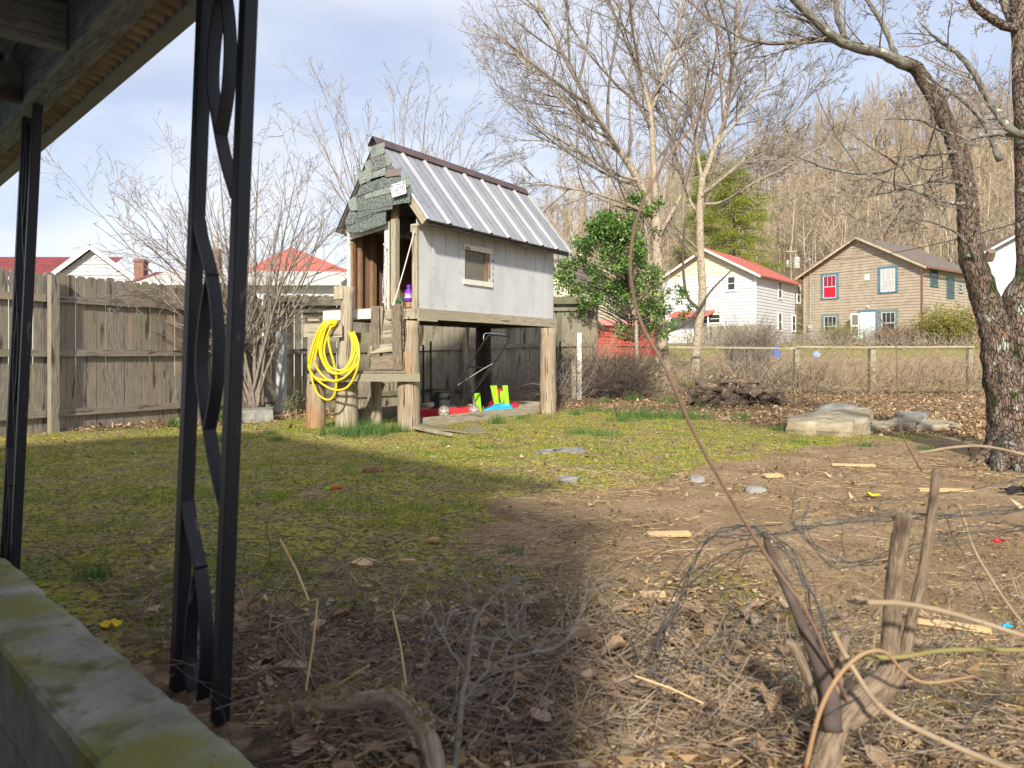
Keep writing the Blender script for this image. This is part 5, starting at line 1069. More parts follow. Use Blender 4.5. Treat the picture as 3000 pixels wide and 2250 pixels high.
mb = MB(); mb.poly([MX(x, y, .06) for x, y in ((1268,1193),(1264,1175),(1262,1163),(1268,1157),(1285,1153),(1312,1153),(1320,1160),(1319,1172),(1316,1192))], V(0, .26, 0)); mb.build('engine', m_black, MW)
mb = MB(); mb.lathe(MX(1292, 1155, .19), [(.13, 0), (.13, .035), (.11, .05), (.04, .055)], UPZ, 18); mb.bar(MX(1262, 1164, .16), MX(1316, 1162, .16), .28, .03); mb.build('engine_cover', m_tube, MW)
mb = MB().lathe(MX(1265, 1185, .02), [(.030, 0), (.045, .008), (.045, .04), (.028, .045)], (0, -1, 0), 16); mb.build('fuel_cap', m_rim, MW)
def ht(pts, r, nm, m=m_tube): b_ = MB(); c, _ = refine(pts, [r]*len(pts), 4); b_.tube(c, r, 8); return b_.build(nm, m, MW, True)
hp = lambda x, y, dy: MX(1180+x/4.608, 950+y/4.608, dy)
HD = ht([hp(600,1000,.0), hp(730,810,.0), hp(850,630,.0), hp(950,470,0), hp(1060,290,.0), hp(1140,175,.0), hp(1190,148,.02), hp(1300,150,.22), hp(1410,162,.43), hp(1445,180,.46), hp(1420,230,.46), hp(1340,370,.46), hp(1250,500,.46), hp(1160,640,.46), hp(1040,800,.46), hp(900,1020,.46)], .0145, 'handle')
MB().tube([hp(865,578,0), hp(1160,590,.46)], .012, 8).build('crossbar', m_tube, MW)
ht([hp(1090,215,-.01), hp(1095,150,0), hp(1130,122,.05), hp(1290,130,.25), hp(1400,150,.42)], .007, 'bail_lever', m_galv)
ht([hp(1215,530,.3), hp(1090,600,.25), hp(930,700,.2), hp(740,822,.1)], .004, 'starter_cord', m_rope); ht([hp(1100,220,0), hp(1000,380,-.02), hp(860,640,-.02), hp(700,860,.0), hp(560,960,.1)], .005, 'cable'); ht([hp(1310,450,.46), hp(1200,560,.46), hp(1130,640,.44), hp(900,900,.4), hp(640,960,.2)], .005, 'cable')
mb = MB()
for (x, y, d) in ((850,640,0), (1160,640,.46), (1280,470,.46)): mb.blob(hp(x, y, d), (.045, .05, .06), 2, .2)
mb.build('knob', m_black, MW)
# ------------------------------------------------------------ upturned toy table and red toy
TT = thing('toy_table', P(1460, 1210, 12.7), 'upturned sky blue plastic toy table with lime green ribbed legs', 'toy table')
tp = lambda x, y, d=0: P(1180+x/4.608, 950+y/4.608, 12.7+d)
mb = MB(); mb.poly([tp(x, y, 0) for x, y in ((1082,1180),(1110,1150),(1200,1120),(1235,1078),(1300,1068),(1340,1085),(1440,1085),(1475,1110),(1482,1140),(1480,1180))], V(0, .5, 0)); tb = mb.build('table_top', m_blue, TT)
mod = tb.modifiers.new('bev', 'BEVEL'); mod.width = .02; mod.segments = 2
for (x0, y0, x1, y1, w0, w1, d) in ((1035,1180,1000,930,60,82,-.05), (1268,1078,1225,828,66,90,-.02), (1408,1082,1380,826,62,72,.12), (1330,1085,1345,900,50,60,.5)):
    b_ = MB(); n = 8; r_ = MB()
    for i in range(n):
        f0, f1 = i/n, (i+.9)/n; xa, ya = x0+(x1-x0)*f0, y0+(y1-y0)*f0; xb, yb = x0+(x1-x0)*f1, y0+(y1-y0)*f1; wa, wb = w0+(w1-w0)*f0, w0+(w1-w0)*f1
        b_.poly([tp(xa-wa/2, ya, d), tp(xa+wa/2, ya, d), tp(xb+wb/2, yb, d), tp(xb-wb/2, yb, d)], V(0, .13, 0))
    b_.poly([tp(x0-w0*.47, y0, d+.01), tp(x0+w0*.47, y0, d+.01), tp(x1+w1*.47, y1+2, d+.01), tp(x1-w1*.47, y1+2, d+.01)], V(0, .11, 0))
    b_.build('leg', m_lime, TT)
RT = thing('toy_car', P(1500, 1205, 13.25), 'red plastic ride on toy with a yellow knob behind the toy table', 'toy')
rp = lambda x, y, d=0: P(1180+x/4.608, 950+y/4.608, 13.3+d)
mb = MB(); mb.poly([rp(x, y) for x, y in ((1150,1120),(1165,1060),(1200,1035),(1260,1040),(1300,1020),(1350,1010),(1375,1060),(1470,1068),(1545,1065),(1568,1090),(1560,1130),(1470,1145),(1150,1145))], V(0, .3, 0)); bd = mb.build('body', m_redp, RT)
bd.modifiers.new('bev', 'BEVEL').width = .015
MB().poly([rp(x, y, .1) for x, y in ((1285,1030),(1280,880),(1300,868),(1335,870),(1345,900),(1365,1030))], V(0, .1, 0)).build('backrest', m_redp, RT); MB().blob(rp(1338, 993, -.04), (.05, .05, .05), 1, .1).build('knob', m_yellow, RT)
# old panel on the ground before the playhouse
mb = MB(); o_ = [G(1205, 1258), G(1232, 1275), G(1310, 1281), G(1420, 1268), G(1395, 1258), G(1290, 1251)]; pts = [V(p.x, p.y, .03+.02*((i*7) % 3)) for i, p in enumerate(o_)]
xs = np.linspace(0, 1, 14); ysn = np.linspace(0, 1, 6); A, B, Cc, Dd = G(1208, 1262), G(1425, 1272), G(1398, 1254), G(1240, 1252)
vs = []; 
for j in ysn:
    for i in xs:
        p = (A*(1-i)+B*i)*(1-j)+(Dd*(1-i)+Cc*i)*j; vs.append(V(p.x, p.y, .025+.03*math.sin(i*5+j*2)*.6+.03*(abs(i-.5)*2)**4+rnd.uniform(-.002, .002)))
fs = [(j*14+i, j*14+i+1, (j+1)*14+i+1, (j+1)*14+i) for j in range(5) for i in range(13)]; mb = MB(); mb.add(vs, fs, [(vs[k].x, vs[k].y*1) for f in fs for k in f])
ob = mb.build('warped_board', mat('mossy_old_panel', [(.10,.11,.06),(.21,.19,.12),(.30,.20,.13)], 3, GR, 'UV', .8, bump=.3), label='warped mossy board lying flat in front of the playhouse', cat='board'); sm = ob.modifiers.new('s', 'SOLIDIFY'); sm.thickness = .018
MB().bar(G(1212, 1262)+UPZ*.05, G(1320, 1283)+UPZ*.045, .05, .035).build('wood_strip', m_timber, label='thin grey wood strip along the near edge of the warped board', cat='board')
# ------------------------------------------------------------ porch overhead at the left, its iron posts and wall
DT = V(-1, 1, 0).normalized(); DN = V(1, 1, 0).normalized()       # along the porch, and outwards from the house
def PO(n, t, z): return DN*n+DT*t+UPZ*z
TA, TB = 1.2, 6.9
PR = thing('porch_roof', PO(.3, 4, 2.4), 'weathered grey porch roof edge with rusty corrugated sheet and gutter overhead', 'porch roof')
def strip(nm, n0, n1, z0, z1, m, ta=TA, tb=TB, root=PR, **k): return MB().hexa(PO(n0, ta, z0), DT*(tb-ta), DN*(n1-n0), UPZ*(z1-z0)).build(nm, m, root, **k)
strip('beam', .862, .925, 2.40, 2.62, m_porchwood); strip('beam', .800, .859, 2.385, 2.62, m_porchwood, label='inner beam board')
for k in range(6): t = 1.72+k*.87; MB().hexa(PO(-1.9, t, 2.392), DN*2.695, DT*.05, UPZ*.19).build('joist', m_porchwood, PR)
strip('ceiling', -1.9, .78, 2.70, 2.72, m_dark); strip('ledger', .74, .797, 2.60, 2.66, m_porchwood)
for k in range(5):
    t = 1.72+k*.87; MB().bar(PO(.70, t+.15, 2.62), PO(.70, t+.75, 2.62), .05, .08).build('blocking', m_porchwood, PR)
mb = MB(); vs = []; n_ = int((TB-TA)/.021); 
for i in range(n_+1):
    t = TA+i*(TB-TA)/n_; h = .017*math.sin(i*2*math.pi/4)
    for nn, zz in ((.927, 2.432), (1.012, 2.418)): vs.append(PO(nn, t, zz+h))
mb.add(vs, [(2*i, 2*i+1, 2*i+3, 2*i+2) for i in range(n_)], [(0, 0)]*(4*n_)); cs = mb.build('corrugated_sheet', m_corr, PR)
mb = MB(); vs = []
for i in range(n_+1):
    t = TA+i*(TB-TA)/n_; h = .017*math.sin(i*2*math.pi/4)
    for nn, zz in ((-2.0, 3.35), (.90, 2.64), (1.02, 2.61)): vs.append(PO(nn, t, zz+h))
mb.add(vs, [(3*i+j, 3*i+j+1, 3*i+j+4, 3*i+j+3) for i in range(n_) for j in (0, 1)], [(0, 0)]*(8*n_)); mb.build('roof_sheet', m_corr, PR)
mb = MB()                                            # gutter: K-shaped trough section
sec = [(1.018, 2.50), (1.014, 2.402), (1.03, 2.398), (1.085, 2.398), (1.10, 2.44), (1.105, 2.50), (1.098, 2.50), (1.093, 2.44), (1.080, 2.404), (1.03, 2.404), (1.02, 2.408), (1.023, 2.50)]
n = len(sec); vs = [PO(a_, t, z) for t in (TA, TB) for a_, z in sec]; mb.add(vs, [(i, (i+1) % n, (i+1) % n+n, i+n) for i in range(n)]+[tuple(range(n)), tuple(range(n, 2*n))[::-1]], [(0, 0)]*(6*n)); mb.build('gutter', m_gutter, PR)
def iron_post(A, B, lean, zt, lab):
    """two square bars with flat scroll bars between; A,B feet; lean moves the top"""
    A, B, lean = Vector(A), Vector(B), Vector(lean); root = thing('iron_post', (A+B)/2, lab, 'porch post', 'wrought iron porch posts'); s = .043
    ax = (B-A).normalized(); ay = V(-ax.y, ax.x, 0); w = (B-A).length
    for Q, nm in ((A, 'bar'), (B, 'bar')):
        b_ = MB(); b_.poly([Q-ax*s/2-ay*s/2, Q+ax*s/2-ay*s/2, Q+ax*s/2+ay*s/2, Q-ax*s/2+ay*s/2], UPZ*zt+lean); ob = b_.build(nm, m_iron, root); md = ob.modifiers.new('bev', 'BEVEL'); md.width = .004; md.segments = 2
    def sc(pts, zb, per):
        c, _ = refine([(u_, v_, 0) for v_, u_ in pts], [1]*len(pts), 6); vs = []; b_ = MB(); th = .005; hw = .020
        n_ = len(c)
        for i, (u_, v_, _z) in enumerate(c):
            z = zb-v_*per; k = z/zt; base = A+ax*(w*u_)+UPZ*z+Vector((lean.x, lean.y, 0))*k
            if i == 0: T = c[1]-c[0]
            elif i == n_-1: T = c[-1]-c[-2]
            else: T = c[i+1]-c[i-1]
            tg = (ax*(T[0]*w)-UPZ*(T[1]*per)).normalized(); nn = ay.cross(tg)
            vs += [base+ay*hw+nn*th, base-ay*hw+nn*th, base-ay*hw-nn*th, base+ay*hw-nn*th]
        fs = [(4*i+j, 4*i+(j+1) % 4, 4*i+4+(j+1) % 4, 4*i+4+j) for i in range(n_-1) for j in range(4)]+[(3, 2, 1, 0), (4*n_-4, 4*n_-3, 4*n_-2, 4*n_-1)]
        b_.add(vs, fs, [(0, 0)]*sum(len(f) for f in fs)); b_.build('scroll', m_iron, root)
    A1 = [(0, .07), (.07, .16), (.14, .30), (.24, .47), (.33, .57), (.44, .64), (.55, .645), (.64, .60), (.73, .51)]
    B1 = [(.20, .44), (.30, .34), (.42, .27), (.54, .27), (.64, .38), (.73, .50), (.80, .60), (.88, .74), (.97, .92)]
    per = .925
    for zb in (1.545+per, 1.545, 1.545-per):
        for q in (A1, B1):
            qq = [(v_, u_) for v_, u_ in q if zb-v_*per > .02 and zb-v_*per < zt-.02]
            if len(qq) > 2: sc(qq, zb, per)
    return root
A0, B0 = V(-1.095, 2.34, 0), V(-.872, 2.13, 0)
iron_post(V(-1.10, 2.34, 0), V(-.875, 2.13, 0), V(.095, 0, 0), 2.395, 'near black wrought iron porch post with scroll bars')
d2 = V(-1.655, 1.56, 0)*.97
pA = P(14, 1640, 3.84); pB = P(42, 1640, 3.64); 
iron_post(V(pA.x, 3.84, -.02), V(pB.x+.0, 3.64, -.02), V(.12, 0, 0), 2.40, 'far black wrought iron porch post seen edge on at the left edge')
# porch wall
WDt = V(-.7275, .686, 0).normalized(); WNn = V(WDt.y, -WDt.x, 0)*1.0; WNn = V(.686, .7275, 0).normalized()
zw = .12
def PWp(px, py, z): Y_ = (CH-z)*F/(py-HY); return V((px-1500)/F*Y_, Y_, z)
e1 = PWp(0, 1626, zw); e2 = PWp(738, 2235, zw); wd_ = (e1-e2).normalized(); wn_ = V(wd_.y, -wd_.x, 0); wn_ = wn_ if wn_.dot(V(1, 1, 0)) > 0 else -wn_
WL = thing('porch_wall', (e2-wn_*.12), 'low mossy concrete wall along the porch edge at lower left', 'wall')
mb = MB(); n_ = 120; L0 = e2-wd_*.16; Lw = 8.0; sec = [(0, 0), (.02, .0), (.14, .0), (.255, 0), (.262, -.01), (.262, -.10), (.23, -.105)]; vs = []; rg = np.random.RandomState(4)
jt = np.cumsum(rg.randn(n_+1))*.0035; jt -= np.linspace(jt[0], jt[-1], n_+1)
sec = [(-.022, -.20), (-.006, -.03), (.008, -.006), (.03, .0), (.10, .002), (.17, .0), (.245, -.001), (.258, -.01), (.262, -.07), (.24, -.09)]
for i in range(n_+1):
    s_ = Lw*(i/n_)**1.6; 
    for (a_, h) in sec:
        e_ = (jt[i]+rg.randn()*.004)*(a_ < .05); vs.append(L0+wd_*s_-wn_*(a_+e_)+UPZ*(h+rg.randn()*.0015+.004*math.sin(s_*3+a_*9)))
n = len(sec); fs = [(i*n+j, i*n+j+1, (i+1)*n+j+1, (i+1)*n+j) for i in range(n_) for j in range(n-1)]; mb.add(vs, fs, [(0, 0)]*(4*len(fs)))
mb.add([vs[j] for j in range(n)], [tuple(range(n))[::-1]], [(0, 0)]*n)
mb.build('wall_cap', m_conc, WL)
for k in range(12):
    for r_ in range(3):
        MB().hexa(L0+wd_*(.003+k*.6+(r_ % 2)*.3)-wn_*.24+UPZ*(zw*0-.10-.2*(r_+1)+.004), wd_*.59, wn_*.18, UPZ*.192).build('block', m_block, WL)
MB().hexa(L0-wn_*.235-UPZ*.85, wd_*8, wn_*.16, UPZ*.76).build('mortar_core', m_conc, WL)
MB().hexa(L0-wn_*.27+UPZ*(-.75), wd_*8, -wn_*2.0, UPZ*.08).build('porch_floor', m_conc, WL)
# the home behind the camera
HS = thing('home', PO(-4, 3, 0), 'house behind the porch whose shadow falls on the near lawn', 'house')
MB().hexa(PO(-9, -1.5, -.5), DT*6.5, DN*7.1, UPZ*4.55).build('walls', m_lapw, HS)
mb = MB(); mb.poly([PO(-1.7, -1.6, 4.06), PO(-5.4, -1.6, 5.1), PO(-9.2, -1.6, 4.06)], DT*6.7); mb.build('roof', m_brownroof, HS)
# ------------------------------------------------------------ trees in and round the yard
def px_tree(name, label, limbs, S, seed, mats, cat='tree', child=None, minr=.0, group=None):
    """limbs: list of (pixel polyline [(px,py,Y,r)], number of side branches, start share)"""
    rg = np.random.RandomState(seed); p0 = limbs[0][0][0]; base = P(p0[0], p0[1], p0[2]); root = thing(name, (base.x, base.y, 0), label, cat, group); out = [[] for _ in S['seg']]; mains = []
    for (pl, nch, t0) in limbs:
        nch = int(nch*1.35)
        pts = [P(a_, b_, c_) for a_, b_, c_, r_ in pl]; rad = [r_ for *_, r_ in pl]; c, r = refine(pts, rad, 6, .004, rg); mains.append((c, r)); L_ = float(np.linalg.norm(np.diff(c, axis=0), axis=1).sum())
        spawn(out, c, r, L_, 0, S, rg, t0, nch)
    return root, out, mains
TS = dict(seg=[1, 6, 5, 4, 2], bend=[0, .55, .6, .6, .5], up=[0, .35, .25, .15, .1], taper=[1, .35, .4, .5, .6], n=[0, 8, 6, 3.4, 0], ang=[45, 45, 42, 42, 40], len=[.42, .48, .45, .42], rl=[.006, .005, .004, .003], rmin=.0035, **{'from': [.2, .15, .12, .1, .1]})
TS['n'] = [0, 9.5, 5, 2.3, 0]; TS['len'] = [.50, .55, .52, .45]; TS['bend'] = [0, .38, .4, .42, .4]; TS['ang'] = [42, 38, 38, 38, 38]; TS['up'] = [0, .3, .2, .12, .1]; TS['rl'] = [.006, .0045, .004, .003]
YC = 20.6
L1 = [([(1958,1156,YC,.23),(1945,1060,YC,.175),(1930,900,YC,.165),(1925,760,YC,.155),(1922,640,YC,.145)], 5, .5),
      ([(1922,650,YC,.12),(1870,530,YC,.10),(1800,420,YC-.3,.085),(1725,300,YC-.5,.07),(1650,160,YC-.8,.05),(1575,0,YC-1,.035),(1530,-120,YC-1.1,.02)], 13, .12),
      ([(1924,660,YC,.10),(1915,480,YC,.09),(1905,330,YC,.075),(1880,230,YC,.055),(1850,60,YC,.04),(1835,-120,YC,.02)], 11, .12),
      ([(1905,330,YC,.06),(1960,180,YC+.2,.045),(2000,20,YC+.3,.03),(2030,-120,YC+.3,.015)], 8, .1),
      ([(1870,530,YC,.05),(1780,500,YC-.6,.04),(1680,430,YC-1,.03),(1560,360,YC-1.4,.02),(1440,250,YC-1.6,.01)], 11, .1),
      ([(1800,420,YC,.045),(1690,340,YC-.6,.035),(1560,210,YC-1,.025),(1440,80,YC-1.4,.012)], 10, .1),
      ([(1922,640,YC,.05),(1840,600,YC-.5,.04),(1720,560,YC-1,.03),(1600,540,YC-1.4,.02),(1500,460,YC-1.5,.01)], 10, .15),
      ([(1925,700,YC,.05),(2000,560,YC+.3,.045),(2050,400,YC+.4,.035),(2090,200,YC+.4,.025),(2110,0,YC+.4,.015)], 10, .2)]
root, out, mains = px_tree('bare_tree', 'bare smooth barked tree left of its twin, forking low, behind the holly', L1, TS, 21, None, group='bare trees inside the back fence')
def build_tree(root, out, mains, mb_, mt, ntr=1, minr=.0047, sides=14):
    b_ = MB()
    for c, r in mains[:ntr]: b_.tube(c, r, sides, True, .03)
    b_.build('trunk', mb_, root, True); b_ = MB()
    for c, r in mains[ntr:]: b_.tube(c, r, 8, True)
    if b_.n: b_.build('limbs', mb_, root, True)
    b_ = MB()
    for lv in range(1, len(out)):
        for pts, rad in out[lv]: b_.tube(pts, np.maximum(rad, minr), 5 if rad[0] > .012 else 3, False)
    b_.build('crown', mt, root)
build_tree(root, out, mains, m_barkS, m_twig)
L2 = [([(2032,1150,YC+.3,.17),(2042,1000,YC+.3,.125),(2058,860,YC+.3,.115),(2052,740,YC+.3,.11),(2050,620,YC+.3,.105),(2058,520,YC+.3,.10)], 4, .5),
      ([(2058,530,YC+.3,.085),(2095,430,YC+.3,.075),(2125,340,YC+.3,.07),(2150,150,YC+.3,.055),(2170,-20,YC+.3,.04),(2180,-140,YC+.3,.02)], 13, .12),
      ([(2058,540,YC+.3,.06),(2035,400,YC+.3,.05),(2005,200,YC+.3,.04),(1990,20,YC+.3,.025),(1985,-120,YC+.3,.012)], 11, .12),
      ([(2055,570,YC+.3,.05),(2120,520,YC,.045),(2210,440,YC-.3,.035),(2320,340,YC-.5,.025),(2430,210,YC-.7,.012)], 10, .15),
      ([(2095,430,YC+.3,.045),(2180,330,YC,.035),(2270,200,YC-.2,.025),(2350,40,YC-.4,.015)], 9, .15),
      ([(2052,600,YC+.3,.04),(2120,590,YC,.035),(2200,540,YC-.4,.03),(2300,490,YC-.8,.02),(2420,420,YC-1,.012)], 9, .2),
      ([(2052,640,YC+.3,.05),(2010,560,YC+.6,.04),(1975,420,YC+.7,.03),(1965,260,YC+.8,.02)], 7, .2)]
root, out, mains = px_tree('bare_tree', 'bare smooth barked tree right of its twin, standing beside the log pile', L2, TS, 22, None, group='bare trees inside the back fence')
build_tree(root, out, mains, m_barkS, m_twig)
# slanting stem between them
b_ = MB(); c, r = refine([P(1908, 985, YC-.2), P(1990, 960, YC), P(2040, 915, YC), P(2085, 850, YC), P(2145, 790, YC)], [.045, .04, .035, .03, .02], 5); b_.tube(c, r, 7); c, r = refine([P(2045, 905, YC), P(2010, 860, YC), P(2000, 740, YC), P(2008, 640, YC)], [.05, .045, .035, .02], 5); b_.tube(c, r, 7); b_.build('fallen_limb', m_twigd, smooth=True, label='dark limb lodged slantwise between the two bare trees', cat='limb')
# the big cherry at the right
YR = 7.35; TR_S = dict(TS); TR_S['up'] = [0, .12, .1, .1, .05]; TR_S['bend'] = [0, .5, .5, .5, .5]; TR_S['rmin'] = .0018; TR_S['rl'] = [.005, .0042, .0035, .003]; TR_S['n'] = [0, 5.5, 4, 2.2, 0]; TR_S['len'] = [.48, .5, .5, .45]
L3 = [([(2960,1352,YR,.30),(2955,1290,YR,.205),(2945,1180,YR,.165),(2925,1060,YR,.150),(2908,950,YR,.135),(2872,830,YR,.125),(2845,740,YR,.11),(2838,650,YR,.098),(2830,560,YR,.092),(2805,440,YR,.085),(2770,350,YR,.08),(2695,215,YR,.068),(2645,180,YR-.1,.062)], 0, .9),
      ([(2990,1280,YR+.1,.2),(2992,1180,YR+.1,.15),(2990,1060,YR+.1,.14),(2984,940,YR+.1,.135),(2990,860,YR+.1,.14),(3040,790,YR+.1,.125),(3120,700,YR+.1,.11),(3150,500,YR,.09)], 0, .9),
      ([(2660,190,YR-.1,.058),(2560,150,YR-.2,.052),(2470,125,YR-.3,.048),(2400,70,YR-.4,.042),(2330,0,YR-.5,.034),(2270,-70,YR-.6,.02)], 9, .1),
      ([(2560,150,YR-.2,.034),(2440,115,YR-.2,.03),(2330,125,YR-.2,.024),(2200,118,YR-.2,.017),(2080,60,YR-.2,.008)], 12, .15),
      ([(2480,120,YR-.3,.030),(2455,55,YR-.3,.028),(2445,0,YR-.3,.026),(2400,-60,YR-.3,.012)], 6, .2),
      ([(2625,165,YR-.1,.028),(2590,80,YR,.024),(2540,0,YR,.02),(2500,-80,YR,.01)], 6, .15),
      ([(2812,445,YR,.022),(2700,455,YR-.4,.019),(2600,500,YR-.8,.014),(2450,500,YR-1.1,.010),(2320,450,YR-1.2,.005)], 10, .1),
      ([(2830,540,YR,.020),(2740,530,YR-.4,.017),(2620,560,YR-.7,.012),(2520,580,YR-.9,.007)], 10, .1),
      ([(2838,600,YR,.02),(2760,590,YR-.3,.016),(2680,560,YR-.6,.011),(2560,520,YR-.9,.006)], 8, .1),
      ([(2835,410,YR+.1,.022),(2900,395,YR+.3,.02),(2980,400,YR+.4,.02),(3060,420,YR+.5,.015)], 6, .1),
      ([(2790,390,YR,.018),(2750,380,YR-.3,.014),(2690,350,YR-.6,.009),(2590,350,YR-.9,.005)], 7, .1),
      ([(2862,800,YR,.016),(2840,720,YR-.2,.013),(2760,660,YR-.3,.010),(2660,640,YR-.5,.006)], 5, .3),
      ([(3010,395,YR+.3,.045),(2960,380,YR+.3,.04),(2900,300,YR+.5,.035),(2830,180,YR+.6,.03),(2740,110,YR+.7,.016),(2690,60,YR+.8,.005)], 10, .1),
      ([(2930,470,YR+.3,.035),(2890,370,YR+.4,.035),(2840,310,YR+.6,.022),(2740,240,YR+.8,.006)], 7, .3)]
root, out, mains = px_tree('cherry_tree', 'big flaky barked tree leaning left with lichen and moss at the right edge', L3, TR_S, 31, None)
b_ = MB()
for k in (0, 1): b_.tube(*mains[k], 30, True, .05)
b_.build('trunk', m_barkR, root, True); b_ = MB()
for c, r in mains[2:]: b_.tube(c, r, 10, True, .04)
b_.build('limbs', mat('lichen_limb_bark', [(.06,.055,.045),(.15,.14,.115),(.27,.27,.23)], 6, (2,5,1), spots=[((.36,.40,.32), 7, .6, .05, Z3)], coord='UV', rough=.9, bump=.5), root, True); b_ = MB()
for lv in range(1, len(out)):
    for pts, rad in out[lv]: b_.tube(pts, np.maximum(rad, .0026), 5 if rad[0] > .008 else 3, False)
b_.build('crown', m_twig, root)
b_ = MB().tube([P(2895, 760, YR-.05), P(2905, 735, YR-.12)], [.05, .042], 10); b_.build('cut_branch_stub', m_rot, root)
rg = np.random.RandomState(2); b_ = MB()
for k, (x, y) in enumerate(((2885,1340),(2860,1352),(2925,1372),(2990,1375),(2900,1320))): q = P(2950, 1290, YR-.1); e = G(x, y+8); b_.tube([q, (q+e)/2+UPZ*-.05, e+UPZ*.02, e+(e-q)*.25-UPZ*.06], [.13, .11, .06, .03], 10, True, .08)
b_.build('roots', m_barkR, root, True)
# trunk at the very right edge, nearer tree
L4 = [([(3010,1360,7.9,.12),(3010,900,7.9,.11),(3005,500,7.9,.10),(2995,250,7.9,.09),(2985,0,7.9,.085),(2975,-120,7.9,.07)], 4, .6),
      ([(2992,90,7.9,.05),(2930,70,7.8,.045),(2860,20,7.7,.04),(2820,-50,7.6,.02)], 7, .1), ([(2990,110,7.9,.04),(2945,30,8,.03),(2925,-60,8,.02)], 5, .1)]
root, out, mains = px_tree('bare_tree', 'upright bare tree cut by the right edge of the view', L4, TR_S, 33, None); build_tree(root, out, mains, m_barkR, m_twig, minr=.003)
# bush before the left fence
SB = dict(seg=[1, 5, 4, 3], bend=[0, .35, .4, .4], up=[0, .2, .1, .0], taper=[1, .4, .5, .6], n=[0, 4.2, 2.2, 1.2], ang=[35, 40, 42, 40], len=[.42, .5, .5], rl=[.006, .005, .004], rmin=.0022, **{'from': [.2, .15, .1, .1]})
YB = 12.3; stems = []; rg = np.random.RandomState(17)
ends = [(250,580,11.2),(330,640,11.2),(420,560,11.8),(500,520,12),(560,470,12.3),(640,440,12.5),(700,430,12.5),(760,440,12.6),(840,500,12.7),(900,560,12.6),(950,640,12.4),(1000,700,12.0),(990,560,12.9),(450,700,11.0),(380,850,10.9),(560,640,11.6),(660,560,12.9),(820,620,11.8),(940,720,11.6),(520,900,11.2),(730,520,11.9),(610,560,12.2),(880,450,13),(340,520,12)]
for k, (ex, ey, eY) in enumerate(ends):
    bx = 735+rg.uniform(-22, 22); m1 = (bx+(ex-735)*.22+rg.uniform(-10, 10), 1010, YB+(eY-YB)*.2); m2 = (bx+(ex-735)*.62+rg.uniform(-20, 20), 860+(ey-860)*.35, YB+(eY-YB)*.6)
    r0 = rg.uniform(.014, .032); stems.append(([(bx, 1207, YB, r0*1.3), (*m1, r0), (*m2, r0*.6), (ex, ey, eY, .004)], 7, .22))
root, out, mains = px_tree('bare_bush', 'sprawling leafless bush with many tan stems before the left fence', stems, SB, 41, None, 'bush')
b_ = MB()
for c, r in mains: b_.tube(c, r, 6, True, .05)
b_.build('stems', m_twig, root, True); b_ = MB()
for lv in range(1, 4):
    for pts, rad in out[lv]: b_.tube(pts, np.maximum(rad, .0032), 3, False)
b_.build('twigs', m_twig, root)
# thin wispy tree behind the playhouse
SW = dict(SB); SW['n'] = [0, 4, 2.2, 1.5]; SW['bend'] = [0, .25, .3, .3]; SW['ang'] = [26, 30, 34, 34]; SW['len'] = [.3, .5, .5]
YW = 16.5; stems = []
for (ex, ey) in ((905,340),(960,300),(1000,320),(1060,330),(1150,260),(1180,300),(1250,300),(1300,330),(1350,330),(1400,380),(930,430),(1390,480),(1440,500)):
    bx = 1190+(ex-1190)*.25; stems.append(([(1190+(ex-1190)*.08, 1178, YW, .035), (bx, 900, YW, .028), (1190+(ex-1190)*.6, 600, YW-.2, .016), (ex, ey, YW-.3, .004)], 8, .35))
root, out, mains = px_tree('bare_tree', 'thin wispy many stemmed tree rising behind the playhouse roof', stems, SW, 43, None); build_tree(root, out, mains, m_twig, m_twig, ntr=4, minr=.0038, sides=6)
rg = np.random.RandomState(4); tips = [p[-1] for lv in (2, 3) for p, r in out[lv]]; tips = [tips[i] for i in rg.choice(len(tips), min(len(tips), 170), False)]
leaves('buds', tips, [.06]*len(tips), 500, .03, rmat('pale_bud', [(.35,.33,.15), (.5,.46,.25)]), root, 5, .35)['kind'] = 'stuff'
# holly tree
YH_ = 19.2; root = thing('holly_tree', (P(1878, 1165, YH_).x, YH_, 0), 'glossy green holly tree with pale slim trunk left of the bare trees', 'tree'); b_ = MB()
c, r = refine([P(1882, 1170, YH_), P(1868, 1090, YH_), P(1865, 1010, YH_), P(1860, 900, YH_), P(1830, 760, YH_), P(1815, 650, YH_)], [.085, .06, .055, .05, .035, .012], 5); b_.tube(c, r, 10); b_.build('trunk', m_barkS, root, True)
rg = np.random.RandomState(9); cen = []; rad = []; b_ = MB()
for i in range(150):
    px = rg.normal(1795, 75); tt = rg.rand(); py = 985-360*tt
    lim = np.interp(py, [610, 680, 760, 850, 930, 1010], [30, 85, 140, 160, 165, 130]); cx = np.interp(py, [610, 760, 900, 1010], [1815, 1775, 1790, 1835])
    px = cx+rg.uniform(-1, 1)*lim; q = P(px, py, YH_+rg.uniform(-.9, .9)*lim/140); s_ = P(1862-(985-py)*.1, min(py+70, 1000), YH_)
    b_.tube([s_, (q+s_)/2+UPZ*.05, q], [.018, .012, .006], 4, False); cen.append(q); rad.append(rg.uniform(.13, .30))
for (px, py) in ((1960,905),(1985,880),(2010,862),(2000,925),(1975,950),(1955,860),(2020,905),(1990,850)): cen.append(P(px, py, YH_+.3)); rad.append(.16)
b_.build('limbs', m_twigd, root); m_holly = rmat('holly_leaf', [(.02,.065,.012), (.055,.14,.025), (.12,.24,.04), (.26,.34,.07)], rough=.35, transl=.15, spec=.5); leaves('crown', cen, rad, 16500, .042, m_holly, root, 3, .6)
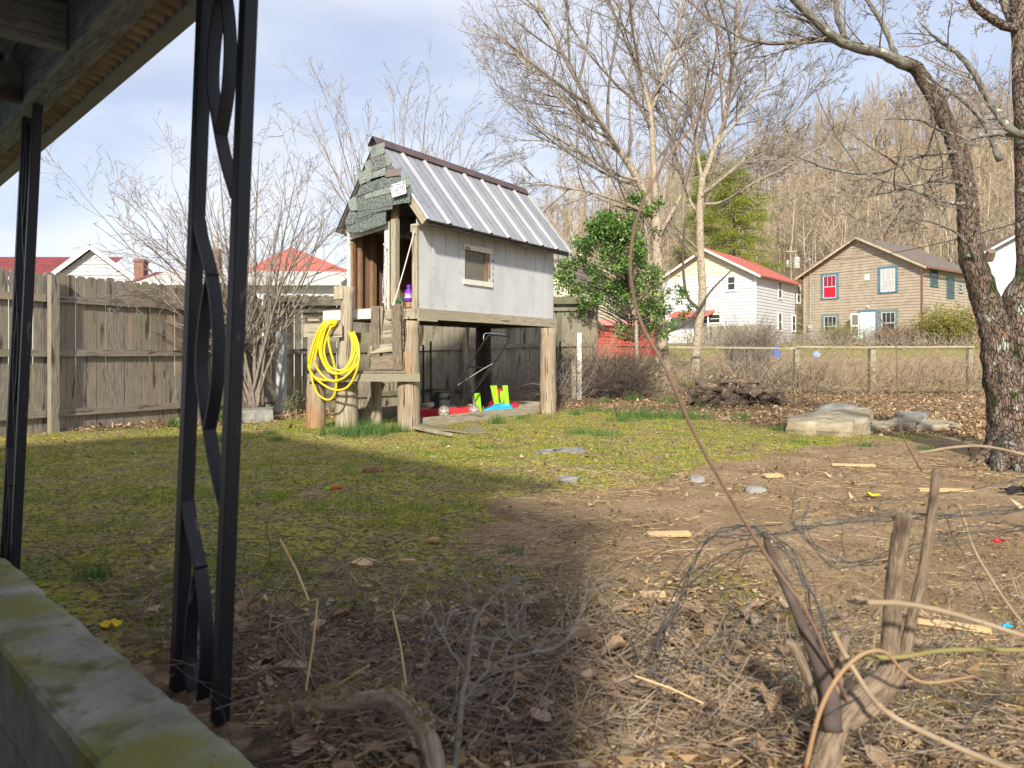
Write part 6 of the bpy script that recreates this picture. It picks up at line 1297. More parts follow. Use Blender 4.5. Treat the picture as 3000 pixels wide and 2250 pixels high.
root = thing('ivy', P(1855, 560, 20.4), 'green ivy climbing the forking trunk above the holly', 'ivy'); cen = [P(1870+rg.normal(0, 26), 620+rg.normal(0, 30), 20.3) for _ in range(16)]; leaves('leaves', cen, [.16]*16, 520, .05, m_holly, root, 6, .7)
MB().tube([P(1915, 720, 20.35), P(1885, 640, 20.3), P(1860, 570, 20.35)], .01, 5).build('stem', m_twigd, root)
# small leafy sprigs and shrubs
def shrub(name, px, py, Y, w, h, n, m, lab, seed, twig=m_twigp, sticks=40, size=.03, group=None, cat='shrub', zb=None):
    r = np.random.RandomState(seed); x = (px-1500)/F*Y; z0 = gzf(x, Y) if zb is None else zb; root = thing(name, (x, Y, z0), lab, cat, group); b_ = MB(); cen = []
    for i in range(sticks):
        a = r.uniform(0, 6.28); t = r.uniform(.3, 1)**.6; e = np.array([x+math.cos(a)*w/2*t, Y+math.sin(a)*w/2*t*.8, z0+h*r.uniform(.55, 1)*(1-.45*t*t)])
        p = curvy((x+r.randn()*w*.08, Y+r.randn()*w*.08, z0-.02), (0, 0, 1), 1, 1, 0, r); s_ = np.array([x+r.randn()*w*.1, Y+r.randn()*w*.1, z0-.02]); mid = (s_+e)/2+np.array([0, 0, h*.18])
        b_.tube(refine([s_, mid, e+np.array([0, 0, -.02])], [1]*3, 3)[0], np.linspace(.007, .002, 7)*max(1, Y/16), 3, False); cen.append(e)
        for _ in range(3): g = s_*.35+e*.65+r.randn(3)*w*.07; b_.tube([mid, g], [.004*max(1, Y/16), .002], 3, False); cen.append(g)
    b_.build('stems', twig, root)
    if n: leaves('foliage', cen, [w*.10]*len(cen), n, size, m, root, seed+1, .5)
    return root
m_yg = rmat('yellow_green_leaf', [(.14,.13,.02), (.24,.23,.04), (.34,.31,.07)]); m_brownsh = rmat('red_brown_leaf', [(.14,.08,.05), (.24,.15,.09), (.32,.21,.13)])
shrub('shrub', 2790, 1010, 47, 4.6, 3.3, 9000, m_yg, 'rounded yellow green shrub at the right corner of the tan house', 1, size=.07, sticks=120, group='shrubs before the tan house')
shrub('shrub', 2625, 1010, 48, 3.9, 1.8, 3000, m_brownsh, 'low reddish brown shrub right of the pale door', 2, size=.05, sticks=150, group='shrubs before the tan house')
shrub('shrub', 2460, 1010, 49, 2.6, 1.9, 2600, m_yg, 'small olive brown shrub left of the pale door', 3, size=.05, sticks=100, group='shrubs before the tan house')
shrub('bare_bush', 2190, 1080, 26, 2.9, 3.2, 0, None, 'tall tangled leafless bush before the white house', 4, twig=m_twig, sticks=380, cat='bush')
shrub('green_shrub', 850, 1200, 12.9, .55, .62, 260, m_onion, 'leafy green sapling between the bush and the hose', 6, sticks=10, size=.02, cat='plant')
shrub('green_shrub', 2045, 1165, 20.0, .8, .55, 300, m_yg, 'low yellow green sprout at the foot of the twin trees', 7, sticks=16, size=.03, cat='plant')
# ------------------------------------------------------------ brush: thicket, vines on the wire fence
def brush(name, lab, x0, x1, yc, ys_, h, n, m, seed, L_=(.5, 1.5), r0=.004, bend=.9, cat='brush', up=.6, zmin=0):
    r = np.random.RandomState(seed); b_ = MB()
    for i in range(n):
        x = r.uniform(x0, x1); y = yc+r.randn()*ys_; ln = r.uniform(*L_); zg_ = gzf(x, y); p = curvy((x, y, r.uniform(zmin, h*.35)), (r.randn()*.6, r.randn()*.3, r.uniform(-.1, 1)), ln, 7, bend, r, up)
        p[:, 2] = np.where(p[:, 2] > h*.6, h*.6+(p[:, 2]-h*.6)*r.uniform(.2, .8), p[:, 2]); p[:, 2] = np.clip(p[:, 2], .01, h*1.1)+zg_; b_.tube(p, np.linspace(1, .45, 8)*r0*r.uniform(.6, 1.6), 3, False)
    return b_.build(name, m, kind='stuff', label=lab, cat=cat)
brush('fence_vines', 'dry tan vines woven through the wire fence', 2.6, 13.6, 20.15, .12, 1.25, 640, m_twigp, 1, r0=.007, up=1.1, L_=(.5, 1.8))
brush('fence_vines', 'thin dark vine stems tangled in the wire fence', 2.6, 13.6, 20.2, .15, 1.2, 170, m_twigd, 2, r0=.006, up=1.0)
brush('vine_heap', 'thick heap of dry vines on the wire fence before the white house', 6.0, 9.4, 20.5, .25, 1.95, 330, m_twig, 3, L_=(.8, 2.2))
brush('vine_heap', 'dry vine tangle spilling over the fence beside the cherry trunk', 10.3, 13.2, 20.0, .35, 1.6, 260, m_twigp, 4, L_=(.6, 1.8))
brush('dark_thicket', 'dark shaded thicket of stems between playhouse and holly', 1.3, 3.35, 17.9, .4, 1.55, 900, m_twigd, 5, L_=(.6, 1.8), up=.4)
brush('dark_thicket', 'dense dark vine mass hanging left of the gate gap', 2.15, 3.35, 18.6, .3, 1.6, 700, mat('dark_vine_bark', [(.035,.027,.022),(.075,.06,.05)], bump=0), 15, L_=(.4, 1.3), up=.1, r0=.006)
brush('tan_thicket', 'tall tan canes against the fence right of the playhouse', 1.2, 2.9, 18.3, .35, 2.25, 330, m_twigp, 6, L_=(1.2, 2.4), bend=.6, up=1.0)
brush('brush_under_playhouse', 'leafless brush behind the stilts of the playhouse', -1.4, 1.6, 15.8, .45, 1.5, 420, m_twig, 7, L_=(.6, 1.7), up=.8)
brush('field_brush', 'brown brush and dead weeds in the field behind the wire fence', 5.5, 24, 33, 4.5, .8, 500, m_twigp, 8, L_=(.6, 1.6), r0=.012, up=1.2)
brush('field_brush', 'low grey brush before the neighbouring houses', 11, 30, 47, 2.2, 1.5, 900, m_twig, 9, L_=(.8, 2.0), r0=.018, up=1.0, zmin=0)
brush('pile_twigs', 'thin twigs lying over the firewood heap', 3.8, 6.3, 15.0, .35, .75, 160, m_twigd, 10, L_=(.4, 1.1), up=.1)
# chicken wire by the steps
def hexwire(mb, o, u, v, W_, H_, s=.05, r=.0012):
    o, u, v = Vector(o), Vector(u), Vector(v); 
    for i in range(int(W_/s)):
        pts = []
        for j in range(int(H_/(s*.5))+1): pts.append(o+u*(i*s+(s*.25 if (j//1) % 2 else 0)*(1 if i % 2 else -1))+v*(j*s*.5))
        mb.tube(pts, r, 3, False)
mb = MB(); hexwire(mb, P(840, 1195, 13.6), V(1, .25, 0).normalized(), UPZ, 2.9, 1.05, .06, .0016); hexwire(mb, P(1225, 1190, 15.0), V(1, .3, 0).normalized(), UPZ, 2.2, .8, .06, .0016); mb.build('chicken_wire', m_wire, label='chicken wire netting hung low behind the steps and stilts', cat='wire netting')
# ------------------------------------------------------------ firewood pile
rg = np.random.RandomState(12); k = 0
m_log2 = mat('old_firewood', [(.04,.03,.022),(.12,.088,.062),(.27,.21,.15)], 3, (3,14,1), 'UV', .95, bump=.8, spots=[((.34,.25,.16), 2.5, .6, .08, (1,4,1))])
base_c = P(2165, 1190, 15.4)
ORD = ['first','second','third','fourth','fifth','sixth','seventh','eighth','ninth','tenth','eleventh']; ROW = ['bottom','second','third','fourth','fifth','topmost']
for lay, (n, z) in enumerate(((11, .08), (10, .21), (9, .34), (7, .46), (5, .57), (3, .68))):
    for i in range(n):
        f = (i+.5)/n-.5; wdt = 2.05*(1-lay*.13); x = base_c.x+f*wdt+rg.uniform(-.05, .05)-.05*lay; y = base_c.y+rg.uniform(-.25, .35); r0 = rg.uniform(.055, .10); ln = rg.uniform(.4, .75)
        a = rg.normal(1.35, .45) if rg.rand() < .65 else rg.normal(.1, .4); d = V(math.cos(a), math.sin(a), rg.normal(0, .14)); c = V(x, y, z*.88); b_ = MB(); sd = 9 if rg.rand() < .45 else (4 if rg.rand() < .6 else 3)
        pts = [c-d*ln/2, c-d*ln*.18+V(0, 0, rg.randn()*.01), c+d*ln*.2, c+d*ln/2]; b_.tube(pts, [r0, r0*1.03, r0*.97, r0*.93], sd, True, .16)
        side = 'left' if f < -.18 else ('right' if f > .18 else 'middle'); 
        b_.build('firewood_log', m_log2, smooth=False, label='%s firewood log from the left in the %s row of the heap' % (ORD[i], ROW[lay]), cat='log', group='logs in the firewood heap'); k += 1
# ------------------------------------------------------------ stones and small things in the yard
def slab(name, corners, h, m, lab, seed, z0=0, jag=.02, cat='stone', grp=None, top=None):
    """rough slab: outline of ground corners, raised; sides and top roughened"""
    r = np.random.RandomState(seed); cs = [Vector(c) for c in corners]; ring = []
    n_ = 7
    for i in range(len(cs)):
        a_, b_2 = cs[i], cs[(i+1) % len(cs)]
        for j in range(n_): ring.append(a_.lerp(b_2, j/n_)+V(r.randn()*jag, r.randn()*jag, 0)*(j > 0))
    n = len(ring); ce = sum(ring, V(0, 0, 0))/n; vs = []
    lv = [(1.0, -.03), (1.02, h*.35), (1.0, h*.75), (.975, h*.96), (.93, h), (.6, h), (.25, h)]
    for li, (s_, z) in enumerate(lv):
        for i, p in enumerate(ring):
            q = ce+(p-ce)*(s_+r.randn()*.012); tz = top(q) if top and li > 0 else 0; vs.append(V(q.x+r.randn()*jag*.3, q.y+r.randn()*jag*.3, z0+z+(r.randn()*jag*.25 if li > 1 else 0)+tz*(z/h if h else 0)))
    fs = [(l*n+i, l*n+(i+1) % n, (l+1)*n+(i+1) % n, (l+1)*n+i) for l in range(len(lv)-1) for i in range(n)]+[tuple((len(lv)-1)*n+i for i in range(n))]
    mb = MB(); mb.add(vs, fs, [(0, 0)]*sum(len(f) for f in fs)); return mb.build(name, m, label=lab, cat=cat, group=grp)
slab('stone_slab', [G(2305, 1268), G(2490, 1280), G(2548, 1268), G(2552, 1238), G(2420, 1240), G(2308, 1250)], .17, m_stone, 'large pale sandstone slab with mossy front in the lawn at right', 1, top=lambda q: .05*(q.x-4.2))
slab('stone_slab', [P(698, 1244, 11.5), G(800, 1236), G(802, 1226), P(700, 1228, 12.2)], .20, m_stone_g, 'long grey stone block at the foot of the left bush', 2, jag=.012)
MB().blob(P(2455, 1212, 12.6), (.85, .7, .38), 5, .3, 10, 16).build('boulder', m_stone_g, smooth=True, label='grey rounded boulder behind the large sandstone slab', cat='stone')
flats = [((2545,1262),(2610,1258),(2625,1245),(2555,1242),.05,m_stone,'flat grey stone touching the right end of the big slab'), ((2590,1256),(2680,1262),(2700,1245),(2620,1240),.09,m_stone,'thin tilted flat stone with moss beneath it right of the slab'),
         ((2620,1238),(2700,1240),(2720,1228),(2630,1226),.12,m_stone_g,'dark flat stone behind the tilted thin stones'), ((2685,1262),(2780,1260),(2790,1246),(2700,1242),.07,m_stone,'mossy edged flat stone in the middle of the flat row'),
         ((2735,1250),(2800,1266),(2815,1258),(2760,1242),.06,m_stone,'outermost narrow flat stone nearest the cherry tree')]
for i, (a_, b_1, c_1, d_1, h, m, lb) in enumerate(flats): slab('flat_stone', [G(*a_), G(*b_1), G(*c_1), G(*d_1)], h, m, lb, 20+i, z0=.01, jag=.014, grp='flat stones right of the slab')
slab('flat_stone', [G(1565, 1334), G(1620, 1326), G(1640, 1318), G(1590, 1318)], .012, m_stone_g, 'thin grey flag flush in the lawn, left of a similar one', 31, jag=.02); slab('flat_stone', [G(1640, 1326), G(1710, 1330), G(1712, 1316), G(1650, 1314)], .014, m_stone_g, 'thin grey flag flush in the lawn, right of a similar one', 32, jag=.02)
def rock(px, py, w, h, m, lab, seed, dep=None, nm='rock', grp=None, rot=0): q = G(px, py); s_ = q.y/F; return MB().blob(q+UPZ*(h*s_*.42), (w*s_, (dep or w*.8)*s_, h*s_), seed, .5, 6, 9, .5).build(nm, m, label=lab, cat='rock', group=grp)
rock(1092, 1388, 50, 24, m_brickred, 'red brown brick fragment on the shaded lawn', 1)
rock(1667, 1414, 62, 20, m_pale, 'pale grey stone at the edge of the straw', 2); rock(2042, 1412, 42, 20, m_pale, 'small whitish stone on the sunlit soil left of the chip', 3); rock(2212, 1442, 66, 20, m_pale, 'flat whitish stone on the sunlit soil', 4)
rock(1270, 1590, 34, 18, mat('orange_stone', [(.35,.2,.08),(.5,.32,.15)], 8), 'small orange stone in the shaded grass', 5); rock(1302, 1528, 22, 12, m_pale, 'tiny cream pebble in the shaded grass', 6); rock(1270, 1343, 18, 9, m_pale, 'tiny cream pebble in the sunlit lawn', 7); rock(1510, 1700, 26, 14, m_pale, 'cream pebble on the shaded soil', 8)
rock(1740, 1140, 120, 30, mat('orange_bank', [(.36,.20,.08),(.46,.29,.14)], 5), 'orange earth lump at the foot of the dark thicket', 9, nm='earth_lump')
rg = np.random.RandomState(77)
chips = [(1960,1570,125,16,.0,'long pale split wood chip lying on the shaded soil'),(2265,1397,56,14,.1,'short pale wood chip by the flat whitish stone'),(1912,1748,72,12,.02,'small squared orange chip of wood on the soil'),(2770,1440,150,10,-.03,'long orange splinter on the sunlit soil at right'),(2790,1840,190,12,-.35,'yellow split lath behind the cut stems'),(2265,1970,160,26,-.3,'short grey offcut board in the foreground litter'),(1065,1655,60,28,-.6,'reddish bark chip in the shaded grass'),(1195,1650,42,6,0,'thin pale chip beside the bark chip'),(2500,1366,120,7,-.1,'long thin splinter below the slab'),(2240,1935,90,16,-.2,'ribbed brown bark strip in the foreground litter')]
for i, (px, py, w, h, rz, lb) in enumerate(chips):
    q = G(px, py); s_ = q.y/F; MB().box(q+UPZ*(.012), (w*s_, h*s_*1.8, .016), rz+rg.uniform(-.1, .1), ('X', .12)).build('wood_chip', m_chipw, label=lb, cat='wood chip', group='wood chips on the ground')
def crumple(px, py, w, m, lab, seed, nm='scrap', cat='scrap'):
    q = G(px, py); s_ = q.y/F*w; r = np.random.RandomState(seed); vs = []; n = 5
    for j in range(n):
        for i in range(n): vs.append(q+V((i/(n-1)-.5)*s_, (j/(n-1)-.5)*s_*.7, .01+abs(r.randn())*s_*.16))
    fs = [(j*n+i, j*n+i+1, (j+1)*n+i+1, (j+1)*n+i) for j in range(n-1) for i in range(n-1)]; mb = MB(); mb.add(vs, fs, [(0, 0)]*(4*len(fs))); o = mb.build(nm, m, label=lab, cat=cat); sd = o.modifiers.new('s', 'SOLIDIFY'); sd.thickness = .003; return o
crumple(2557, 1457, 36, m_yellow, 'small yellow plastic scrap on the sunlit soil', 1); crumple(2925, 1592, 34, m_redp, 'small red plastic scrap at the right edge', 2); crumple(325, 1838, 55, m_yellow, 'crumpled yellow leaf by the porch wall', 3, 'yellow_leaf', 'leaf'); crumple(2948, 1842, 26, m_blue, 'small blue plastic scrap at the right edge', 4)
crumple(2975, 1448, 70, m_black, 'dark slate coloured shard at the right edge', 5); crumple(2290, 2000, 60, m_pale, 'torn white paper scrap in the foreground litter', 6, 'paper_scrap'); crumple(1640, 2030, 60, m_pale, 'second torn white paper scrap left of the cut shrub', 8, 'paper_scrap')
q = G(983, 1432); mb = MB().box(q+UPZ*.015, (.11, .03, .022), .35); mb.build('toy_piece', mat('orange_plastic', [(.6,.12,.02),(.7,.2,.03)], bump=0), label='tiny orange and green toy piece on the shaded lawn', cat='toy'); MB().box(q+V(-.055, -.025, .012), (.04, .03, .02), .35).build('toy_piece', m_lime, label='lime green toy piece touching the orange one', cat='toy')
# neighbours' things beyond the fence
YN = 39
def far_blob(px, py, w, h, m, lab, seed, nm='plastic_toy'):
    s_ = YN/F; x = (px-1500)*s_; z = gzf(x, YN); mb = MB(); mb.lathe((x, YN, z), [(w*s_*.5, 0), (w*s_*.48, h*s_*.5), (w*s_*.3, h*s_*.8), (w*s_*.12, h*s_)], UPZ, 7); return mb.build(nm, m, label=lab, cat='toy')
far_blob(2232, 1050, 34, 46, mat('teal_plastic', [(.05,.35,.35),(.5,.6,.58)], 20, bump=0), 'teal and white toy beyond the wire fence', 1); far_blob(2273, 1050, 26, 34, mat('mid_blue_plastic', [(.03,.12,.5),(.05,.18,.6)], bump=0), 'blue toy beyond the wire fence', 2); far_blob(2238, 1030, 14, 14, m_redp, 'tiny red ball on the teal toy', 3); far_blob(2392, 1050, 22, 18, mat('pale_blue_plastic', [(.25,.4,.7),(.35,.5,.8)], bump=0), 'pale blue ball near the tan house corner', 4)
# ------------------------------------------------------------ tufts
def tuft(px, py, w, h, n, lab, seed, m=m_onion, wd=.006, name='grass_tuft'):
    q = G(px, py); s_ = q.y/F; r = np.random.RandomState(seed); root = None; X_ = q.x+np.clip(r.standard_t(3, n), -2.2, 2.2)*w*s_*.26; Y_ = q.y+np.clip(r.standard_t(3, n), -2.2, 2.2)*w*s_*.22; hh = r.uniform(.45, 1, n)*h*s_
    a = r.uniform(0, 6.28, n); b = r.uniform(0, 6.28, n); l_ = r.uniform(.1, .55, n)*hh; v = np.zeros((n, 3, 3)); ww = wd*max(1, q.y/9)*.5; z = zat(X_, Y_)
    v[:, 0] = np.stack([X_-np.cos(a)*ww, Y_-np.sin(a)*ww, z], -1); v[:, 1] = np.stack([X_+np.cos(a)*ww, Y_+np.sin(a)*ww, z], -1); v[:, 2] = np.stack([X_+np.cos(b)*l_, Y_+np.sin(b)*l_, z+hh], -1)
    return soup(name, v, 3, m, label=lab, cat='grass tuft', group='green grass tufts in the yard')
TF = [(1035,1275,150,52,700,'widest lush tuft at the foot of the two deck logs'),(1160,1262,60,40,200,'tuft touching the left side of the front stilt'),(1095,1268,60,55,260,'tuft between the deck logs and the front stilt'),
 (1455,1243,40,38,150,'tuft growing against the base board'),(1530,1228,30,20,70,'small tuft near the far end of the base board'),(1790,1165,60,26,170,'tuft left of the holly trunk'),(1775,1180,40,24,110,'low tuft left of the holly trunk in the leaves'),(1855,1175,36,34,120,'tuft just left of the holly trunk'),
 (1690,1215,40,26,110,'tuft right of the rear stilt'),(1740,1205,46,26,110,'second tuft right of the rear stilt'),(1785,1212,26,24,70,'third small tuft right of the rear stilt'),(1880,1225,120,44,520,'broad tuft below the holly tree'),(1960,1180,60,30,170,'tuft at the foot of the left twin tree'),
 (2010,1225,130,36,420,'broad tuft before the firewood heap'),(1825,1235,80,26,220,'loose tuft left of the broad one below the holly'),(2070,1190,46,30,140,'tuft touching the left end of the firewood heap'),(2180,1228,56,30,170,'tuft before the right half of the firewood heap'),(2285,1260,60,22,150,'tuft touching the left end of the sandstone slab'),
 (1705,1270,80,26,240,'low tuft in the open lawn before the rear stilt'),(1770,1280,90,26,200,'low tuft right of the one before the rear stilt'),(2330,1295,60,18,120,'low tuft before the sandstone slab'),(2530,1308,60,18,120,'low tuft at the right front of the sandstone slab'),(2715,1318,50,20,110,'low tuft in the shade before the cherry tree'),(2660,1235,36,14,70,'tiny tuft on the leaves behind the flat stones'),
 (790,1275,46,24,110,'small tuft right of the grey stone block'),(815,1290,50,26,110,'small tuft a step before the grey stone block'),(660,1290,60,30,140,'tuft seen between the iron bars in the shade edge'),(280,1685,80,40,160,'dark tuft by the porch wall in shade'),(1500,1622,60,30,60,'small clover tuft on the shaded soil')]
for i, (px, py, w, h, n, lb) in enumerate(TF): tuft(px, py, w, h, n, lb, 300+i)
tuft(508, 1252, 26, 44, 60, 'daffodil leaves seen left of the near iron post', 401, wd=.012, name='daffodil_clump'); tuft(632, 1240, 36, 62, 110, 'blue green daffodil clump seen between the bars of the near iron post', 402, wd=.014, name='daffodil_clump')
# ------------------------------------------------------------ bird
bp_ = P(2250, 434, YC-.9); bird = thing('bird', bp_, 'small robin with rusty breast perched on a bare twig', 'bird')
mb = MB(); mb.lathe(bp_, [(.004, -.085), (.02, -.06), (.034, -.02), (.037, .02), (.028, .05), (.021, .062), (.027, .08), (.024, .098), (.008, .11)], (.25, -.2, .9), 12); mb.build('body', mat('robin_feathers', [(.10,.05,.03),(.30,.11,.04)], 12, bump=0), bird, True)
mb = MB().tube([bp_+V(.03, -.025, .09), bp_+V(.055, -.04, .092)], [.007, .001], 6); mb.build('beak', m_yellow, bird); MB().bar(bp_-V(.015, -.01, .07), bp_-V(.05, -.03, .14), .022, .006).build('tail', m_twigd, bird)
MB().tube([bp_+V(0, 0, -.06), bp_+V(0, 0, -.10)], .004, 4).build('legs', m_twigd, bird)
b_ = MB(); b_.tube([P(2058, 560, YC), P(2160, 480, YC-.5), bp_+V(-.01, 0, -.105), P(2400, 330, YC-1.1)], [.03, .02, .011, .004], 5); b_.build('bare_branch', m_twig, label='bare branch of the right twin tree on which the robin sits', cat='branch')
# ------------------------------------------------------------ foreground shrub stump, canes, wire
YS = 1.78
SS = thing('cut_shrub', V((2420-1500)/F*YS, YS, 0), 'cut back shrub stump with two upright sawn stems in the right foreground', 'shrub')
def stem(pts, nm='stem', m=m_stumpw, root=SS, k=5, sides=12, **kw): c, r = refine([P(a_, b_1, c_1) for a_, b_1, c_1, _ in pts], [q[3] for q in pts], k); return MB().tube(c, r, sides, True, .03).build(nm, m, root, True, **kw)
stem([(2395,2370,YS,0.0440),(2420,2230,YS,0.0360),(2450,2130,YS,0.0288),(2520,2040,YS+.01,0.0256),(2600,1970,YS+.02,0.0240),(2610,1860,YS+.02,0.0224),(2622,1700,YS,0.0212),(2645,1525,YS-.02,0.0200),(2646,1512,YS-.02,0.0216)])
stem([(2480,2120,YS,0.0224),(2570,2060,YS+.01,0.0176),(2640,1960,YS,0.0152),(2668,1830,YS,0.0132),(2710,1640,YS-.03,0.0116),(2742,1400,YS-.05,0.0100),(2744,1384,YS-.05,0.0104)])
stem([(2400,2250,YS,0.0240),(2425,2150,YS+.03,0.0200),(2380,2010,YS+.05,0.0160),(2330,1900,YS+.06,0.0128),(2300,1880,YS+.06,0.0104)])
stem([(2440,2140,YS-.02,0.0240),(2430,2030,YS,0.0224),(2380,1900,YS+.03,0.0168),(2320,1760,YS+.05,0.0128),(2265,1640,YS+.05,0.0104),(2240,1560,YS+.04,0.0080)], m=m_twigd)
stem([(2430,2050,YS,0.0160),(2455,1990,YS,0.0144),(2470,1900,YS,0.0104),(2480,1860,YS,0.0096)])
def cane(pts, m, lab, r0, r1, nm='cane', k=8):
    n = len(pts); c, r = refine([P(*p) for p in pts], list(np.linspace(r0, r1, n)), k); b_ = MB().tube(c, r, 8)
    for i in range(6, len(c)-2, 9): b_.blob(c[i], (r[i]*2.6, r[i]*2.6, r[i]*2.2), i, .2, 5, 7)
    return b_.build(nm, m, smooth=True, label=lab, cat='cane')
cane([(2500,2090,YS),(2440,1960,1.75),(2360,1790,1.7),(2240,1620,1.65),(2130,1440,1.6),(2030,1260,1.55),(1950,1080,1.5),(1880,950,1.5),(1850,830,1.5),(1850,720,1.5),(1880,600,1.5),(1950,470,1.5),(2040,350,1.5),(2100,250,1.5),(2126,170,1.5),(2110,100,1.5),(2060,40,1.5),(1990,-20,1.5)], m_vine, 'long thin red brown cane arching up through the whole view', .0046, .0019)
cane([(2570,925,2.3),(2600,960,2.3),(2625,1010,2.3),(2630,1120,2.3),(2640,1260,2.35),(2700,1380,2.4)], m_vine, 'thin blurred cane tip crossing the lower right window of the tan house', .0025, .0025)
cane([(2540,1765,1.6),(2640,1768,1.6),(2760,1790,1.58),(2880,1825,1.55),(3050,1880,1.5)], m_twigp, 'pale dry cane crossing in front of the two sawn stems', .0065, .005)
cane([(2530,1925,1.7),(2640,1925,1.7),(2780,1905,1.68),(3050,1905,1.65)], mat('yellow_green_cane', [(.19,.165,.06),(.26,.23,.09)], bump=0), 'yellow green cane lying level at the right edge', .006, .005)
cane([(2360,2250,1.62),(2400,2090,1.62),(2450,1990,1.62),(2520,1920,1.62),(2590,1910,1.63),(2650,1970,1.64),(2720,2000,1.65),(2860,1980,1.7)], mat('tan_cane', [(.28,.17,.09),(.38,.25,.14)], bump=0), 'tan cane looping over the stump base', .0055, .003)
cane([(2440,1850,1.72),(2500,1960,1.7),(2590,2080,1.66),(2760,2170,1.6),(3000,2270,1.5)], m_twigp, 'pale cane sloping down to the lower right corner', .006, .007)
cane([(2810,1480,2.2),(2850,1600,2.2),(2900,1690,2.15),(2960,1780,2.1),(3030,1870,2.0)], m_twigp, 'thin straw coloured stem leaning in from the right edge', .0035, .004)
cane([(2690,1328,4.2),(2800,1310,4.1),(2900,1310,4.0),(3050,1345,3.8)], m_twigp, 'pale arching stem in front of the cherry trunk foot', .008, .008)
cane([(2450,1850,2.0),(2350,1600,2.0),(2270,1580,2.0)][:0]+[(1330,2260,1.82),(1345,2130,1.83),(1352,2050,1.84),(1365,1990,1.85),(1380,1880,1.86),(1395,1800,1.88)], m_grey_twig, 'upright silvery dead stem at bottom centre', .0095, .005)
rg = np.random.RandomState(19); b_ = MB()
sapl = [[(1358,2050,1.84),(1420,1975,1.84),(1480,1930,1.84),(1560,1910,1.85),(1610,1860,1.86),(1690,1730,1.87)],[(1352,2040,1.84),(1375,1900,1.88),(1380,1790,1.9),(1370,1720,1.92),(1330,1660,1.93)],[(1370,1975,1.85),(1300,1870,1.9),(1260,1790,1.92)],[(1430,1960,1.84),(1450,1880,1.86),(1520,1800,1.88),(1530,1720,1.9)],[(1480,1930,1.84),(1500,1880,1.84),(1560,1850,1.86)],[(1382,1850,1.87),(1420,1780,1.9),(1470,1730,1.92),(1540,1690,1.95)],[(1560,1910,1.85),(1640,1890,1.86),(1700,1800,1.88),(1725,1650,1.9)]]
for s_ in sapl:
    c, r = refine([P(*p) for p in s_], list(np.linspace(.0048, .0014, len(s_))), 5, .002, rg); b_.tube(c, r, 6)
    for _ in range(7): i = rg.randint(4, len(c)-1); p = curvy(c[i], (rg.randn(), rg.randn()*.5, rg.uniform(0, 1)), rg.uniform(.04, .14), 4, .5, rg); b_.tube(p, np.linspace(.002, .001, 5), 3, False)
b_.build('dead_branch', m_grey_twig, label='forked silvery dead branch standing in the litter at bottom centre', cat='branch')
# shaggy bent root and yellow green log
c, r = refine([P(800, 2080, 1.95), P(900, 2068, 1.93), P(1010, 2060, 1.91), P(1100, 2048, 1.89), P(1165, 2055, 1.86), P(1215, 2100, 1.83), P(1255, 2170, 1.8), P(1280, 2280, 1.76)], [.012, .016, .02, .024, .026, .027, .027, .026], 6); mb = MB().tube(c, r, 12, True, .10)
vr = mb.build('bent_vine', mat('shaggy_vine_bark', [(.16,.12,.09),(.34,.27,.20),(.45,.38,.30)], 2, (3,40,1), 'UV', .95, bump=.9), smooth=True, label='thick bent vine with shaggy peeling bark at the bottom edge', cat='vine')
b_ = MB()
for i in range(150):
    j = rg.randint(0, len(c)-8); q = Vector(c[j])+V(rg.randn(), rg.randn(), abs(rg.randn()))*.016; d = V(rg.randn()*.7, rg.randn()*.4, rg.normal(0, .8)).normalized()*rg.uniform(.01, .035); b_.quad(q, q+d, q+d+V(rg.randn()*.01, 0, .012), q+V(0, 0, .012))
fl = b_.build('peeling_bark', mat('mossy_bark_flake', [(.14,.125,.05),(.30,.25,.14)], 14, Z3, 'Object', .9, bump=0), vr)
# crumpled garden wire
rg = np.random.RandomState(29); b_ = MB()
arcs = [[(1895,1950,2.0),(1960,1780,2.0),(2060,1600,1.95),(2150,1545,1.9),(2250,1570,1.88),(2340,1660,1.85),(2400,1780,1.83),(2450,1950,1.8)], [(1905,1990,2.05),(1990,1760,2.02),(2110,1640,2.0),(2220,1600,1.95),(2320,1640,1.9),(2400,1900,1.85)], [(2100,1575,1.9),(2300,1560,1.8),(2450,1530,1.8),(2620,1520,1.8),(2820,1510,1.8),(3040,1490,1.75)],
        [(2370,1480,2.2),(2350,1540,2.1),(2420,1640,2.0),(2560,1635,2.0),(2700,1590,1.9),(2900,1560,1.9),(3040,1555,1.85)], [(2440,1462,2.3),(2560,1468,2.2),(2700,1455,2.2),(2860,1430,2.1),(3040,1390,2.0)], [(2760,1500,2.0),(2830,1640,2.0),(2880,1740,1.95),(2930,1860,1.9),(2990,1960,1.8)], [(2420,1830,1.9),(2540,2000,1.8),(2700,2020,1.75),(2860,2060,1.7),(3040,2000,1.7)], [(2800,2280,1.65),(2840,2110,1.7),(2900,2050,1.7),(3040,2070,1.65)], [(2580,1470,2.2),(2560,1540,2.1)], [(2455,1500,2.2),(2480,1640,2.1)], [(2330,1430,2.3),(2320,1500,2.2),(2330,1560,2.1)]]
for a_ in arcs:
    for k in range(4 if len(a_) > 5 else 1): c, r = refine([P(x+rg.randn()*11*k**.6, y+rg.randn()*11*k**.6, Y_+rg.randn()*.03) for x, y, Y_ in a_], [1]*len(a_), 7); c[1:-1] += rg.randn(len(c)-2, 3)*.0022; b_.tube(c, .0014, 5, False)
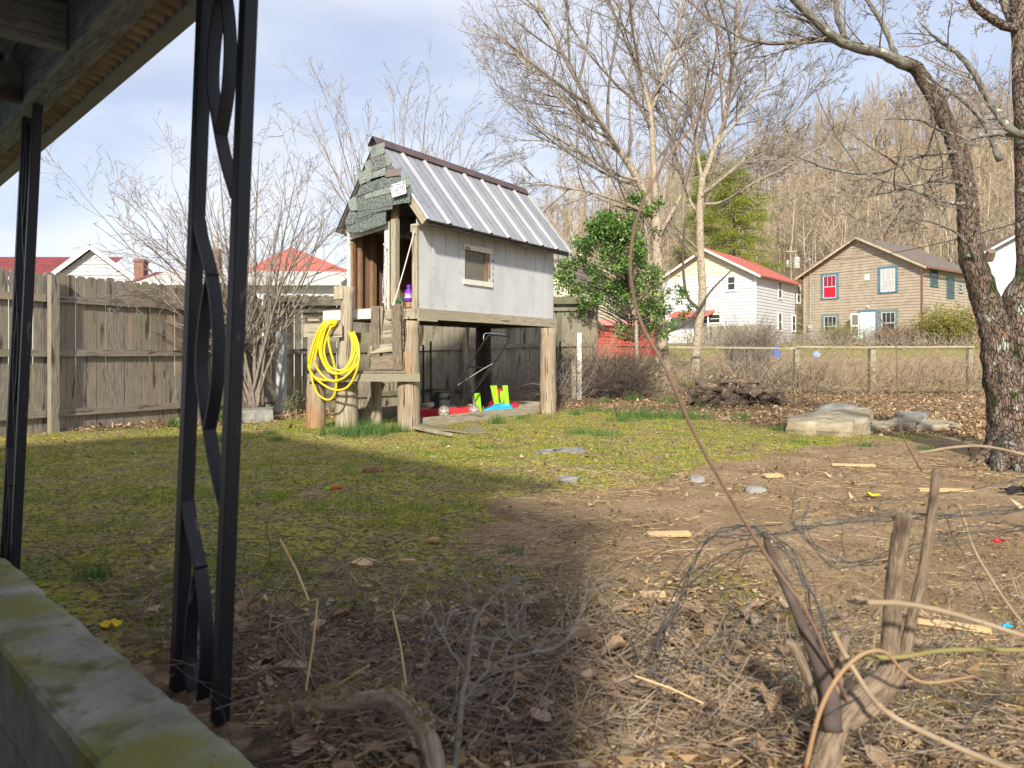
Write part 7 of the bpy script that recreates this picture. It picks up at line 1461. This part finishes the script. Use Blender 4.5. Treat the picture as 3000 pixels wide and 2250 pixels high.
for i in range(170):
    y = rg.uniform(1.75, 2.7); x = rg.uniform(-.62, 1.15)*y*.6; p = curvy((x, y, rg.uniform(.01, .13)), (rg.randn(), rg.randn()*.5, rg.normal(0, .2)), rg.uniform(.1, .5), 8, 1.0, rg); p[:, 2] = np.clip(p[:, 2], .01, .25); b_.tube(p, .0014, 3, False)
for i in range(16):
    x = rg.uniform(.38, .75); z = rg.uniform(.15, .5); p = curvy((x, 1.95+rg.randn()*.08, z), (rg.randn(), .1, rg.randn()), rg.uniform(.1, .3), 6, .8, rg); b_.tube(p, .0013, 3, False)
b_.build('garden_wire', m_wire, label='crumpled dark wire mesh sprung up in the right foreground', cat='wire')
b_ = MB()
for (a_, b_1) in (((930,1760),(895,2030)),((1150,1790),(1190,2010)),((940,2040),(1080,1950)),((1380,2160),(1530,2260)),((1060,2180),(1180,2120)),((1580,2170),(1720,2140)),((820,1580),(905,1760)),((1860,1980),(2060,2060))):
    p0 = P(*a_, 2.0); p1 = P(*b_1, 1.95); p0.z = max(p0.z, .02); p1.z = max(p1.z, .01); b_.tube([p0, (p0+p1)/2+V(.004, 0, .004), p1], [.003, .0032, .0028], 5)
b_.build('dry_stalks', m_chipw, kind='stuff', label='stiff pale dry stalks poking up in the foreground', cat='stalks')
b_ = MB(); X, Y = None, None
for i in range(140):
    y = rg.uniform(1.78, 3.1); x = rg.uniform(-.66, .75)*y*.8
    if not clear(x, y): continue
    w = rg.uniform(.05, .11); a = rg.uniform(0, 6.28); z = float(zat(x, y))+rg.uniform(.01, .05); n = 5; ux, uy = V(math.cos(a), math.sin(a), 0), V(-math.sin(a), math.cos(a), 0); vs = []; cv = rg.normal(0, .5); cw = rg.normal(0, .6)
    for j in range(n):
        hw = w*.34*math.sin(math.pi*(j+.35)/(n-.3))*rg.uniform(.7, 1.2)
        for s_ in (-1, 0, 1): vs.append(V(x, y, z)+ux*(j/(n-1)-.5)*w+uy*hw*s_+UPZ*(abs(j/(n-1)-.5)**2*w*cv+abs(s_)*hw*cw+rg.randn()*.002+.01))
    b_.add(vs, [(j*3+k, j*3+k+1, j*3+k+4, j*3+k+3) for j in range(n-1) for k in (0, 1)], [(0, 0)]*(8*(n-1)))
b_.build('curled_leaves', mat('curled_brown_leaf', [(.15,.09,.05),(.31,.205,.12),(.48,.37,.27)], 9, Z3, 'Object', .8, bump=.1), smooth=True, kind='stuff', label='large curled brown leaves in the foreground litter', cat='leaves')
